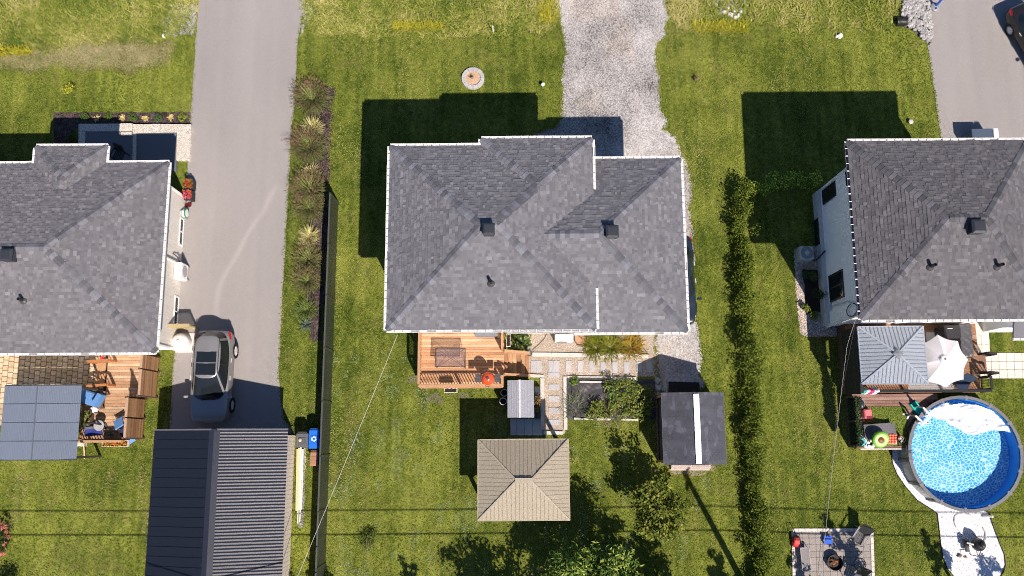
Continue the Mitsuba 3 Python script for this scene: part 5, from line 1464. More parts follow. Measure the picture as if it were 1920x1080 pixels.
# wheelie bins and lumber
for c_, s_, col_, lb_, z_ in (((-10.11, -0.02), (.56, .66), (.085, .09, .10), 'dark grey wheelie bin with a stone on its lid, beside the metal-roofed garage', 1.0), ((-9.55, 0.03), (.50, .86), (.01, .12, .55), 'blue wheelie recycling bin by the dark fence', 1.0), ((-9.53, -0.87), (.38, .64), (.30, .16, .10), 'brown organics bin between blue bin and fence', .95)):
    k_ = thing('wheelie_bin', lb_, 'bin')
    f_ = xf(c_, 0, 0)
    sx, sy = s_
    bd = MB()
    lo_, hi_ = np.array([[-.40, -.40], [.40, -.40], [.40, .40], [-.40, .40]]) * [sx, sy], np.array([[-.47, -.47], [.47, -.47], [.47, .47], [-.47, .47]]) * [sx, sy]
    bd.add(np.vstack([np.c_[lo_, np.full(4, .06)], np.c_[hi_, np.full(4, z_ - .08)]]), [[0, 1, 5, 4], [1, 2, 6, 5], [2, 3, 7, 6], [3, 0, 4, 7], [3, 2, 1, 0]], col_)
    part(k_, 'body', moved(bd, f_), 'satin')
    part(k_, 'lid', moved(MB().box((0, -.01, z_ - .04), (sx, sy, .07), np.array(col_) * 1.25, b=.03).box((0, -.06, z_ + .003), (sx * .62, sy * .55, .03), np.array(col_) * 1.1, b=.012), f_), 'satin')
    part(k_, 'handle', moved(MB().beam((-sx * .38, sy * .5 + .03, z_ - .05), (sx * .38, sy * .5 + .03, z_ - .05), .04, .04, np.array(col_) * .7), f_), 'satin')
    for q_ in (-1, 1):
        part(k_, 'wheel', moved(MB().lathe([(0, -.03), (.1, -.03), (.1, .03), (0, .03)], (q_ * sx * .42, sy * .42, .1), (.02, .02, .02), 14, M=[[0, 0, 1], [0, 1, 0], [-1, 0, 0]]), f_))
    if lb_.startswith('blue'):
        sy_m = MB()
        for i in range(3):
            a0 = i * 2.0944 + .3
            t_ = np.linspace(a0, a0 + 1.35, 6)
            o_ = np.array([[.02, -.02]])
            pl_ = [(.115 * math.cos(t), .115 * math.sin(t)) for t in t_] + [(.14 * math.cos(t_[-1] - .05), .14 * math.sin(t_[-1] - .05)), (.095 * math.cos(t_[-1] + .5), .095 * math.sin(t_[-1] + .5)), (.045 * math.cos(t_[-1] - .05), .045 * math.sin(t_[-1] - .05))] + [(.07 * math.cos(t), .07 * math.sin(t)) for t in t_[::-1]]
            sy_m.sheet(pl_, z_ + .021, (.8, .85, .9))
        part(k_, 'recycling_symbol', moved(sy_m, f_), kind='stuff')
stn = trimesh.creation.icosphere(1, .075)
solo('stone', MB().tm(stn, (.55, .45, .36), np.array([[1, 0, 0, (-10.18, -0.02)[0]], [0, 1.2, 0, (-10.18, -0.02)[1]], [0, 0, .7, 1.05], [0, 0, 0, 1.0]])), 'matte', 'pale stone weighing down the lid of the grey wheelie bin', 'stone')
lk_ = thing('lumber_stack', 'pale planks and white trim boards stacked along the garage wall', 'lumber')
for i, (xa, ya, xb, yb, w_, col_) in enumerate(((558, 842, 556, 958, .10, (.62, .50, .30)), (561, 840, 559, 956, .09, (.66, .55, .36)), (564, 838, 562, 955, .07, (.72, .70, .66)), (567, 842, 564.5, 900, .07, (.74, .73, .70)), (566.5, 885, 564.5, 955, .06, (.76, .75, .73)), (560, 950, 558, 981, .05, (.7, .69, .67)), (564, 950, 562, 978, .05, (.74, .73, .71)))):
    pass
for i, ((a_, b_), w_, col_) in enumerate(zip(([(-10.52, -0.44), (-10.45, -3.28)], [(-10.44, -0.39), (-10.36, -3.24)], [(-10.35, -0.34), (-10.29, -3.21)], [(-10.27, -0.44), (-10.25, -1.87)], [(-10.23, -1.5), (-10.22, -3.22)], [(-10.38, -3.09), (-10.38, -3.85)], [(-10.28, -3.1), (-10.28, -3.77)]), (.09, .085, .07, .06, .05, .045, .045), ((.62, .50, .30), (.66, .56, .37), (.72, .70, .66), (.74, .73, .70), (.76, .75, .73), (.70, .69, .67), (.74, .73, .71)))):
    part(lk_, 'plank', MB().beam((*a_, .12 + .03 * (i % 3)), (*b_, .12 + .03 * ((i + 1) % 3)), w_, .05, tint(col_, .05, re_)))
gravl = jag([(-10.25, -0.39), (-10.15, -0.39), (-10.11, -3.95), (-10.36, -4.07), (-10.39, -3.35)], .03, .08, 71)
ground('gravel_strip', MB().sheet(gravl, .006), 'gravel')
shrub('weed', 'dark weeds behind the bins at the garage corner', 'weed', (-10.69, 0.46), .3, .35, 200, .07, GREENS, re_)

# paver patio
pp = thing('paver_patio', 'tan interlocking paver patio behind the left house', 'patio')
part(pp, 'bed', MB().sheet([(-26.87, 4.81), (-20, 4.77), (-19.88, 2.31), (-20.65, 0.61), (-26.43, 0.64)], .010, (.08, .06, .045)))
pav = Polygon([(-26.85, 4.8), (-19.98, 4.76), (-19.86, 2.23), (-20.63, 0.61), (-26.41, 0.64)])
x0_, y0_, x1_, y1_ = pav.bounds
extra, cand = MB(), []
pw, ph = .262, .262
for r_ in range(int((y1_ - y0_) / ph) + 1):
    for c_ in range(int((x1_ - x0_) / pw) + 1):
        cx_, cy_ = x0_ + (c_ + .5) * pw, y0_ + (r_ + .5) * ph + (.5 * ph if c_ % 3 == 1 else .2 * ph if c_ % 3 == 2 else 0)
        if pav.contains(sbox(cx_ - .1, cy_ - .1, cx_ + .1, cy_ + .1)):
            cand.append((cx_, cy_))
cand.sort(key=lambda p: abs(p[0] + 22.6))
PAVC = np.array([(.47, .36, .24), (.51, .40, .27), (.43, .33, .22), (.53, .43, .31)])
for i, (cx_, cy_) in enumerate(cand):
    m_ = MB() if i < 290 else extra
    m_.box((cx_, cy_, .02 + re_.uniform(-.003, .003)), (pw - .026, ph - .026, .06), tint(PAVC[re_.integers(4)], .06, re_), b=.012)
    if i < 290:
        part(pp, 'paver', m_)
if extra.v:
    part(pp, 'paver', extra, kind='stuff')

# left deck
lz = .32
ldk = thing('deck', 'small weathered cedar deck beside the paver patio of the left house', 'deck')
xa_, xb_, xw_ = (-19.77, 3.18)[0], (-18.1, 3.17)[0], (-20.77, 0.91)[0]
ya_, yt_, yb_ = 4.4, (-20.83, 1.62)[1], (-20.69, -0.06)[1]
xe_ = (-18.45, 0.9)[0]
deck_floor(ldk, xa_, xb_, yt_, ya_, lz, .15, WOOD * [1.0, 1.05, 1.1], re_)
deck_floor(ldk, xw_, xe_, yb_, yt_ - .005, lz, .15, WOOD * [.9, .95, 1.0], re_)
part(ldk, 'rim_joist', MB().beam((xw_, yb_ - .02, lz - .15), (xe_, yb_ - .02, lz - .15), .04, .2, WOOD[3]))
part(ldk, 'rim_joist', MB().beam((xa_ - .02, yt_, lz - .15), (xa_ - .02, ya_, lz - .15), .04, .2, WOOD[3]))
railing(ldk, (xw_, yb_ + .03), (xe_, yb_ + .03), lz, .85, re_)
railing(ldk, (xw_ + .02, yb_ + .1), (xw_ + .02, (-20.83, 1.72)[1]), lz, .85, re_)
for lb_, tx, ya2, yb2 in (('brown horizontal-board privacy screen, northern of the two at the left deck', (-17.34, 3.03)[0], (-17.4, 3.91)[1], (-17.37, 2.06)[1]), ('brown horizontal-board privacy screen, southern of the two at the left deck', (-17.86, 1.1)[0], (-17.89, 1.92)[1], (-17.83, 0.14)[1])):
    k_ = thing('privacy_screen', lb_, 'screen')
    n_ = 12
    mid_ = (ya2 + yb2) / 2
    for s0, s1 in ((ya2, mid_ + .04 if 'south' in lb_ else ya2 - .62), (mid_ - .04 if 'south' in lb_ else ya2 - .70, yb2)):
        for j in range(n_):
            part(k_, 'board', MB().box((tx + re_.uniform(-.004, .004), (s0 + s1) / 2, .42 + .148 * j), (.03, abs(s0 - s1), .138), tint(BROWN[re_.integers(4)] * 1.25, .12, re_)))
        part(k_, 'top_rail', MB().box((tx, (s0 + s1) / 2, 2.17), (.11, abs(s0 - s1) + .03, .05), (.40, .27, .18)))
    for y_ in (ya2 + .03, yb2 - .03, mid_ if 'south' in lb_ else ya2 - .66):
        part(k_, 'post', MB().box((tx - .07, y_, 1.1), (.09, .09, 2.2), (.12, .07, .05)))
for lb_, ca, cb in (('short orange-brown stair railing, northern one, at the west edge of the left deck', (-20.5, 3.7), (-19.37, 3.75)), ('short orange-brown stair railing, southern one, at the west edge of the left deck', (-20.51, 2.54), (-19.35, 2.59))):
    k_ = thing('stair_railing', lb_, 'railing')
    railing(k_, ca, cb, (.05, .32), .85, re_, WOOD * [.95, .7, .5], name='hand_rail', post=1.0)
for i in range(2):
    part(ldk, 'step', MB().box((xa_ - .28 - .24 * (1 - i), ((-20.42, 3.81)[1] + (-20.33, 2.63)[1]) / 2, .09 + .1 * i), (.27, 1.1, .05), WOOD[1]))

# pergola with grey sheet roof
pg_ = thing('pergola', 'patio shelter with slate-grey ribbed sheet roof beside the left deck', 'shelter')
(hx0, hy1), (hx1, hy0) = (-23.26, 2.49), (-19.84, -0.83)
hxm = (-21.83, 0.87)[0]
xl = [hx0 - .1, hxm, hx1]
for i in range(2):
    for j in range(4):
        u0, u1 = xl[i] + .008, xl[i + 1] - .008
        v0, v1 = hy0 + (hy1 - hy0) * j / 4 + .012, hy0 + (hy1 - hy0) * (j + 1) / 4 - .012
        n_ = int((u1 - u0) / .075) * 2
        xs = np.linspace(u0, u1, n_ + 1)
        zo = .008 * (np.arange(n_ + 1) % 2)
        zf = lambda x, y: 2.40 + .07 * (1 - abs(x - hxm) / 2) + .05 * (y - hy0) / (hy1 - hy0)
        A = np.c_[xs, np.full(n_ + 1, v0), zf(xs, v0) + zo]
        B = np.c_[xs, np.full(n_ + 1, v1), zf(xs, v1) + zo]
        q_ = np.arange(n_)
        part(pg_, 'roof_sheet', MB().add(np.vstack([A, B]), np.c_[q_, q_ + 1, q_ + n_ + 2, q_ + n_ + 1], tint((.135, .165, .22), .04, re_)), 'satin')
for y_ in np.linspace(hy0, hy1, 5):
    part(pg_, 'purlin', MB().beam((hx0 - .1, y_, 2.40), (hx1, y_, 2.40), .05, .06, (.05, .055, .065)))
part(pg_, 'ridge_bar', MB().beam((hxm, hy0, 2.475), (hxm, hy1, 2.525), .05, .03, (.10, .115, .15)), 'satin')
for x_ in (hx0 + .1, hx1 - .1):
    for y_ in (hy0 + .1, hy1 - .1):
        part(pg_, 'post', MB().box((x_, y_, 1.18), (.10, .10, 2.36), (.05, .04, .035)))
solo('pole', MB().tube([(*(-20.57, 0.01), 0), (*(-20.57, 0.01), 1.05)], .03, (.6, .6, .6), 8), 'satin', 'white-capped metal post at the south-west corner of the left deck', 'post')
solo('prop_stick', MB().tube([(*(-20.56, -0.14), .5), (*(-20.61, -0.49), .25), (*(-20.69, -0.84), .03)], .03, (.62, .42, .28), 7), 'matte', 'pale wooden stick leaning from the left deck corner to the grass', 'stick')

# furniture on the left deck
so = thing('cushioned_chair', 'big blue-cushioned garden chair turned askew on the left deck', 'chair')
f_ = xf((-20.21, 2.02), -.30, lz)
BLU = (.10, .24, .52)
part(so, 'seat_cushion', moved(MB().box((-.12, -.06, .48), (1.05, .62, .16), BLU, b=.06), f_))
part(so, 'back_cushion', moved(MB().beam((.42, -.30, .70), (.55, .30, .70), .22, .5, tint(BLU, .03, re_)), f_))
part(so, 'frame', moved(MB().box((-.05, 0, .34), (1.25, .78, .1), (.14, .10, .085)), f_))
for sx in (-.62, .55):
    for sy in (-.34, .34):
        part(so, 'leg', moved(MB().box((sx, sy, .16), (.06, .06, .32), (.14, .10, .085)), f_))
part(so, 'arm', moved(MB().box((.05, .42, .58), (1.1, .08, .05), (.18, .14, .12)), f_))
lg = thing('lounge_chair', 'blue padded folding lounge chair half hidden by the southern privacy screen', 'chair')
f_ = xf((-18.72, 0.72), .55, lz)
part(lg, 'back_pad', moved(MB().beam((0, .32, .42), (0, -.12, .70), .44, .06, (.12, .26, .55)), f_))
part(lg, 'seat_pad', moved(MB().box((0, -.42, .40), (.44, .5, .06), (.015, .03, .08)), f_))
part(lg, 'foot_pad', moved(MB().beam((0, -.68, .40), (0, -.98, .30), .44, .05, (.12, .26, .55)), f_))
for sx in (-.24, .24):
    part(lg, 'frame_tube', moved(MB().tube([(sx, .4, .4), (sx, -.95, .28), (sx, -.95, 0)], .016, (.05, .05, .06), 6), f_), 'satin')
    part(lg, 'frame_tube', moved(MB().tube([(sx, .25, .45), (sx, .25, 0)], .016, (.05, .05, .06), 6), f_), 'satin')
cc = thing('camp_chair', 'dark blue folding camp chair in the south-west corner of the left deck', 'chair')
f_ = xf((-19.95, 0.45), .1, lz)
sg = MB()
for i in range(6):
    for j in range(4):
        xx, yy = -.42 + i * .14, -.22 + j * .11
        z_ = lambda a, b: .42 + .10 * (abs(a) / .42) ** 2 + .05 * math.sin(7 * a) * math.cos(9 * b)
        sg.quad((xx, yy, z_(xx, yy)), (xx + .14, yy, z_(xx + .14, yy)), (xx + .14, yy + .11, z_(xx + .14, yy + .11)), (xx, yy + .11, z_(xx, yy + .11)), (.03, .045, .22) if j < 3 else (.10, .10, .13))
part(cc, 'sling', moved(sg, f_))
part(cc, 'back', moved(MB().tube([(-.4, .26, .5), (-.2, .36, .8), (.15, .36, .82), (.38, .26, .5)], .05, (.03, .03, .04), 6), f_))
for sx in (-.4, .4):
    part(cc, 'leg', moved(MB().tube([(sx, -.22, .52), (sx * .8, .25, 0)], .014, (.1, .1, .1), 5), f_), 'satin')
    part(cc, 'leg', moved(MB().tube([(sx, .25, .52), (sx * .8, -.22, 0)], .014, (.1, .1, .1), 5), f_), 'satin')
bt = thing('round_table', 'small grey oval side table between camp chair and lounge chair', 'table')
f_ = xf((-19.72, 0.7), .5, lz)
part(bt, 'table_top', moved(MB().lathe([(0, .50), (.24, .50), (.25, .52), (.24, .54), (0, .54)], (0, 0, 0), (.34, .34, .35), 20), f_))
part(bt, 'leg', moved(MB().lathe([(.16, 0), (.16, .03), (.03, .06), (.03, .5)], (0, 0, 0), (.06, .06, .06), 10), f_))
bag = MB()
bs2 = trimesh.creation.icosphere(2, 1.0)
bv = np.array(bs2.vertices)
bv = bv * (1 + .18 * np.sin(5 * bv[:, :1] + 2 * bv[:, 1:2]) * np.cos(4 * bv[:, 2:3])) * [.20, .17, .12]
bag.add(bv + [*(-20.21, 1.45), lz + .12], np.array(bs2.faces), (.74, .75, .78))
solo('towel', bag, 'matte', 'crumpled white towel on the left deck beside the blue-cushioned chair', 'towel')
flower_box('leafy planter box against the west railing of the left deck', ((-20.46, 1.03)[0] + .02, (-20.46, 1.03)[1]), (.42, .75, .35), lz + .36, re_, [(.20, .24, .04), (.28, .28, .06), (.10, .14, .03), (.4, .36, .2)], wall=(.10, .07, .055), n=420, h=.3, leafsize=.07)
shrub('potted_plant', 'grey-green potted plant by the south railing of the left deck', 'plant', (-19.31, 0.3), .2, .32, 160, .08, [(.12, .16, .12), (.08, .12, .08), (.2, .25, .2)], re_, z=lz)
flower_box('white trough of orange flowers hung outside the south railing of the left deck', (-18.85, -0.13), (1.22, .30, .16), .95, re_, [(.75, .28, .03), (.8, .42, .05), (.7, .22, .02), (.15, .18, .04)], wall=(.66, .68, .70), n=260, h=.12, leafsize=.06)
solo('step_slab', MB().prism([(-21.06, -0.06), (-20.65, -0.06), (-20.64, -0.26), (-21.1, -0.26)], 0, .04, (.55, .54, .50)), 'matte', 'pale slab on the grass at the south-west foot of the left deck', 'slab')
tbk = thing('toys', 'red and blue toys on the deck under the eave of the left house', 'toy')
part(tbk, 'red_block', MB().box((*(-20, 3.92), lz + .1), (.18, .14, .2), (.55, .05, .04), b=.02))
part(tbk, 'blue_block', MB().box((*(-19.87, 3.84), lz + .08), (.14, .12, .16), (.03, .05, .42), b=.02))
hy_ = thing('hydrangea', 'coral-pink flowering bush at the far left edge of the frame', 'bush')
hm_ = MB()
leafball(hm_, (*(-24.25, -4.63), .5), .62, 700, .1, [(.05, .08, .03), (.07, .1, .03)], re_, .4, 1.0)
part(hy_, 'foliage', hm_, 'leaf')
fm_ = MB()
for i in range(44):
    d_ = re_.normal(0, 1, 3)
    d_ /= np.linalg.norm(d_)
    d_[2] = abs(d_[2])
    leafball(fm_, np.array([*(-24.2, -4.63), .55]) + d_ * [.58, .95, .5], .10, 34, .055, [(.62, .20, .18), (.75, .34, .30), (.55, .14, .13)], re_, .6)
part(hy_, 'flowers', fm_, 'leaf')
shrub('dark_bush', 'dark bush at the far left edge just south of the coral-pink one', 'bush', (-23.75, -6.37), .8, .8, 700, .1, [(.04, .06, .02), (.06, .09, .03)], re_)
solo('marker_stone', MB().box((*(-18.34, 20.67), .06), (.09, .24, .12), (.75, .75, .74), rz=.1, b=.03), 'matte', 'white upright marker stone by the driveway in the north-west grass', 'stone')

# ------------------------------------------------------------------ the right yard
rf = np.random.default_rng(99)


def stone_mesh(r, rng, flat=.6):
    m = trimesh.creation.icosahedron()
    v = np.array(m.vertices) * rng.uniform(.62, 1.2, (12, 3)) * [1, rng.uniform(.6, 1.0), flat] * r
    a = rng.uniform(0, 6.28)
    q, s = math.cos(a), math.sin(a)
    return v @ np.array([[q, -s, 0], [s, q, 0], [0, 0, 1]]).T, np.array(m.faces)


rr = thing('rock_pile', 'pile of pale broken riprap rocks at the edge of the right driveway', 'rocks')
rp_ = Polygon([(20.18, 22.96), (21.4, 22.94), (21.4, 22.04), (21.4, 20.85), (21.39, 19.79), (21.07, 19.97), (20.62, 20.45), (20.32, 20.74), (19.89, 20.87), (19.89, 21.46)])
part(rr, 'bed', MB().sheet(rp_, .007, (.10, .095, .09)))
pts_ = scatter(rp_, 420, rf)
ex_ = MB()
inv = [(math.hypot(p[0] - 20.3, p[1] - 21.2), p) for p in pts_]
for i, (d_, p_) in enumerate(sorted(inv, key=lambda t: t[0])):
    v_, f_ = stone_mesh(rf.uniform(.085, .155), rf, .75)
    m_ = MB() if i < 295 else ex_
    hh = .06 + .22 * max(0, 1 - d_ / 1.6) * rf.uniform(.5, 1)
    m_.add(v_ + [*p_, hh], f_, tint((.33, .325, .33), .28, rf))
    if i < 295:
        part(rr, 'rock', m_)
if ex_.v:
    part(rr, 'rock', ex_, kind='stuff')
cu = thing('culvert', 'black ribbed culvert pipe end beside the riprap rocks', 'pipe')
cx_, cy_ = (19.76, 21.06)
prof = []
for i in range(9):
    prof += [(.22, i * .06), (.25, i * .06 + .02), (.25, i * .06 + .04)]
prof += [(.19, .54), (.18, .0), (.22, 0)]
part(cu, 'pipe', MB().lathe(prof, (cx_ - .2, cy_, .18), (.03, .03, .032), 18, M=[[0, 0, 1], [0, 1, 0], [-1, 0, 0]]), 'satin')
for i, ((px_, py_), r_, lb_) in enumerate(zip([(16.5, 20.32), (16.68, 20.37), (16.62, 20.24)], (.11, .14, .10), ('western of three white boulders at the top of the right front lawn', 'northern and biggest of three white boulders on the right front lawn', 'southern of three white boulders on the right front lawn'))):
    v_, f_ = stone_mesh(r_, rf, .9)
    solo('boulder', MB().add(v_ + [px_, py_, .08], f_, (.72, .71, .70)), 'matte', lb_, 'boulder')
prk = thing('pale_rocks', 'loose pale rocks on the stony patch east of the gravel drive, top edge', 'rocks')
for i, (px_, py_) in enumerate([(11, 21.97), (11.32, 21.79), (11.48, 21.55), (11.1, 21.61), (11.36, 21.43), (11.66, 21.78), (10.77, 21.73)]):
    v_, f_ = stone_mesh(rf.uniform(.1, .2), rf, .7)
    part(prk, 'rock', MB().add(v_ + [px_, py_, .06], f_, tint((.58, .57, .56), .1, rf)), 'matte')
shrub('small_rose', 'small bush with pinkish blooms on the right front lawn', 'bush', (9.13, 18), .22, .34, 120, .07, [(.35, .24, .16), (.42, .30, .22), (.08, .09, .04), (.14, .08, .05)], rf)
solo('lawn_light', MB().lathe([(.03, 0), (.03, .12), (.12, .13), (.12, .18), (.08, .2), (0, .2)], (*(19.86, 15.64), 0), (.45, .45, .42), 14), 'satin', 'small round lawn light in the shadow of the right house', 'lamp')
bk = thing('basketball_stand', 'grey base and blue pole of a portable basketball stand on the right driveway', 'basketball stand')
bx_, by_ = (21.69, 21.9)
part(bk, 'base', MB().lathe([(.22, .014), (.24, .05), (.24, .12), (.18, .17), (0, .18)], (bx_, by_, 0), (.22, .24, .27), 20), 'satin', smooth=40)
part(bk, 'cap', MB().lathe([(.05, 0), (.05, .04), (0, .05)], (bx_ - .02, by_ - .12, .16), (.03, .03, .03), 10), 'satin')
part(bk, 'pole', MB().tube([(bx_ + .02, by_ + .05, .15), (bx_ + .02, by_ + .06, 2.6)], .06, (.02, .10, .55), 10), 'satin')
car('parked_car', 'black car with red tail light at the top right corner on the right driveway', (26.55, 19.6), .40 + math.pi * 0, 4.5, 1.8, 1.47, (.012, .011, .012), rf, suv=False)
bxk = thing('chest', 'dark chest with a white end just past the north eave of the right house', 'chest')
part(bxk, 'body', MB().box((*(22.9, 14.63), .5), (1.02, .6, 1.0), (.06, .085, .13), b=.02))
part(bxk, 'end', MB().box((*(23.58, 14.65), .5), (.24, .6, 1.0), (.68, .68, .66), b=.02))

# bed beside the west wall
cnd = thing('heat_pump', 'square grey air conditioner with round top fan beside the right house wall', 'air conditioner')
ax_, ay_ = (13.98, 8.78)
part(cnd, 'case', MB().box((ax_, ay_, .4), (.66, .66, .72), (.40, .43, .46), b=.05), 'satin')
part(cnd, 'top_ring', MB().lathe([(.27, 0), (.29, .02), (.27, .03), (.25, .01)], (ax_, ay_, .76), (.18, .20, .22), 24), 'satin')
part(cnd, 'fan_guard', MB().lathe([(.10, .0), (.10, .025), (0, .03)], (ax_, ay_, .765), (.5, .52, .54), 16), 'satin')
gd_ = MB()
for r_ in (.14, .18, .22):
    gd_.tube([(ax_ + r_ * math.cos(t), ay_ + r_ * math.sin(t), .775) for t in np.linspace(0, 6.283, 25)], .008, (.2, .22, .24), 4, cap=False)
part(cnd, 'wire_guard', gd_, 'satin', kind='stuff')
part(cnd, 'pipe', MB().tube([(ax_ + .3, ay_ - .25, .3), (ax_ + .55, ay_ - .28, .35), (ax_ + .72, ay_ - .1, .7), (14.85, ay_ + .1, .8)], .035, (.03, .03, .035), 6))
rock_o = Polygon([(13.62, 9.06), (13.92, 9.27), (14.71, 9.26), (15.16, 9.04), (15.01, 5.28), (15.6, 5.23), (15.56, 4.79), (13.94, 4.8), (13.69, 4.95), (13.61, 5.61), (13.58, 7.19)])
ground('rock_border_bed', MB().sheet(jag(list(rock_o.exterior.coords)[:-1], .03, .12, 81), .008), 'pebble')
soil_i = Polygon([(13.95, 8.11), (15.1, 8.11), (14.98, 5.99), (14.01, 5.92)])
ground('planting_soil', MB().sheet(jag(list(soil_i.exterior.coords)[:-1], .03, .12, 82), .014, (.03, .022, .018)), 'matte')
bst = thing('border_stones', 'rounded pinkish river stones edging the bed by the right house', 'stones')
q_ = rock_o.difference(soil_i.buffer(.1))
q_ = max(q_.geoms, key=lambda a: a.area) if hasattr(q_, 'geoms') else q_
sm_ = MB()
for p_ in scatter(q_, 1500, rf):
    v_, f_ = stone_mesh(rf.uniform(.03, .07), rf, .6)
    sm_.add(v_ + [*p_, .02], f_, tint(((.48, .40, .35), (.56, .50, .46), (.40, .30, .26), (.32, .33, .35))[rf.integers(4)], .15, rf))
part(bst, 'stone', sm_, kind='stuff')
for (px_, py_), r_, h_, cl_, lb_ in zip([(14.38, 7.64), (14.45, 6.72), (13.9, 6.2), (14.28, 5.75), (14.05, 7.77)], (.34, .42, .26, .32, .2), (.7, .8, .5, .6, .4), ([(.09, .13, .04), (.13, .17, .05)], [(.04, .07, .03), (.06, .10, .04)], [(.10, .14, .03), (.18, .22, .05)], [(.2, .25, .05), (.28, .30, .08), (.1, .14, .03)], [(.07, .10, .05), (.10, .12, .08)]), ('shaded light-green bush just south of the air conditioner', 'largest dark bush in the bed by the right house', 'small leafy plant at the inner edge of the rock border', 'bright yellow-green bush at the south end of the bed by the right house', 'small dull plant at the north-west of the bed by the right house')):
    shrub('bed_bush', lb_, 'bush', (px_, py_), r_, h_, 320, .09, cl_, rf)
el = thing('electric_mast', 'grey meter, conduit and looped cable on the side wall of the right house', 'electric meter')
wx = 14.86
part(el, 'meter', MB().box((wx, 6.1, .85), (.16, .34, .45), (.42, .47, .52), b=.03), 'satin')
part(el, 'conduit', MB().tube([(wx, 6.1, 1.0), (wx, 6.02, 3.0), (wx - .02, 5.7, 4.4)], .035, (.42, .45, .5), 8), 'satin')
part(el, 'loop', MB().tube([(wx - .05, 5.55 + .28 * math.cos(t), 3.6 + .6 * math.sin(t)) for t in np.linspace(.3, 6.1, 18)], .022, (.04, .045, .055), 6))
part(el, 'downpipe', MB().tube([(14.9, 5.2, 6.2), (14.86, 5.2, 5.9), (14.86, 5.2, .1)], .035, (.72, .72, .72), 8), 'satin')

# upper deck
uz = 1.05
DKB = np.array([[.26, .135, .075], [.30, .16, .09], [.22, .115, .07], [.28, .17, .11]])
ud = thing('deck', 'stained brown upper deck with black railing behind the right house', 'deck')
u0, u1 = (15.45, 3.43)[0], (21.58, 3.39)[0]
v0, v1 = (18.07, 2)[1], 5.25
deck_floor(ud, u0, u1, v0, v1, uz, .142, DKB, rf)
RBK = np.array([[.025, .025, .028]] * 5)
railing(ud, (u0 + .75, v0 + .04), (u1 - .05, v0 + .04), uz, .95, rf, RBK, gap=.115, post=1.9, bal=.022)
railing(ud, (u1 - .05, v0 + .1), (u1 - .05, (21.36, 2.7)[1]), uz, .95, rf, RBK, gap=.115, post=1.2, bal=.022)
for y_, nm in (((21.23, 3.78)[1], 'north'), ((21.14, 2.89)[1], 'south')):
    railing(ud, (u1, y_), (u1 + .75, y_), (uz, .35), .9, rf, RBK, gap=.115, post=.8, bal=.022, name='stair_railing')
ys_, yn_ = (21.41, 2.92)[1], (21.5, 3.82)[1]
for i in range(4):
    part(ud, 'stair_tread', MB().box((u1 + .09 + .19 * i, (ys_ + yn_) / 2, uz - .20 * (i + 1)), (.185, yn_ - ys_ - .04, .04), (.21, .12, .085)))
part(ud, 'skirt', MB().box((u0 - .02, (v0 + v1) / 2, uz / 2), (.04, v1 - v0, uz - .04), (.13, .07, .045)))
pw_ = thing('privacy_wall', 'tall dark horizontal-board privacy wall on the west edge of the upper deck', 'screen')
wx_ = (15.24, 3.03)[0]
wy0, wy1 = (15.15, 1.92)[1], (15.31, 4.91)[1]
for j in range(12):
    part(pw_, 'board', MB().box((wx_, (wy0 + wy1) / 2, uz + .08 + .15 * j), (.035, wy1 - wy0, .143), tint((.032, .032, .026), .12, rf)))
for i in range(4):
    part(pw_, 'post', MB().box((wx_ + .07, wy0 + .06 + (wy1 - wy0 - .12) * i / 3, uz + .92), (.09, .09, 1.84), (.03, .028, .025)))
part(pw_, 'cap_rail', MB().box((wx_ + .02, (wy0 + wy1) / 2, uz + 1.86), (.14, wy1 - wy0, .04), (.03, .03, .028)))
part(ud, 'edge_board', MB().box((u0 + .02, (v0 + v1) / 2, uz + .03), (.13, v1 - v0, .05), (.20, .095, .05)))

# grey gazebo
gz = thing('gazebo', 'grey standing-seam metal gazebo on the upper deck behind the right house', 'gazebo')
(gx0, gy0), (gx1, gy1) = (15.2, 2.31), (18.12, 4.86)
GCX, GCY = (16.61, 3.72)
gcor = [np.array([gx0, gy0, 3.1]), np.array([gx1, gy0, 3.1]), np.array([gx1, gy1, 3.1]), np.array([gx0, gy1, 3.1])]
gtop = np.array([(gx0 + gx1) / 2, (gy0 + gy1) / 2, 3.75])
panel_roof(gz, gx0, gy0, gx1, gy1, 3.1, .42, .17, (.25, .285, .345), rf, 0.0, bs='matte', gap=.0, alt=.0)
part(gz, 'vent_cap', MB().lathe([(.24, 0), (.24, .04), (.0, .12)], (gtop[0], gtop[1], 3.1 + .42 * (gy1 - gy0) / 2 + .02), (.16, .18, .21), 4), 'satin')
for x0_, y0_, x1_, y1_ in ((gx0, gy0, gx1, gy0), (gx1, gy0, gx1, gy1), (gx1, gy1, gx0, gy1), (gx0, gy1, gx0, gy0)):
    L_ = math.hypot(x1_ - x0_, y1_ - y0_)
    d_ = np.array([(x1_ - x0_) / L_, (y1_ - y0_) / L_])
    inn = np.array([-d_[1], d_[0]])
    n_ = int(L_ / .17)
    for i in range(1, n_):
        s_ = L_ * i / n_
        run = min(s_ * (gy1 - gy0) / L_, (L_ - s_) * (gy1 - gy0) / L_) if abs(d_[0]) > .5 else min(s_, L_ - s_) * (gx1 - gx0) / L_
        run = max(run - .08, .05)
        p_ = np.array([x0_, y0_]) + d_ * s_
        hz = .42 * (run if abs(d_[0]) > .5 else run * (gy1 - gy0) / (gx1 - gx0))
        q_ = p_ + inn * run
        part(gz, 'seam', MB().beam((*p_, 3.135), (*q_, 3.135 + hz), .014, .016, (.13, .15, .18)), 'matte')
for x_ in (gx0 + .18, gx1 - .18):
    for y_ in (gy0 + .18, gy1 - .18):
        part(gz, 'post', MB().box((x_, y_, (uz + 3.08) / 2), (.11, .11, 3.08 - uz), (.03, .03, .034)))

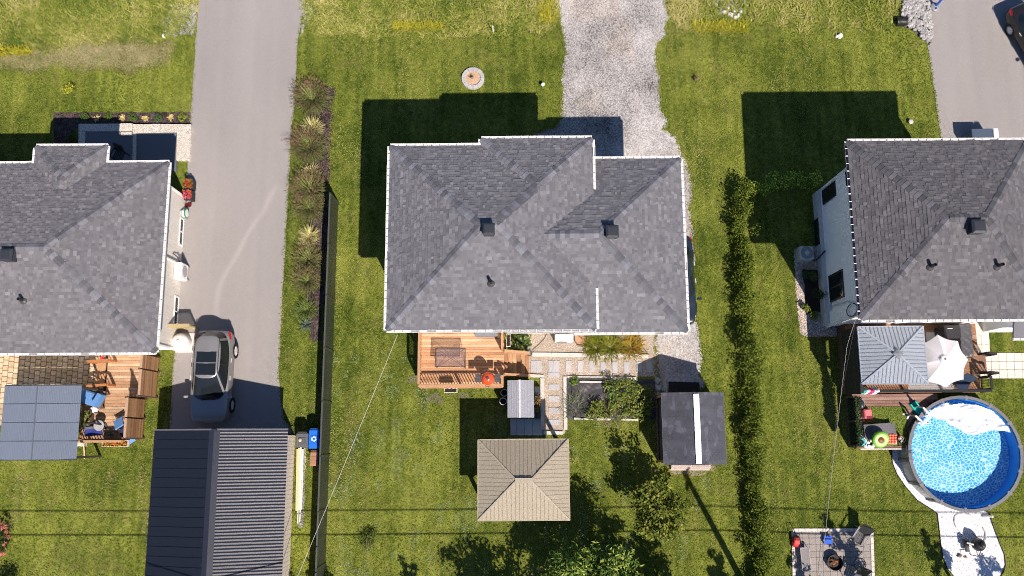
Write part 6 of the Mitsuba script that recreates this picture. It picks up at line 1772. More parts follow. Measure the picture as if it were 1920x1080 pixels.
# umbrella
um = thing('umbrella', 'open cream garden umbrella between the grey gazebo and the stairs', 'umbrella')
uc = np.array([*(18.9, 3.37), 3.25])
uv_ = [np.array([*p, 2.62]) for p in [(18.98, 4.54), (19.87, 4.24), (20.25, 3.41), (19.96, 2.52), (19.14, 2.16), (18.29, 2.41), (18, 3.2), (18.22, 4.12)]]
for i in range(8):
    a_, b_ = uv_[i], uv_[(i + 1) % 8]
    N_ = 7
    vv, ff = [], []
    for r_ in range(N_ + 1):
        for t_ in range(N_ + 1):
            t = t_ / N_
            e_ = a_ + (b_ - a_) * t
            k_ = r_ / N_
            p_ = uc + (e_ - uc) * k_
            sag = math.sin(math.pi * t)
            p_ = p_ - (e_ - uc) * [1, 1, 0] * .055 * sag * k_ ** 2 + [0, 0, .05 * math.sin(math.pi * k_) - .035 * sag * k_]
            vv.append(p_)
    for r_ in range(N_):
        for t_ in range(N_):
            o_ = r_ * (N_ + 1) + t_
            ff.append([o_, o_ + N_ + 1, o_ + N_ + 2, o_ + 1])
    part(um, 'canopy_panel', MB().add(vv, ff, (.60, .59, .63)), 'matte', smooth=True)
    part(um, 'rib', MB().beam(uc - [0, 0, .06], a_ - [0, 0, .02], .02, .02, (.5, .5, .5)))
part(um, 'pole', MB().tube([(uc[0], uc[1], uz), (uc[0], uc[1], 3.08)], .025, (.4, .4, .4), 8), 'satin')
part(um, 'finial', MB().lathe([(.035, 0), (.05, .03), (.03, .08), (0, .09)], uc, (.12, .12, .13), 10), 'satin')
part(um, 'top_vent', MB().lathe([(.19, -.045), (.15, 0), (.05, .03), (0, .035)], uc + [0, 0, .0], (.76, .74, .75), 8))
sf = thing('covered_sofa', 'long patio furniture under a crumpled black cover by the right house wall', 'covered furniture')
sv = trimesh.creation.box((.62, 1.55, .8))
for _ in range(4):
    sv = sv.subdivide()
sv2 = np.array(sv.vertices)
sv2[:, 0] *= 1 - .12 * np.clip(sv2[:, 2:3][:, 0] / .4, 0, 1)
sv2 = sv2 + .022 * np.c_[np.sin(17 * sv2[:, 1] + 9 * sv2[:, 2]), np.sin(13 * sv2[:, 0]), np.sin(15 * sv2[:, 1] + 21 * sv2[:, 0]) + np.sin(33 * sv2[:, 1] - 20 * sv2[:, 0])]
part(sf, 'cover', MB().add(sv2 + [*(20.66, 4.37), uz + .41], np.array(sv.faces), (.07, .072, .08)), 'satin', smooth=True)
bb = thing('covered_barbecue', 'black-covered barbecue in shadow between umbrella and house', 'covered furniture')
part(bb, 'cover', MB().box((*(19.99, 4.74), uz + .5), (.75, .6, 1.0), (.02, .02, .024), b=.06), 'satin')
part(bb, 'handle', MB().beam((*(19.73, 4.89), uz + 1.03), (*(19.95, 4.88), uz + 1.03), .03, .03, (.7, .7, .7)), 'satin')
solo('door_mat', MB().prism([(19.21, 4.84), (19.97, 4.83), (19.96, 4.2), (19.21, 4.21)], uz + .004, uz + .014, (.46, .44, .42)), 'matte', 'pale mat on the upper deck before the back door of the right house', 'mat')
rg = thing('outdoor_rug', 'pale striped outdoor rug on the upper deck along the south railing', 'rug')
rg0 = [(18.18, 2.46), (20.29, 2.45), (20.25, 2.08), (18.15, 2.09)]
part(rg, 'field', MB().prism(rg0, uz + .004, uz + .010, (.44, .42, .41)))
for i in range(4):
    part(rg, 'stripe', MB().prism([(18.18, 2.46), (20.29, 2.45), (20.29, 2.42), (18.18, 2.43)] if i == 0 else [(18.27, 2.36), (20.18, 2.35), (20.18, 2.33), (18.27, 2.34)] if i == 1 else [(18.26, 2.24), (20.17, 2.23), (20.17, 2.21), (18.26, 2.22)] if i == 2 else [(18.15, 2.13), (20.26, 2.12), (20.25, 2.08), (18.15, 2.09)], uz + .011, uz + .014, (.24, .23, .24)))
fc = thing('folding_chair', 'dark blue folding chair at the south-east corner of the upper deck', 'chair')
f_ = xf((20.49, 2.32), -.5, uz)
part(fc, 'seat', moved(MB().box((0, 0, .42), (.55, .5, .03), (.03, .05, .09)), f_))
part(fc, 'back', moved(MB().beam((0, .24, .44), (0, .45, .95), .52, .03, (.03, .05, .09)), f_))
for sx in (-.26, .26):
    part(fc, 'leg', moved(MB().tube([(sx, -.26, .42), (sx, .22, 0)], .014, (.05, .05, .06), 6), f_), 'satin')
    part(fc, 'leg', moved(MB().tube([(sx, .26, .44), (sx, -.22, 0)], .014, (.05, .05, .06), 6), f_), 'satin')
for i, (px_, w_, cl_, lb_) in enumerate(((1622, .17, (.05, .32, .36), 'teal beach towel over the deck railing, westernmost of four'), (1628.5, .16, (.66, .60, .52), 'cream beach towel over the deck railing, second from the west'), (1635.5, .18, (.50, .03, .14), 'crimson beach towel over the deck railing, third from the west'), (1644.5, .24, (.50, .58, .74), 'pale blue and white beach towel over the deck railing, easternmost'))):
    xx, yy = (15.75, 1.93)[0] + (px_ - 1622) * .0245, v0 + .04
    tw = MB()
    z0_ = uz + .98
    pr = [(.17 + .05 * (i % 2), -.5), (.10, -.22), (.05, -.01), (0, .015), (-.05, -.01), (-.08, -.18), (-.13, -.36 - .05 * i)]
    for (o0, a0), (o1, a1) in zip(pr[:-1], pr[1:]):
        tw.quad((xx - w_ / 2, yy + o0, z0_ + a0), (xx + w_ / 2, yy + o0 + .02, z0_ + a0), (xx + w_ / 2, yy + o1 + .02, z0_ + a1), (xx - w_ / 2, yy + o1, z0_ + a1), tint(cl_, .12, rf))
    solo('beach_towel', tw, 'matte', lb_, 'towel', smooth=True)

# lower deck
nz = .95
nd = thing('pool_deck', 'weathered brown lower deck with artificial turf beside the round pool', 'deck')
l0, l1, m0, m1 = (15.58, 0.71)[0], (19.53, 0.69)[0], (16.67, -0.49)[1], v0 - .03
PCX, PCY, PR = 20.42, -.77, 2.6


def clip_pool(y):
    d = PR ** 2 - (y - PCY) ** 2
    return (l0, min(l1, PCX - math.sqrt(d) - .03) if d > 0 else l1)


LDB = np.array([[.25, .155, .13], [.28, .18, .15], [.22, .13, .105], [.30, .20, .17]])
deck_floor(nd, l0, l1, m0, m1, nz, .142, LDB, rf, clip=clip_pool)
part(nd, 'fascia', MB().box(((l0 + 17.9) / 2, m0 - .03, nz - .12), (17.9 - l0, .04, .22), (.16, .10, .085)))
part(nd, 'pale_rail', MB().box(((l0 + 17.9) / 2 + .1, m0 - .075, nz - .05), (17.7 - l0, .05, .06), (.62, .60, .58)))
for i in range(4):
    part(nd, 'post', MB().box((l0 + .1 + (17.7 - l0) * i / 3, m0 + .05, nz / 2 - .05), (.12, .12, nz - .12), (.14, .09, .07)))
part(nd, 'skirt', MB().box((l0 + .0, (m0 + m1) / 2, nz / 2), (.04, m1 - m0, nz - .06), (.11, .07, .05)))
tf = Polygon([(16.13, 1.37), (18.02, 1.38), (17.96, -0.42), (15.99, -0.41)])
part(nd, 'turf', MB().prism(tf, nz + .004, nz + .016, (.15, .20, .035)))
tb = MB()
blades(tb, scatter(tf, 5000, rf), .045, .02, .6, pal(rf, 5000, [(.13, .18, .03), (.18, .23, .045), (.10, .14, .025)]), rf, nz + .014)
part(nd, 'turf_pile', tb, 'blade', kind='stuff')
iv = thing('ivy_screen', 'artificial ivy hedge panel along the west side of the pool deck', 'screen')
ix, iy0, iy1 = (15.4, 0.69)[0], m0 + .04, m1 - .12
part(iv, 'frame', MB().box((ix - .05, (iy0 + iy1) / 2, nz + .5), (.05, iy1 - iy0, 1.0), (.02, .03, .02)))
im = MB()
n_ = 5200
p_ = np.c_[ix + rf.uniform(-.13, .13, n_), rf.uniform(iy0, iy1, n_), nz + rf.uniform(.0, 1.08, n_)]
leaves(im, p_, rf.normal(0, .6, (n_, 3)) + [.3, 0, .6], .06, pal(rf, n_, [(.03, .06, .025), (.05, .085, .035), (.09, .13, .06)]), rf, .8)
part(iv, 'leaves', im, 'leaf')
for y_ in (iy0 + .05, (iy0 + iy1) / 2, iy1 - .05):
    part(iv, 'post', MB().box((ix - .14, y_, nz + .5), (.08, .08, 1.0), (.08, .05, .04)))
ckb = thing('cooler', 'pink rounded box with a dark red front on the artificial turf', 'box')
f_ = xf((16.12, 1.02), .08, nz + .016)
part(ckb, 'body', moved(MB().box((0, .03, .17), (.36, .44, .32), (.66, .16, .20), b=.05), f_), 'satin')
part(ckb, 'front', moved(MB().box((.03, -.14, .325), (.26, .12, .03), (.22, .01, .05)), f_), 'satin')
lb_ = thing('lounge_platform', 'wide dark grey slab-like daybed on the pool deck turf', 'daybed')
lp = [(15.88, 0.55), (17.28, 0.64), (17.38, 0.04), (15.92, -0.12)]
top_ = MB()
A_, B_, C_, D_ = [np.array(p) for p in lp]
N_ = 14
vv = []
for j in range(5):
    for i in range(N_ + 1):
        p_ = (A_ + (B_ - A_) * i / N_) * (1 - j / 4) + (D_ + (C_ - D_) * i / N_) * j / 4
        vv.append([*p_, 1.30 + .09 * math.sin(i / N_ * 6.5 - .8)])
top_.add(vv, [[j * (N_ + 1) + i, (j + 1) * (N_ + 1) + i, (j + 1) * (N_ + 1) + i + 1, j * (N_ + 1) + i + 1] for j in range(4) for i in range(N_)], (.135, .135, .15))
part(lb_, 'top', top_, smooth=True)
for p_ in (A_, B_, C_, D_):
    c_ = p_ + (sum((A_, B_, C_, D_)) / 4 - p_) * .12
    part(lb_, 'leg', MB().box((*c_, nz + .14), (.07, .07, .27), (.05, .05, .055)))
fl = thing('pool_float', 'green avocado-coloured ring float with a brown centre lying on the grey daybed', 'pool float')
fxy = (16.45, -0.12)
t_ = np.linspace(0, 2 * np.pi, 33)
fz = 1.60
tor = MB()
R0, r0 = .255, .135
vv, cc2 = [], []
for a in np.linspace(0, 2 * np.pi, 37)[:-1]:
    for b in np.linspace(0, 2 * np.pi, 15)[:-1]:
        vv.append([(R0 + r0 * math.cos(b)) * math.cos(a), (R0 + r0 * math.cos(b)) * math.sin(a), r0 * math.sin(b)])
        cc2.append((.20, .50, .06) if math.cos(b) > -.1 else (.50, .66, .25))
        if math.sin(a) < -.1 and math.cos(b) > -.3 and math.sin(9 * a * 2.0) > .2:
            cc2[-1] = (.66, .74, .45)
n1, n2 = 36, 14
ff = [[i * n2 + j, ((i + 1) % n1) * n2 + j, ((i + 1) % n1) * n2 + (j + 1) % n2, i * n2 + (j + 1) % n2] for i in range(n1) for j in range(n2)]
M_ = np.array([[1, 0, 0], [0, math.cos(.35), -math.sin(.35)], [0, math.sin(.35), math.cos(.35)]])
tor.add(np.array(vv) @ M_.T + [*fxy, fz], ff, np.array(cc2))
part(fl, 'ring', tor, 'satin', smooth=True)
part(fl, 'centre', MB().tm(trimesh.creation.icosphere(2, 1.0), (.16, .05, .02), np.array([[.155, 0, 0, fxy[0] + .02], [0, .115, 0, fxy[1] - .02], [0, 0, .06, fz + .02], [0, 0, 0, 1.0]])), 'satin', smooth=True)
wf = thing('pool_float', 'coral-red quilted float with white creases beside the green ring float', 'pool float')
wfx, wfy = (17.13, -0.1)
for i in range(3):
    for j in range(4):
        m_ = trimesh.creation.icosphere(1, 1.0)
        part(wf, 'cushion', MB().tm(m_, tint((.68, .14, .08), .08, rf), np.array([[.078, .01, 0, wfx + (i - 1) * .13 + .02 * j], [0, .062, 0, wfy + (j - 1.5) * .115], [0, 0, .06, 1.22], [0, 0, 0, 1.0]])), 'satin', smooth=True)
part(wf, 'base', MB().box((wfx + .03, wfy, 1.185), (.42, .48, .05), (.72, .55, .50), b=.02), 'satin')
bsk = thing('basket', 'round dark basket of pale stones on the pool deck, nearest the pool', 'basket')
bkx, bky = (17.54, -0.13)
part(bsk, 'bowl', MB().lathe([(.12, 0), (.16, .1), (.18, .34), (.165, .34), (.15, .12), (0, .1)], (bkx, bky, nz + .016), (.03, .03, .03), 20), 'satin')
for i in range(34):
    v_, f_ = stone_mesh(rf.uniform(.025, .04), rf, .8)
    a, r_ = rf.uniform(0, 6.28), .14 * math.sqrt(rf.random())
    part(bsk, 'stone', MB().add(v_ + [bkx + r_ * math.cos(a), bky + r_ * math.sin(a), nz + .33 + rf.uniform(0, .03)], f_, ((.7, .66, .6), (.05, .05, .05), (.55, .42, .32))[rf.integers(3)]))
tw_ = thing('swim_ring', 'turquoise inflatable ring in the south-west corner of the pool deck', 'pool float')
part(tw_, 'ring', MB().tube([(*(np.array((15.77, -0.22)) + .15 * np.array([math.cos(t), math.sin(t)])), nz + .13) for t in np.linspace(0, 6.283, 21)], .07, (.08, .42, .50), 8, cap=False), 'satin', smooth=True)
wt = MB()
for i in range(7):
    a_ = np.array([(15.92, 0.07), (16.08, -0.32), (16.25, -0.08), (16.02, -0.46), (16.37, -0.42), (15.95, -0.12), (16.17, -0.46)][i] if False else [(15.92, 0.02), (16.08, -0.34), (16.22, -0.12), (16.02, -0.46), (16.32, -0.42), (15.95, -0.15), (16.17, -0.46)][i])
    wt.box((*a_, nz + .08 + .015 * i), (.24, .12, .02), tint((.66, .68, .72), .1, rf), M=np.array([[math.cos(i), -math.sin(i), 0], [math.sin(i), math.cos(i), 0], [.15, .1, 1]]))
solo('pool_toys', wt, 'satin', 'jumble of pale flat toys on the deck between turquoise and green rings', 'toys', kind=None)
labels['pool_toys']['kind'] = 'stuff'
bb_ = thing('backpack', 'dark bag lying on the pool deck above the pink box', 'bag')
part(bb_, 'bag', MB().tm(trimesh.creation.icosphere(2, 1.0), (.03, .032, .045), np.array([[.14, .05, 0, (15.85, 1.48)[0] + .05], [-.07, .22, 0, (15.85, 1.48)[1]], [0, 0, .15, nz + .14], [0, 0, 0, 1.0]])), 'satin', smooth=True)
part(bb_, 'strap', MB().tube([(*p, nz + .12) for p in [(15.9, 1.73), (16.04, 1.68), (16.07, 1.39), (15.97, 1.34)]], .02, (.3, .32, .36), 5))
for (px_, py_), a_, lb2 in zip([(17.94, 1.04), (18.07, 0.91)], (.1, 1.1), ('white and dark sandal at the east edge of the turf', 'white and green sandal beside the teal step')):
    solo('sandal', MB().box((px_, py_, nz + .04), (.24, .085, .04), (.66, .68, .70), rz=a_, b=.015), 'satin', lb2, 'sandal')

# pool
pl = thing('pool', 'big round above-ground swimming pool with bright blue water', 'pool')
PZ = 1.30
nS = 14
wallm = lambda r, z0, z1, col, n=56: MB().lathe([(r, z0), (r, z1)], (PCX, PCY, 0), col, n)
ang = lambda i: i * 2 * math.pi / nS + .12
for i in range(nS):
    a0, a1 = ang(i), ang(i + 1)
    t_ = np.linspace(a0 + .004, a1 - .004, 6)
    o_ = [(PCX + 2.5 * math.cos(t), PCY + 2.5 * math.sin(t)) for t in t_]
    m_ = MB()
    n_ = len(o_)
    m_.add(np.vstack([np.c_[o_, np.zeros(n_)], np.c_[o_, np.full(n_, PZ - .03)]]), [[k, k + 1, n_ + k + 1, n_ + k] for k in range(n_ - 1)], (.34, .35, .36))
    part(pl, 'wall_panel', m_, 'satin')
    r1 = [(PCX + 2.62 * math.cos(t), PCY + 2.62 * math.sin(t)) for t in t_]
    r2 = [(PCX + 2.48 * math.cos(t), PCY + 2.48 * math.sin(t)) for t in t_[::-1]]
    part(pl, 'rim', MB().prism(Polygon(r1 + r2), PZ - .045, PZ, tint((.15, .155, .175), .05, rf)), 'satin')
    c_ = np.array([math.cos(a0), math.sin(a0)])
    part(pl, 'upright', MB().box((PCX + 2.535 * c_[0], PCY + 2.535 * c_[1], .62), (.07, .14, 1.24), (.10, .105, .115), rz=a0), 'satin')
    part(pl, 'rim_cap', MB().box((PCX + 2.53 * c_[0], PCY + 2.53 * c_[1], PZ + .008), (.21, .12, .02), (.17, .175, .20), rz=a0, b=.006), 'satin')


def caustic_col(p, n, uv):  # caustic light veins painted into the pool floor colour
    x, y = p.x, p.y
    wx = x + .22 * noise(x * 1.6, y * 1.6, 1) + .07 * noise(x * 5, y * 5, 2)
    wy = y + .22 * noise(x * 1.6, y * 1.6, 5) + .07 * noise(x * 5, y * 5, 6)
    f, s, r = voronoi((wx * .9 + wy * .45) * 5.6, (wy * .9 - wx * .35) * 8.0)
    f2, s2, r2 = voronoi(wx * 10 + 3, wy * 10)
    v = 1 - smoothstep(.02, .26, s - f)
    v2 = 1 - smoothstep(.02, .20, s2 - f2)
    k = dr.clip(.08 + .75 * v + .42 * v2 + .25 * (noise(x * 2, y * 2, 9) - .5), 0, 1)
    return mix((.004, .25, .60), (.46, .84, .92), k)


mat('liner_caustics', base_color=mikit.proc(caustic_col), roughness=0.6, specular=0.3)
mat('liner_wall', base_color=rgb(.010, .20, .56), roughness=0.5, specular=0.4)
part(pl, 'liner_floor', MB().lathe([(2.46, .42), (0, .42)], (PCX, PCY, 0), (.1, .3, .6), 56), 'liner_caustics')  # carries the painted caustics; raised so the rim shadow falls as if refracted
part(pl, 'liner_wall', MB().lathe([(2.455, PZ - .04), (2.455, .41)], (PCX, PCY, 0), (.1, .3, .6), 56), 'liner_wall', smooth=True)
scene['pool_water'] = {'type': 'thindielectric', 'int_ior': 1.33}
part(pl, 'water', MB().lathe([(2.452, PZ - .16), (0, PZ - .16)], (PCX, PCY, 0), (.5, .5, .5), 56), 'pool_water')
cvp = Polygon([(19, 1.47), (19.26, 1.37), (19.67, 1.59), (19.82, 1.59), (19.88, 1.42), (20.45, 1.49), (21.18, 1.41), (21.85, 1.16), (22.37, 0.96), (22.63, 0.62), (22.8, 0.23), (22.72, 0.13), (22.29, 0.23), (21.76, 0.28), (21.45, 0.19), (20.95, 0.07), (20.47, 0.14), (20.29, 0.29), (20.01, 0.44), (19.75, 0.61), (19.6, 0.78), (19.32, 0.73), (19.16, 0.88), (18.93, 0.98), (18.63, 0.98), (18.82, 1.18)]).buffer(.02)
cvp = cvp.intersection(Point(PCX, PCY).buffer(2.40))
xs_, ys_ = np.arange(cvp.bounds[0], cvp.bounds[2], .03), np.arange(cvp.bounds[1], cvp.bounds[3], .03)
XX, YY = np.meshgrid(xs_, ys_)
import meshkit
pp_ = np.c_[XX.ravel(), YY.ravel(), 0 * XX.ravel()]
rid = lambda a: 1 - np.abs(2 * meshkit.noise(a) - 1) if meshkit.noise(pp_[:2]).min() >= 0 else 1 - np.abs(meshkit.noise(a))
zz_ = PZ - .15 + .10 * rid(pp_ * [1.3, 3.4, 1]) ** 2 + .055 * rid(pp_ * [4.2, 5.5, 1] + 7) ** 2 + .02 * rid(pp_ * 11 + 3)
ins = shapely.contains_xy(cvp, pp_[:, 0], pp_[:, 1])
h_, w_ = XX.shape
ii, jj = np.meshgrid(np.arange(h_ - 1), np.arange(w_ - 1), indexing='ij')
qd = np.stack([ii * w_ + jj, ii * w_ + jj + 1, (ii + 1) * w_ + jj + 1, (ii + 1) * w_ + jj], -1).reshape(-1, 4)
qd = qd[ins[qd].all(1)]
solo('pool_cover', MB().add(np.c_[pp_[:, :2], zz_], qd, (.74, .79, .86)), 'satin', 'crumpled white solar cover floating along the north side of the pool', 'pool cover', smooth=True)
ldr = thing('pool_ladder', 'white-armed pool ladder with dark foot caps at the north-west rim', 'ladder')
for (a_, b_), c_ in (([(18.38, 1.38), (18.75, 0.92)], [(19.83, 1.05), (19.83, 1.05)]), ([(17.99, 0.99), (18.39, 0.61)], [(19.44, 0.6), (19.44, 0.6)])):
    a3, b3 = np.array([*a_, nz + .05]), np.array([*b_, .95])
    am = np.array([*(np.array(a_) * .8 + np.array(b_) * .2), 1.78])
    bm = np.array([*(np.array(a_) * .2 + np.array(b_) * .8), 1.78])
    part(ldr, 'arm', MB().tube([a3 + [0, 0, .2], am, bm, b3], .045, (.80, .80, .80), 8), 'satin')
    part(ldr, 'foot', MB().tube([a3, a3 + [0, 0, .3]], .06, (.02, .02, .02), 8), 'satin')
    part(ldr, 'lower_arm', MB().tube([b3, np.array([*c_[0], .35])], .03, (.7, .72, .74), 6), 'satin')
for i in range(3):
    a_, b_ = [(19.06, 0.9), (18.69, 0.59)]
    part(ldr, 'tread', MB().beam((a_[0] + .06 * i, a_[1] - .05 * i, 1.1 - .25 * i), (b_[0] + .06 * i, b_[1] - .05 * i, 1.1 - .25 * i), .12, .03, (.7, .72, .74)), 'satin')
gs = thing('step_mat', 'teal non-slip step mat at the foot of the pool ladder', 'mat')
ma = [(18.2, 1.46), (18.47, 1.62), (18.79, 1.18), (18.53, 0.98)]
part(gs, 'mat', MB().prism(ma, nz + .06, nz + .10, (.015, .50, .42)), 'matte')
part(gs, 'edge', MB().prism(Polygon(ma).buffer(.03), nz + .02, nz + .058, (.02, .14, .13)), 'satin')
solo('pool_rail', MB().tube([(*(17.46, -0.73)[:2], 1.35), (*(18.01, -0.73)[:2], 1.42)], .02, (.03, .03, .035), 6).tube([(*(17.68, -0.42), .95), (*(17.68, -0.42), 1.42), (*(17.68, -0.71), 1.40)], .02, (.03, .03, .035), 6), 'satin', 'thin black rail at the junction of pool deck and pool rim', 'rail')

# white gravel
def wgravel(p, n, uv):
    f, s, r = voronoi(p.x * 17, p.y * 17)
    return mi.Color3f(.96, .96, 1.0) * (.66 + .22 * r - .22 * smoothstep(.45, .75, f) - .45 * smoothstep(.965, .985, r))


mat('white_gravel', base_color=mikit.proc(wgravel), roughness=0.9, specular=0.2)
wg = Polygon([(17.59, -0.58), (17.59, -1.22), (17.77, -1.76), (18.1, -2.3), (18.61, -2.94), (19.13, -3.28), (19.48, -3.52), (19.5, -4.08), (19.52, -4.92), (19.57, -5.51), (19.72, -6.01), (20.02, -6.39), (20.25, -6.58), (21.76, -6.68), (22.13, -6.35), (22.38, -5.88), (22.38, -5.4), (22.21, -4.88), (21.98, -4.09), (21.86, -3.53), (21.55, -3.36), (20.57, -3.24), (19.15, -2.5), (18.26, -1.27), (18.07, -0.58)]).buffer(.12).buffer(-.12)
ground('white_gravel_bed', MB().sheet(wg, .012), 'white_gravel')
part('white_gravel_bed', 'edging', MB().prism(wg.buffer(.025).difference(wg.buffer(-.005)), 0, .06, (.03, .03, .033)))
wgs = MB()
for p_ in scatter(wg, 1600, rf):
    v_, f_ = stone_mesh(rf.uniform(.016, .032), rf, .7)
    wgs.add(v_ + [*p_, .018], f_, tint((.72, .72, .74), .15, rf))
part('white_gravel_bed', 'loose_stones', wgs, kind='stuff')
fp = thing('pool_pump', 'black pool pump and sand filter with hoses on the white gravel', 'pump')
px_, py_ = (21.09, -4.92)
part(fp, 'filter_tank', MB().tm(trimesh.creation.icosphere(3, 1), (.025, .025, .028), np.array([[.29, 0, 0, px_ - .05], [0, .29, 0, py_ + .02], [0, 0, .36, .42], [0, 0, 0, 1.0]])), 'satin', smooth=True)
part(fp, 'band', MB().lathe([(.285, -.02), (.297, 0), (.285, .02)], (px_ - .05, py_ + .02, .42), (.25, .25, .26), 24), 'satin')
part(fp, 'valve', MB().lathe([(.1, 0), (.11, .1), (.07, .16), (0, .17)], (px_ - .05, py_ + .02, .74), (.03, .03, .03), 14), 'satin')
mx, my = (20.53, -4.89)
part(fp, 'motor', MB().tube([(mx, my + .22, .26), (mx + .02, my - .1, .26)], .14, (.022, .022, .024), 12), 'satin')
part(fp, 'motor', MB().tube([(mx + .06, my - .1, .24), (mx + .08, my - .34, .24)], .10, (.10, .10, .105), 12), 'satin')
part(fp, 'pipe', MB().tube([(mx - .02, my + .08, .44), (mx + .2, my + .02, .50), (px_ + .1, py_ - .12, .52)], .045, (.50, .50, .51), 8), 'satin')
part(fp, 'stand', MB().tube([(px_ + .08, py_ - .1, .5), (px_ + .1, py_ - .56, .03), (px_ - .26, py_ - .48, .03), (px_ - .34, py_ - .2, .1)], .022, (.06, .06, .06), 6), 'satin')
part(fp, 'base', MB().prism([(mx - .15, my - .42), (mx + .25, my - .42), (mx + .25, my - .3), (mx - .15, my - .3)], .02, .07, (.7, .7, .7)))
for pts, r_, cl_ in (([(20.6, -4.68), (20.48, -4.41), (20.28, -4.15), (20.23, -3.91), (20.28, -3.67), (20.44, -3.55), (20.71, -3.52), (20.98, -3.62)], .032, (.60, .61, .63)), ([(21.46, -4.92), (21.59, -4.68), (21.61, -4.44), (21.54, -4.2)], .026, (.55, .5, .46)), ([(21.33, -4.77), (21.15, -4.58), (20.97, -4.44)], .022, (.12, .12, .12))):
    part(fp, 'hose', MB().tube([(*p, .06 + .02 * math.sin(i)) for i, p in enumerate(pts)], r_, cl_, 7), 'satin')
sg_ = thing('broken_paver', 'rough brown stone lying on the white gravel beside the pump', 'stone')
v_, f_ = stone_mesh(.16, rf, .5)
part(sg_, 'stone', MB().add(v_ * [1.1, .55, 1] + [*(20.31, -5.43), .06], f_, (.20, .13, .09)))
v_, f_ = stone_mesh(.11, rf, .6)
part(sg_, 'chip', MB().add(v_ * [1, .6, 1] + [*(20.6, -5.5), .06], f_, (.34, .22, .16)))
solo('skimmer_pole', MB().box((*(21.74, -3.67), .1), (.42, .10, .08), (.38, .39, .40), b=.02).box((*(21.96, -3.67), .12), (.06, .12, .08), (.8, .8, .8)), 'satin', 'short grey pipe fitting beside the south rim of the pool', 'pipe')

# fire pit patio
fpa = thing('patio', 'small square slab patio with pale border and a fire pit, bottom right', 'patio')
PP = [np.array(p) for p in [(12.81, -4.32), (16.29, -4.34), (16.16, -6.7), (12.73, -6.68)]]
nx, ny = 11, 8
part(fpa, 'base', MB().prism([(12.66, -4.19), (16.47, -4.21), (16.35, -6.7), (12.58, -6.69)], 0, .018, (.10, .10, .10)))
for i in range(nx):
    for j in range(ny):
        bl = lambda u, v: (PP[0] * (1 - u) + PP[1] * u) * (1 - v) + (PP[3] * (1 - u) + PP[2] * u) * v
        g_ = .007
        pl_ = [bl((i + g_ * 3) / nx, (j + g_ * 3) / ny), bl((i + 1 - g_ * 3) / nx, (j + g_ * 3) / ny), bl((i + 1 - g_ * 3) / nx, (j + 1 - g_ * 3) / ny), bl((i + g_ * 3) / nx, (j + 1 - g_ * 3) / ny)]
        part(fpa, 'slab', MB().prism(pl_, .016, .04 + rf.uniform(-.003, .003), tint((.28, .255, .24), .06, rf)))
for a_, b_, n_ in (([(12.69, -4.26), (16.4, -4.27)][0], [(12.69, -4.26), (16.4, -4.27)][1], 13), ([(12.7, -4.36), (12.62, -6.68)][0], [(12.7, -4.36), (12.62, -6.68)][1], 9), ([(16.36, -4.37), (16.25, -6.69)][0], [(16.36, -4.37), (16.25, -6.69)][1], 9)):
    a_, b_ = np.array(a_), np.array(b_)
    for i in range(n_):
        part(fpa, 'border_stone', MB().beam((*(a_ + (b_ - a_) * (i + .03) / n_), .03), (*(a_ + (b_ - a_) * (i + .97) / n_), .03), .135, .06, tint((.60, .56, .52), .08, rf)))
ft = thing('fire_pit', 'dark round steel fire pit with burnt logs in the middle of the small patio', 'fire pit')
fx, fy = (14.47, -5.69)
part(ft, 'bowl', MB().lathe([(.30, .04), (.35, .08), (.36, .34), (.34, .34), (.33, .12), (0, .10)], (fx, fy, 0), (.035, .028, .024), 26), 'satin', smooth=40)
part(ft, 'ash', MB().lathe([(.32, .16), (.15, .19), (0, .2)], (fx, fy, 0), (.05, .04, .035), 20))
for i in range(5):
    a = rf.uniform(0, 6.28)
    part(ft, 'log', MB().tube([(fx + .2 * math.cos(a), fy + .2 * math.sin(a), .22), (fx - .15 * math.cos(a + .3), fy - .15 * math.sin(a + .3), .26)], .045, ((.22, .10, .04), (.06, .04, .03), (.12, .06, .03))[i % 3], 7))
tg = thing('ride_on_toy', 'red plastic toy seat with black push handle at the north-west of the small patio', 'toy')
rx2, ry2 = (12.77, -4.75)
part(tg, 'seat', MB().box((rx2, ry2 + .03, .34), (.26, .30, .10), (.68, .08, .07), b=.04), 'satin')
part(tg, 'body', MB().box((rx2 - .02, ry2 - .02, .17), (.30, .46, .24), (.42, .02, .03), b=.05), 'satin')
part(tg, 'handle', MB().tube([(rx2 - .16, ry2 + .25, .3), (rx2 - .14, ry2 + .36, .6), (rx2 + .06, ry2 + .38, .6), (rx2 + .1, ry2 + .25, .35), (rx2 + .38, ry2 - .28, .05)], .022, (.03, .03, .03), 6), 'satin')
for i in range(4):
    part(tg, 'wheel', MB().lathe([(0, -.03), (.08, -.03), (.08, .03), (0, .03)], (rx2 + (-.15 if i % 2 else .13), ry2 + (.15 if i < 2 else -.2), .11), (.04, .04, .045), 12, M=[[0, 0, 1], [0, 1, 0], [-1, 0, 0]]), 'satin')
bls = thing('stool', 'small blue plastic stool with notched sides on the small patio', 'stool')
bx2, by2 = (14.23, -4.69)
cross = Polygon([(-.17, -.22), (-.08, -.16), (.08, -.16), (.17, -.22), (.19, -.1), (.14, 0), (.19, .1), (.17, .22), (.08, .15), (-.08, .15), (-.17, .22), (-.19, .1), (-.14, 0), (-.19, -.1)])
part(bls, 'seat', MB().prism(shapely.affinity.translate(cross, bx2, by2) if hasattr(shapely, 'affinity') else Polygon(np.array(cross.exterior.coords) + [bx2, by2]), .24, .29, (.01, .10, .58)), 'satin')
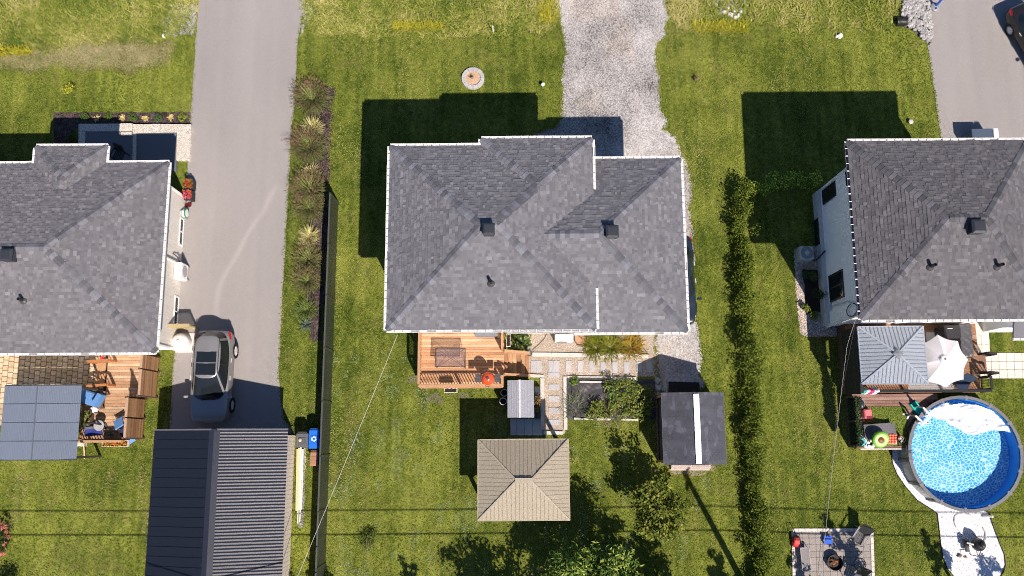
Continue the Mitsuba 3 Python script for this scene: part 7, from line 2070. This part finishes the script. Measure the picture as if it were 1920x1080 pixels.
for sx in (-.13, .13):
    for sy in (-.15, .15):
        part(bls, 'leg', MB().box((bx2 + sx, by2 + sy, .14), (.06, .06, .22), (.01, .08, .48)), 'satin')
ln = thing('sun_lounger', 'flat grey sling lounger along the west side of the small patio', 'lounger')
la = [np.array([*p, .36]) for p in [(12.9, -5.02), (13.29, -5.01), (13.32, -6), (12.94, -6.05)]]
part(ln, 'sling', MB().add(np.vstack([la, np.array(la) - [0, 0, .02]]), [[3, 2, 1, 0], [4, 5, 6, 7]], (.22, .205, .21)))
for i in range(4):
    part(ln, 'frame_tube', MB().tube([la[i], la[(i + 1) % 4]], .018, (.35, .35, .36), 6), 'satin')
    part(ln, 'leg', MB().tube([la[i] * [1, 1, 1], la[i] - [0, 0, .33]], .016, (.2, .2, .2), 6), 'satin')


def recliner(label, c, rz, key='folding_recliner'):
    k = thing(key, label, 'chair')
    f = xf(c, rz, .04)
    BLK = (.03, .03, .033)
    for i in range(5):
        part(k, 'seat_strap', moved(MB().box((-.20 + i * .1, 0, .42), (.085, .52, .02), tint((.06, .06, .065), .1, rf)), f), 'satin')
    part(k, 'back', moved(MB().beam((0, .25, .42), (0, .62, .92), .56, .025, BLK), f), 'satin')
    for sx in (-.31, .31):
        part(k, 'arm', moved(MB().beam((sx, -.28, .62), (sx, .40, .66), .07, .03, (.20, .20, .21)), f), 'satin')
        part(k, 'leg', moved(MB().tube([(sx, -.26, .62), (sx, -.28, 0)], .018, (.2, .2, .21), 6), f), 'satin')
        part(k, 'leg', moved(MB().tube([(sx, .35, .64), (sx, .42, 0)], .018, (.2, .2, .21), 6), f), 'satin')
    return k


recliner('black folding chair with grey arms at the north-east corner of the small patio', (15.58, -4.56), -.62)
recliner('dark folding chair cut by the bottom edge beside the glass table', (15.39, -6.43), -.4)
gt = thing('glass_table', 'round glass-topped side table with black rim on the small patio', 'table')
gx_, gy_ = (15.53, -5.73)
scene['table_glass'] = {'type': 'thindielectric', 'int_ior': 1.5}
part(gt, 'top', MB().lathe([(.26, .48), (0, .48)], (gx_, gy_, 0), (.5, .5, .5), 28), 'table_glass')
part(gt, 'rim', MB().tube([(gx_ + .27 * math.cos(t), gy_ + .27 * math.sin(t), .48) for t in np.linspace(0, 6.283, 29)], .018, (.03, .03, .035), 6, cap=False), 'satin')
for i in range(3):
    a = i * 2.094 + .4
    part(gt, 'leg', MB().tube([(gx_ + .27 * math.cos(a), gy_ + .27 * math.sin(a), .47), (gx_ + .05 * math.cos(a + .6), gy_ + .05 * math.sin(a + .6), .28), (gx_ + .26 * math.cos(a + 1.2), gy_ + .26 * math.sin(a + 1.2), .04)], .014, (.03, .03, .035), 6), 'satin')

# slab walk and the lower wing of the right house
wk = thing('slab_walk', 'cream concrete slab walk beside the stairs of the right house deck', 'paving')
for c0, c1 in ((1824, 1838.6), (1839, 1854)):
    pass
for q_ in ([(21.96, 5.44), (22.37, 5.44), (22.34, 4.78), (21.94, 4.78)], [(22.38, 5.44), (22.77, 5.44), (22.72, 4.77), (22.35, 4.78)], [(21.95, 4.76), (22.34, 4.76), (22.32, 4.38), (21.93, 4.38)], [(22.36, 4.76), (22.72, 4.75), (22.71, 4.37), (22.34, 4.38)], [(21.93, 4.36), (22.32, 4.36), (22.3, 3.98), (21.91, 3.98)], [(22.34, 4.36), (22.7, 4.35), (22.68, 3.98), (22.32, 3.98)]):
    part(wk, 'slab', MB().prism(q_, 0, .05 + rf.uniform(-.003, .003), tint((.66, .60, .53), .03, rf)), 'matte')
wa = [np.array(p) for p in [(21.99, 3.96), (24.95, 3.94), (24.85, 2.71), (21.92, 2.72)]]
for i in range(8):
    for j in range(3):
        bl = lambda u, v: (wa[0] * (1 - u) + wa[1] * u) * (1 - v) + (wa[3] * (1 - u) + wa[2] * u) * v
        part(wk, 'slab', MB().prism([bl((i + .03) / 8, (j + .03) / 3), bl((i + .97) / 8, (j + .03) / 3), bl((i + .97) / 8, (j + .97) / 3), bl((i + .03) / 8, (j + .97) / 3)], 0, .05 + rf.uniform(-.003, .003), tint((.66, .60, .53), .03, rf)), 'matte')

# ------------------------------------------------------------------ overhead lines
rg_ = np.random.default_rng(123)
SX, SY = -.3845, .7585     # where the sun throws the top of a one-metre stick
tip = np.array((7.75, -1.59))
PH = 8.6
pb = tip - np.array([SX, SY]) * PH
up_ = thing('utility_pole', 'wooden utility pole standing south of the frame, throwing the long thin shadow', 'utility pole')
part(up_, 'pole', MB().tube([(*pb, -.1), (*pb, PH)], [.16, .11], (.16, .12, .09), 12))
part(up_, 'crossarm', MB().box((*pb, PH - .3), (.12, 1.2, .12), (.16, .12, .09)))


def wire(name, label, pts, r, col, sag=.3, n=24, cat='cable'):
    out = []
    pts = [np.array(p, float) for p in pts]
    for a, b in zip(pts[:-1], pts[1:]):
        for t in np.linspace(0, 1, n)[(1 if out else 0):]:
            out.append(a + (b - a) * t - [0, 0, 4 * sag * t * (1 - t)])
    solo(name, MB().tube(out, r, col, 5), 'satin', label, cat)


for yl, nm in ((-3.15, 'northern'), (-4.25, 'southern')):
    k_ = (yl - tip[1])
    z_ = (yl - pb[1]) / SY
    wire('power_line', f'{nm} overhead line south of the frame, seen only by its shadow on the lawns', [(-45, pb[1] + .25, z_ + .1), (pb[0] - .02, pb[1] + .02, z_), (45, pb[1] - .4, z_ + .15)], .03, (.03, .03, .03), .35)
wire('service_cable', 'pale service cable running from the south eave of the middle house to the bottom left', [(*(-5.09, 4.31), 5.6), (*(-8.7, -5.62), 7.2)], .0075, (.62, .62, .63), .12)
wire('service_cable', 'pale twisted service cable running from the right house wall down to the bottom edge', [(14.84, 5.62, 4.6), (*(13.93, 3.77), 5.0), (*(11.41, -5.82), 7.0)], .009, (.40, .36, .34), .1)
wire('service_cable', 'thin dark cable beside the pale twisted one at the right house', [(14.84, 5.70, 4.4), (*(12.85, -0.45), 5.4), (*(11.41, -5.99), 6.6)], .009, (.05, .05, .05), .1)

# ------------------------------------------------------------------ grass
hard = [drive, drive_e, gravel_drive, path_, fg, rock_o, wg, bed_nw, pav, bed_w.buffer(-.1)]
hard += [sbox(-5.1, 5.1, 2.8, 12.1), sbox(2.8, 5.0, 6.5, 11.8), sbox(-33, 4.3, -16.6, 12.1), sbox(14.9, 5.2, 30, 12), sbox(-16, -12, -10.7, .2), sbox(dx0, dy0, dx1, dyN), Polygon([(-0.47, 0.99), (1.19, 0.98), (1.18, 0.1), (-0.47, 0.11)]), sbox(ax0 + .05, ay0 + .05, ax1, ay1),
         sbox(ex0 + .1, ey0 + .1, ex1 - .1, ey1 - .1), sbox(u0, v0, u1 + .8, v1), sbox(l0, m0, l1, m1), Point(PCX, PCY).buffer(2.5), Polygon([(12.66, -4.19), (16.47, -4.21), (16.35, -6.7), (12.58, -6.69)]), Polygon([(-0.19, 5.69), (6.64, 5.65), (6.53, 3.98), (0.71, 4.04), (0.32, 4.12)]), Point(rx_, ry_).buffer(.58), rp_,
         sbox(xa_, yt_, xb_, ya_), sbox(xw_, yb_, xe_, yt_), Polygon([(21.99, 5.55), (22.92, 5.55), (22.76, 3.99), (25.11, 3.98), (24.97, 2.67), (21.89, 2.69)]), Polygon([(-22.6, 16), (-16.59, 15.95), (-16.47, 13.12), (-22.36, 13.16)])]
view = Polygon([(-27.9, 23.58), (27.13, 23.04), (23.75, -6.94), (-24.76, -6.76)])
rough = unary_union([meadow_w, meadow_c, meadow_e])
lawn_p = view.difference(unary_union(hard)).difference(rough.buffer(-.15)).difference(dry_strip.buffer(-.1))
LAWN = [(.076, .114, .017), (.122, .168, .025), (.178, .218, .036), (.24, .265, .052), (.32, .325, .10)]
rng = np.random.default_rng(5)


def fld(p, s, seed):
    """a smooth random field between 0 and 1"""
    q = np.c_[p * s, np.full(len(p), seed * 3.7)]
    return np.clip(.5 + .5 * (meshkit.noise(q) if meshkit.noise(q[:50]).min() < 0 else 2 * meshkit.noise(q) - 1), 0, 1)


def lay(poly, n, length, width, lean, cols, rng, name, label, clumpy=0.0, tone=.5, extra=None):
    p = scatter(poly, n, rng)
    if clumpy:
        f = .55 * fld(p, 1.3, 1) + .45 * fld(p, 4.5, 2)
        p = p[f > clumpy * rng.random(len(p))]
    cols = np.asarray(cols)
    k = len(cols)
    f = .40 * fld(p, .35, 4) + .30 * fld(p, 1.9, 5) + .30 * fld(p * [1, .10], 4.0, 6)
    f = np.clip((f - .5) * 2.0 + .46 + rng.normal(0, .22, len(p)), 0, .999) * (k - 1)
    i = f.astype(int)
    t = (f - i)[:, None]
    c = cols[i] * (1 - t) + cols[np.minimum(i + 1, k - 1)] * t
    if extra is not None:
        c = extra(p, c, rng)
    mb = MB()
    blades(mb, p, length, width, lean, np.clip(c, 0, 1), rng, .0)
    put(nk(name), mb, 'blade', kind='stuff', label=label)


def west_dry(p, c, rng):
    """thin worn turf on the far left back lawn: straw clippings in rows"""
    west = (p[:, 0] < -16.2) & (p[:, 1] < 3.6)
    row = (fld(p * [1, .18], 3.2, 9) > .70) & (rng.random(len(p)) < .5) & west
    c = c.copy()
    c[row] = np.array([.34, .30, .14]) * rng.uniform(.7, 1.2, (row.sum(), 1))
    ring = np.abs(np.hypot(p[:, 0] + 20.6, p[:, 1] + 7.1) - 2.3) < .3
    sel = (ring | (np.hypot(p[:, 0] + 20.6, p[:, 1] + 7.1) < 2.3)) & (rng.random(len(p)) < .5)
    c[sel] = np.array([.22, .21, .08]) * rng.uniform(.7, 1.2, (sel.sum(), 1))
    mid = (p[:, 0] > -9) & (p[:, 0] < 9) & (p[:, 1] < 4.5)
    cl = mid & (fld(p * [1, .55], 2.4, 12) > .62) & (rng.random(len(p)) < .6)
    c[cl] = np.array([.25, .31, .16]) * rng.uniform(.8, 1.2, (cl.sum(), 1))
    return c


lay(lawn_p, 210000, .085, .030, .95, LAWN, rng, 'lawn_grass', 'short mown grass blades of the lawns', .0, extra=west_dry)
MEAD = [(.10, .16, .026), (.19, .25, .04), (.30, .335, .065), (.41, .41, .12), (.55, .50, .23)]
lay(rough.intersection(view.buffer(1.5)), 62000, .34, .035, .95, MEAD, rng, 'meadow_grass', 'tall rough yellow-green grass of the verge', .95)
lay(dry_strip.buffer(.3), 11000, .10, .028, 1.15, [(.16, .15, .06), (.25, .22, .11), (.36, .31, .18), (.20, .23, .06)], rng, 'dry_grass', 'flattened dry straw grass strip', .6)
edge_ = unary_union([gravel_drive.boundary.buffer(.10), drive.boundary.buffer(.05), drive_e.boundary.buffer(.04)]).intersection(view).difference(unary_union(hard[10:]))
lay(edge_, 9000, .11, .03, .9, LAWN, rng, 'edge_grass', 'grass tufts overhanging the drive edges', .8)
patch_ = unary_union([Polygon([(-18.16, 22.42), (-17.41, 22.57), (-16.76, 22.47), (-16.61, 20.85), (-17.1, 20.74), (-17.72, 20.74), (-18.23, 20.87), (-18.21, 21.52)]), Polygon([(10.37, 23.35), (11.82, 23.34), (11.85, 21.9), (11.44, 21.42), (10.94, 21.43), (10.46, 21.67)])])
lay(patch_, 1600, .16, .03, .8, MEAD[:3], rng, 'patch_weeds', 'weeds growing through the stony patches', .9)
for k_, (pt_, r_) in enumerate(zip([(-5.09, 2.82), (-4.05, 1.92), (-2.59, 1.99)], (.28, .34, .24))):
    ground('soil_patch', MB().sheet(jag([(pt_[0] + r_ * 1.3 * math.cos(t), pt_[1] + r_ * .7 * math.sin(t)) for t in np.linspace(0, 6.28, 14)[:-1]], .06, .08, 90 + k_), .006, (.13, .12, .085)), 'matte')
# goldenrod streaks along the foot of the rough grass
gold = unary_union([Polygon([(-26.84, 20.06), (-25.17, 20.04), (-25.2, 19.75), (-26.81, 19.7)]), Polygon([(-6.34, 21.23), (-3.84, 21.27), (-3.84, 20.91), (-6.33, 20.88)]), Polygon([(1.21, 22.24), (1.88, 22.35), (1.98, 21.33), (1.31, 21.22)]), Polygon([(9.16, 21.15), (11.92, 21.12), (11.9, 20.65), (9.14, 20.67)])])
p_ = scatter(gold, 1500, rng)
mb = MB()
blades(mb, p_, .35, .05, .8, pal(rng, len(p_), [(.38, .36, .03), (.30, .32, .03), (.45, .40, .05)]), rng)
put('goldenrod', mb, 'blade', kind='stuff', label='yellow flowering weeds at the edge of the tall grass')
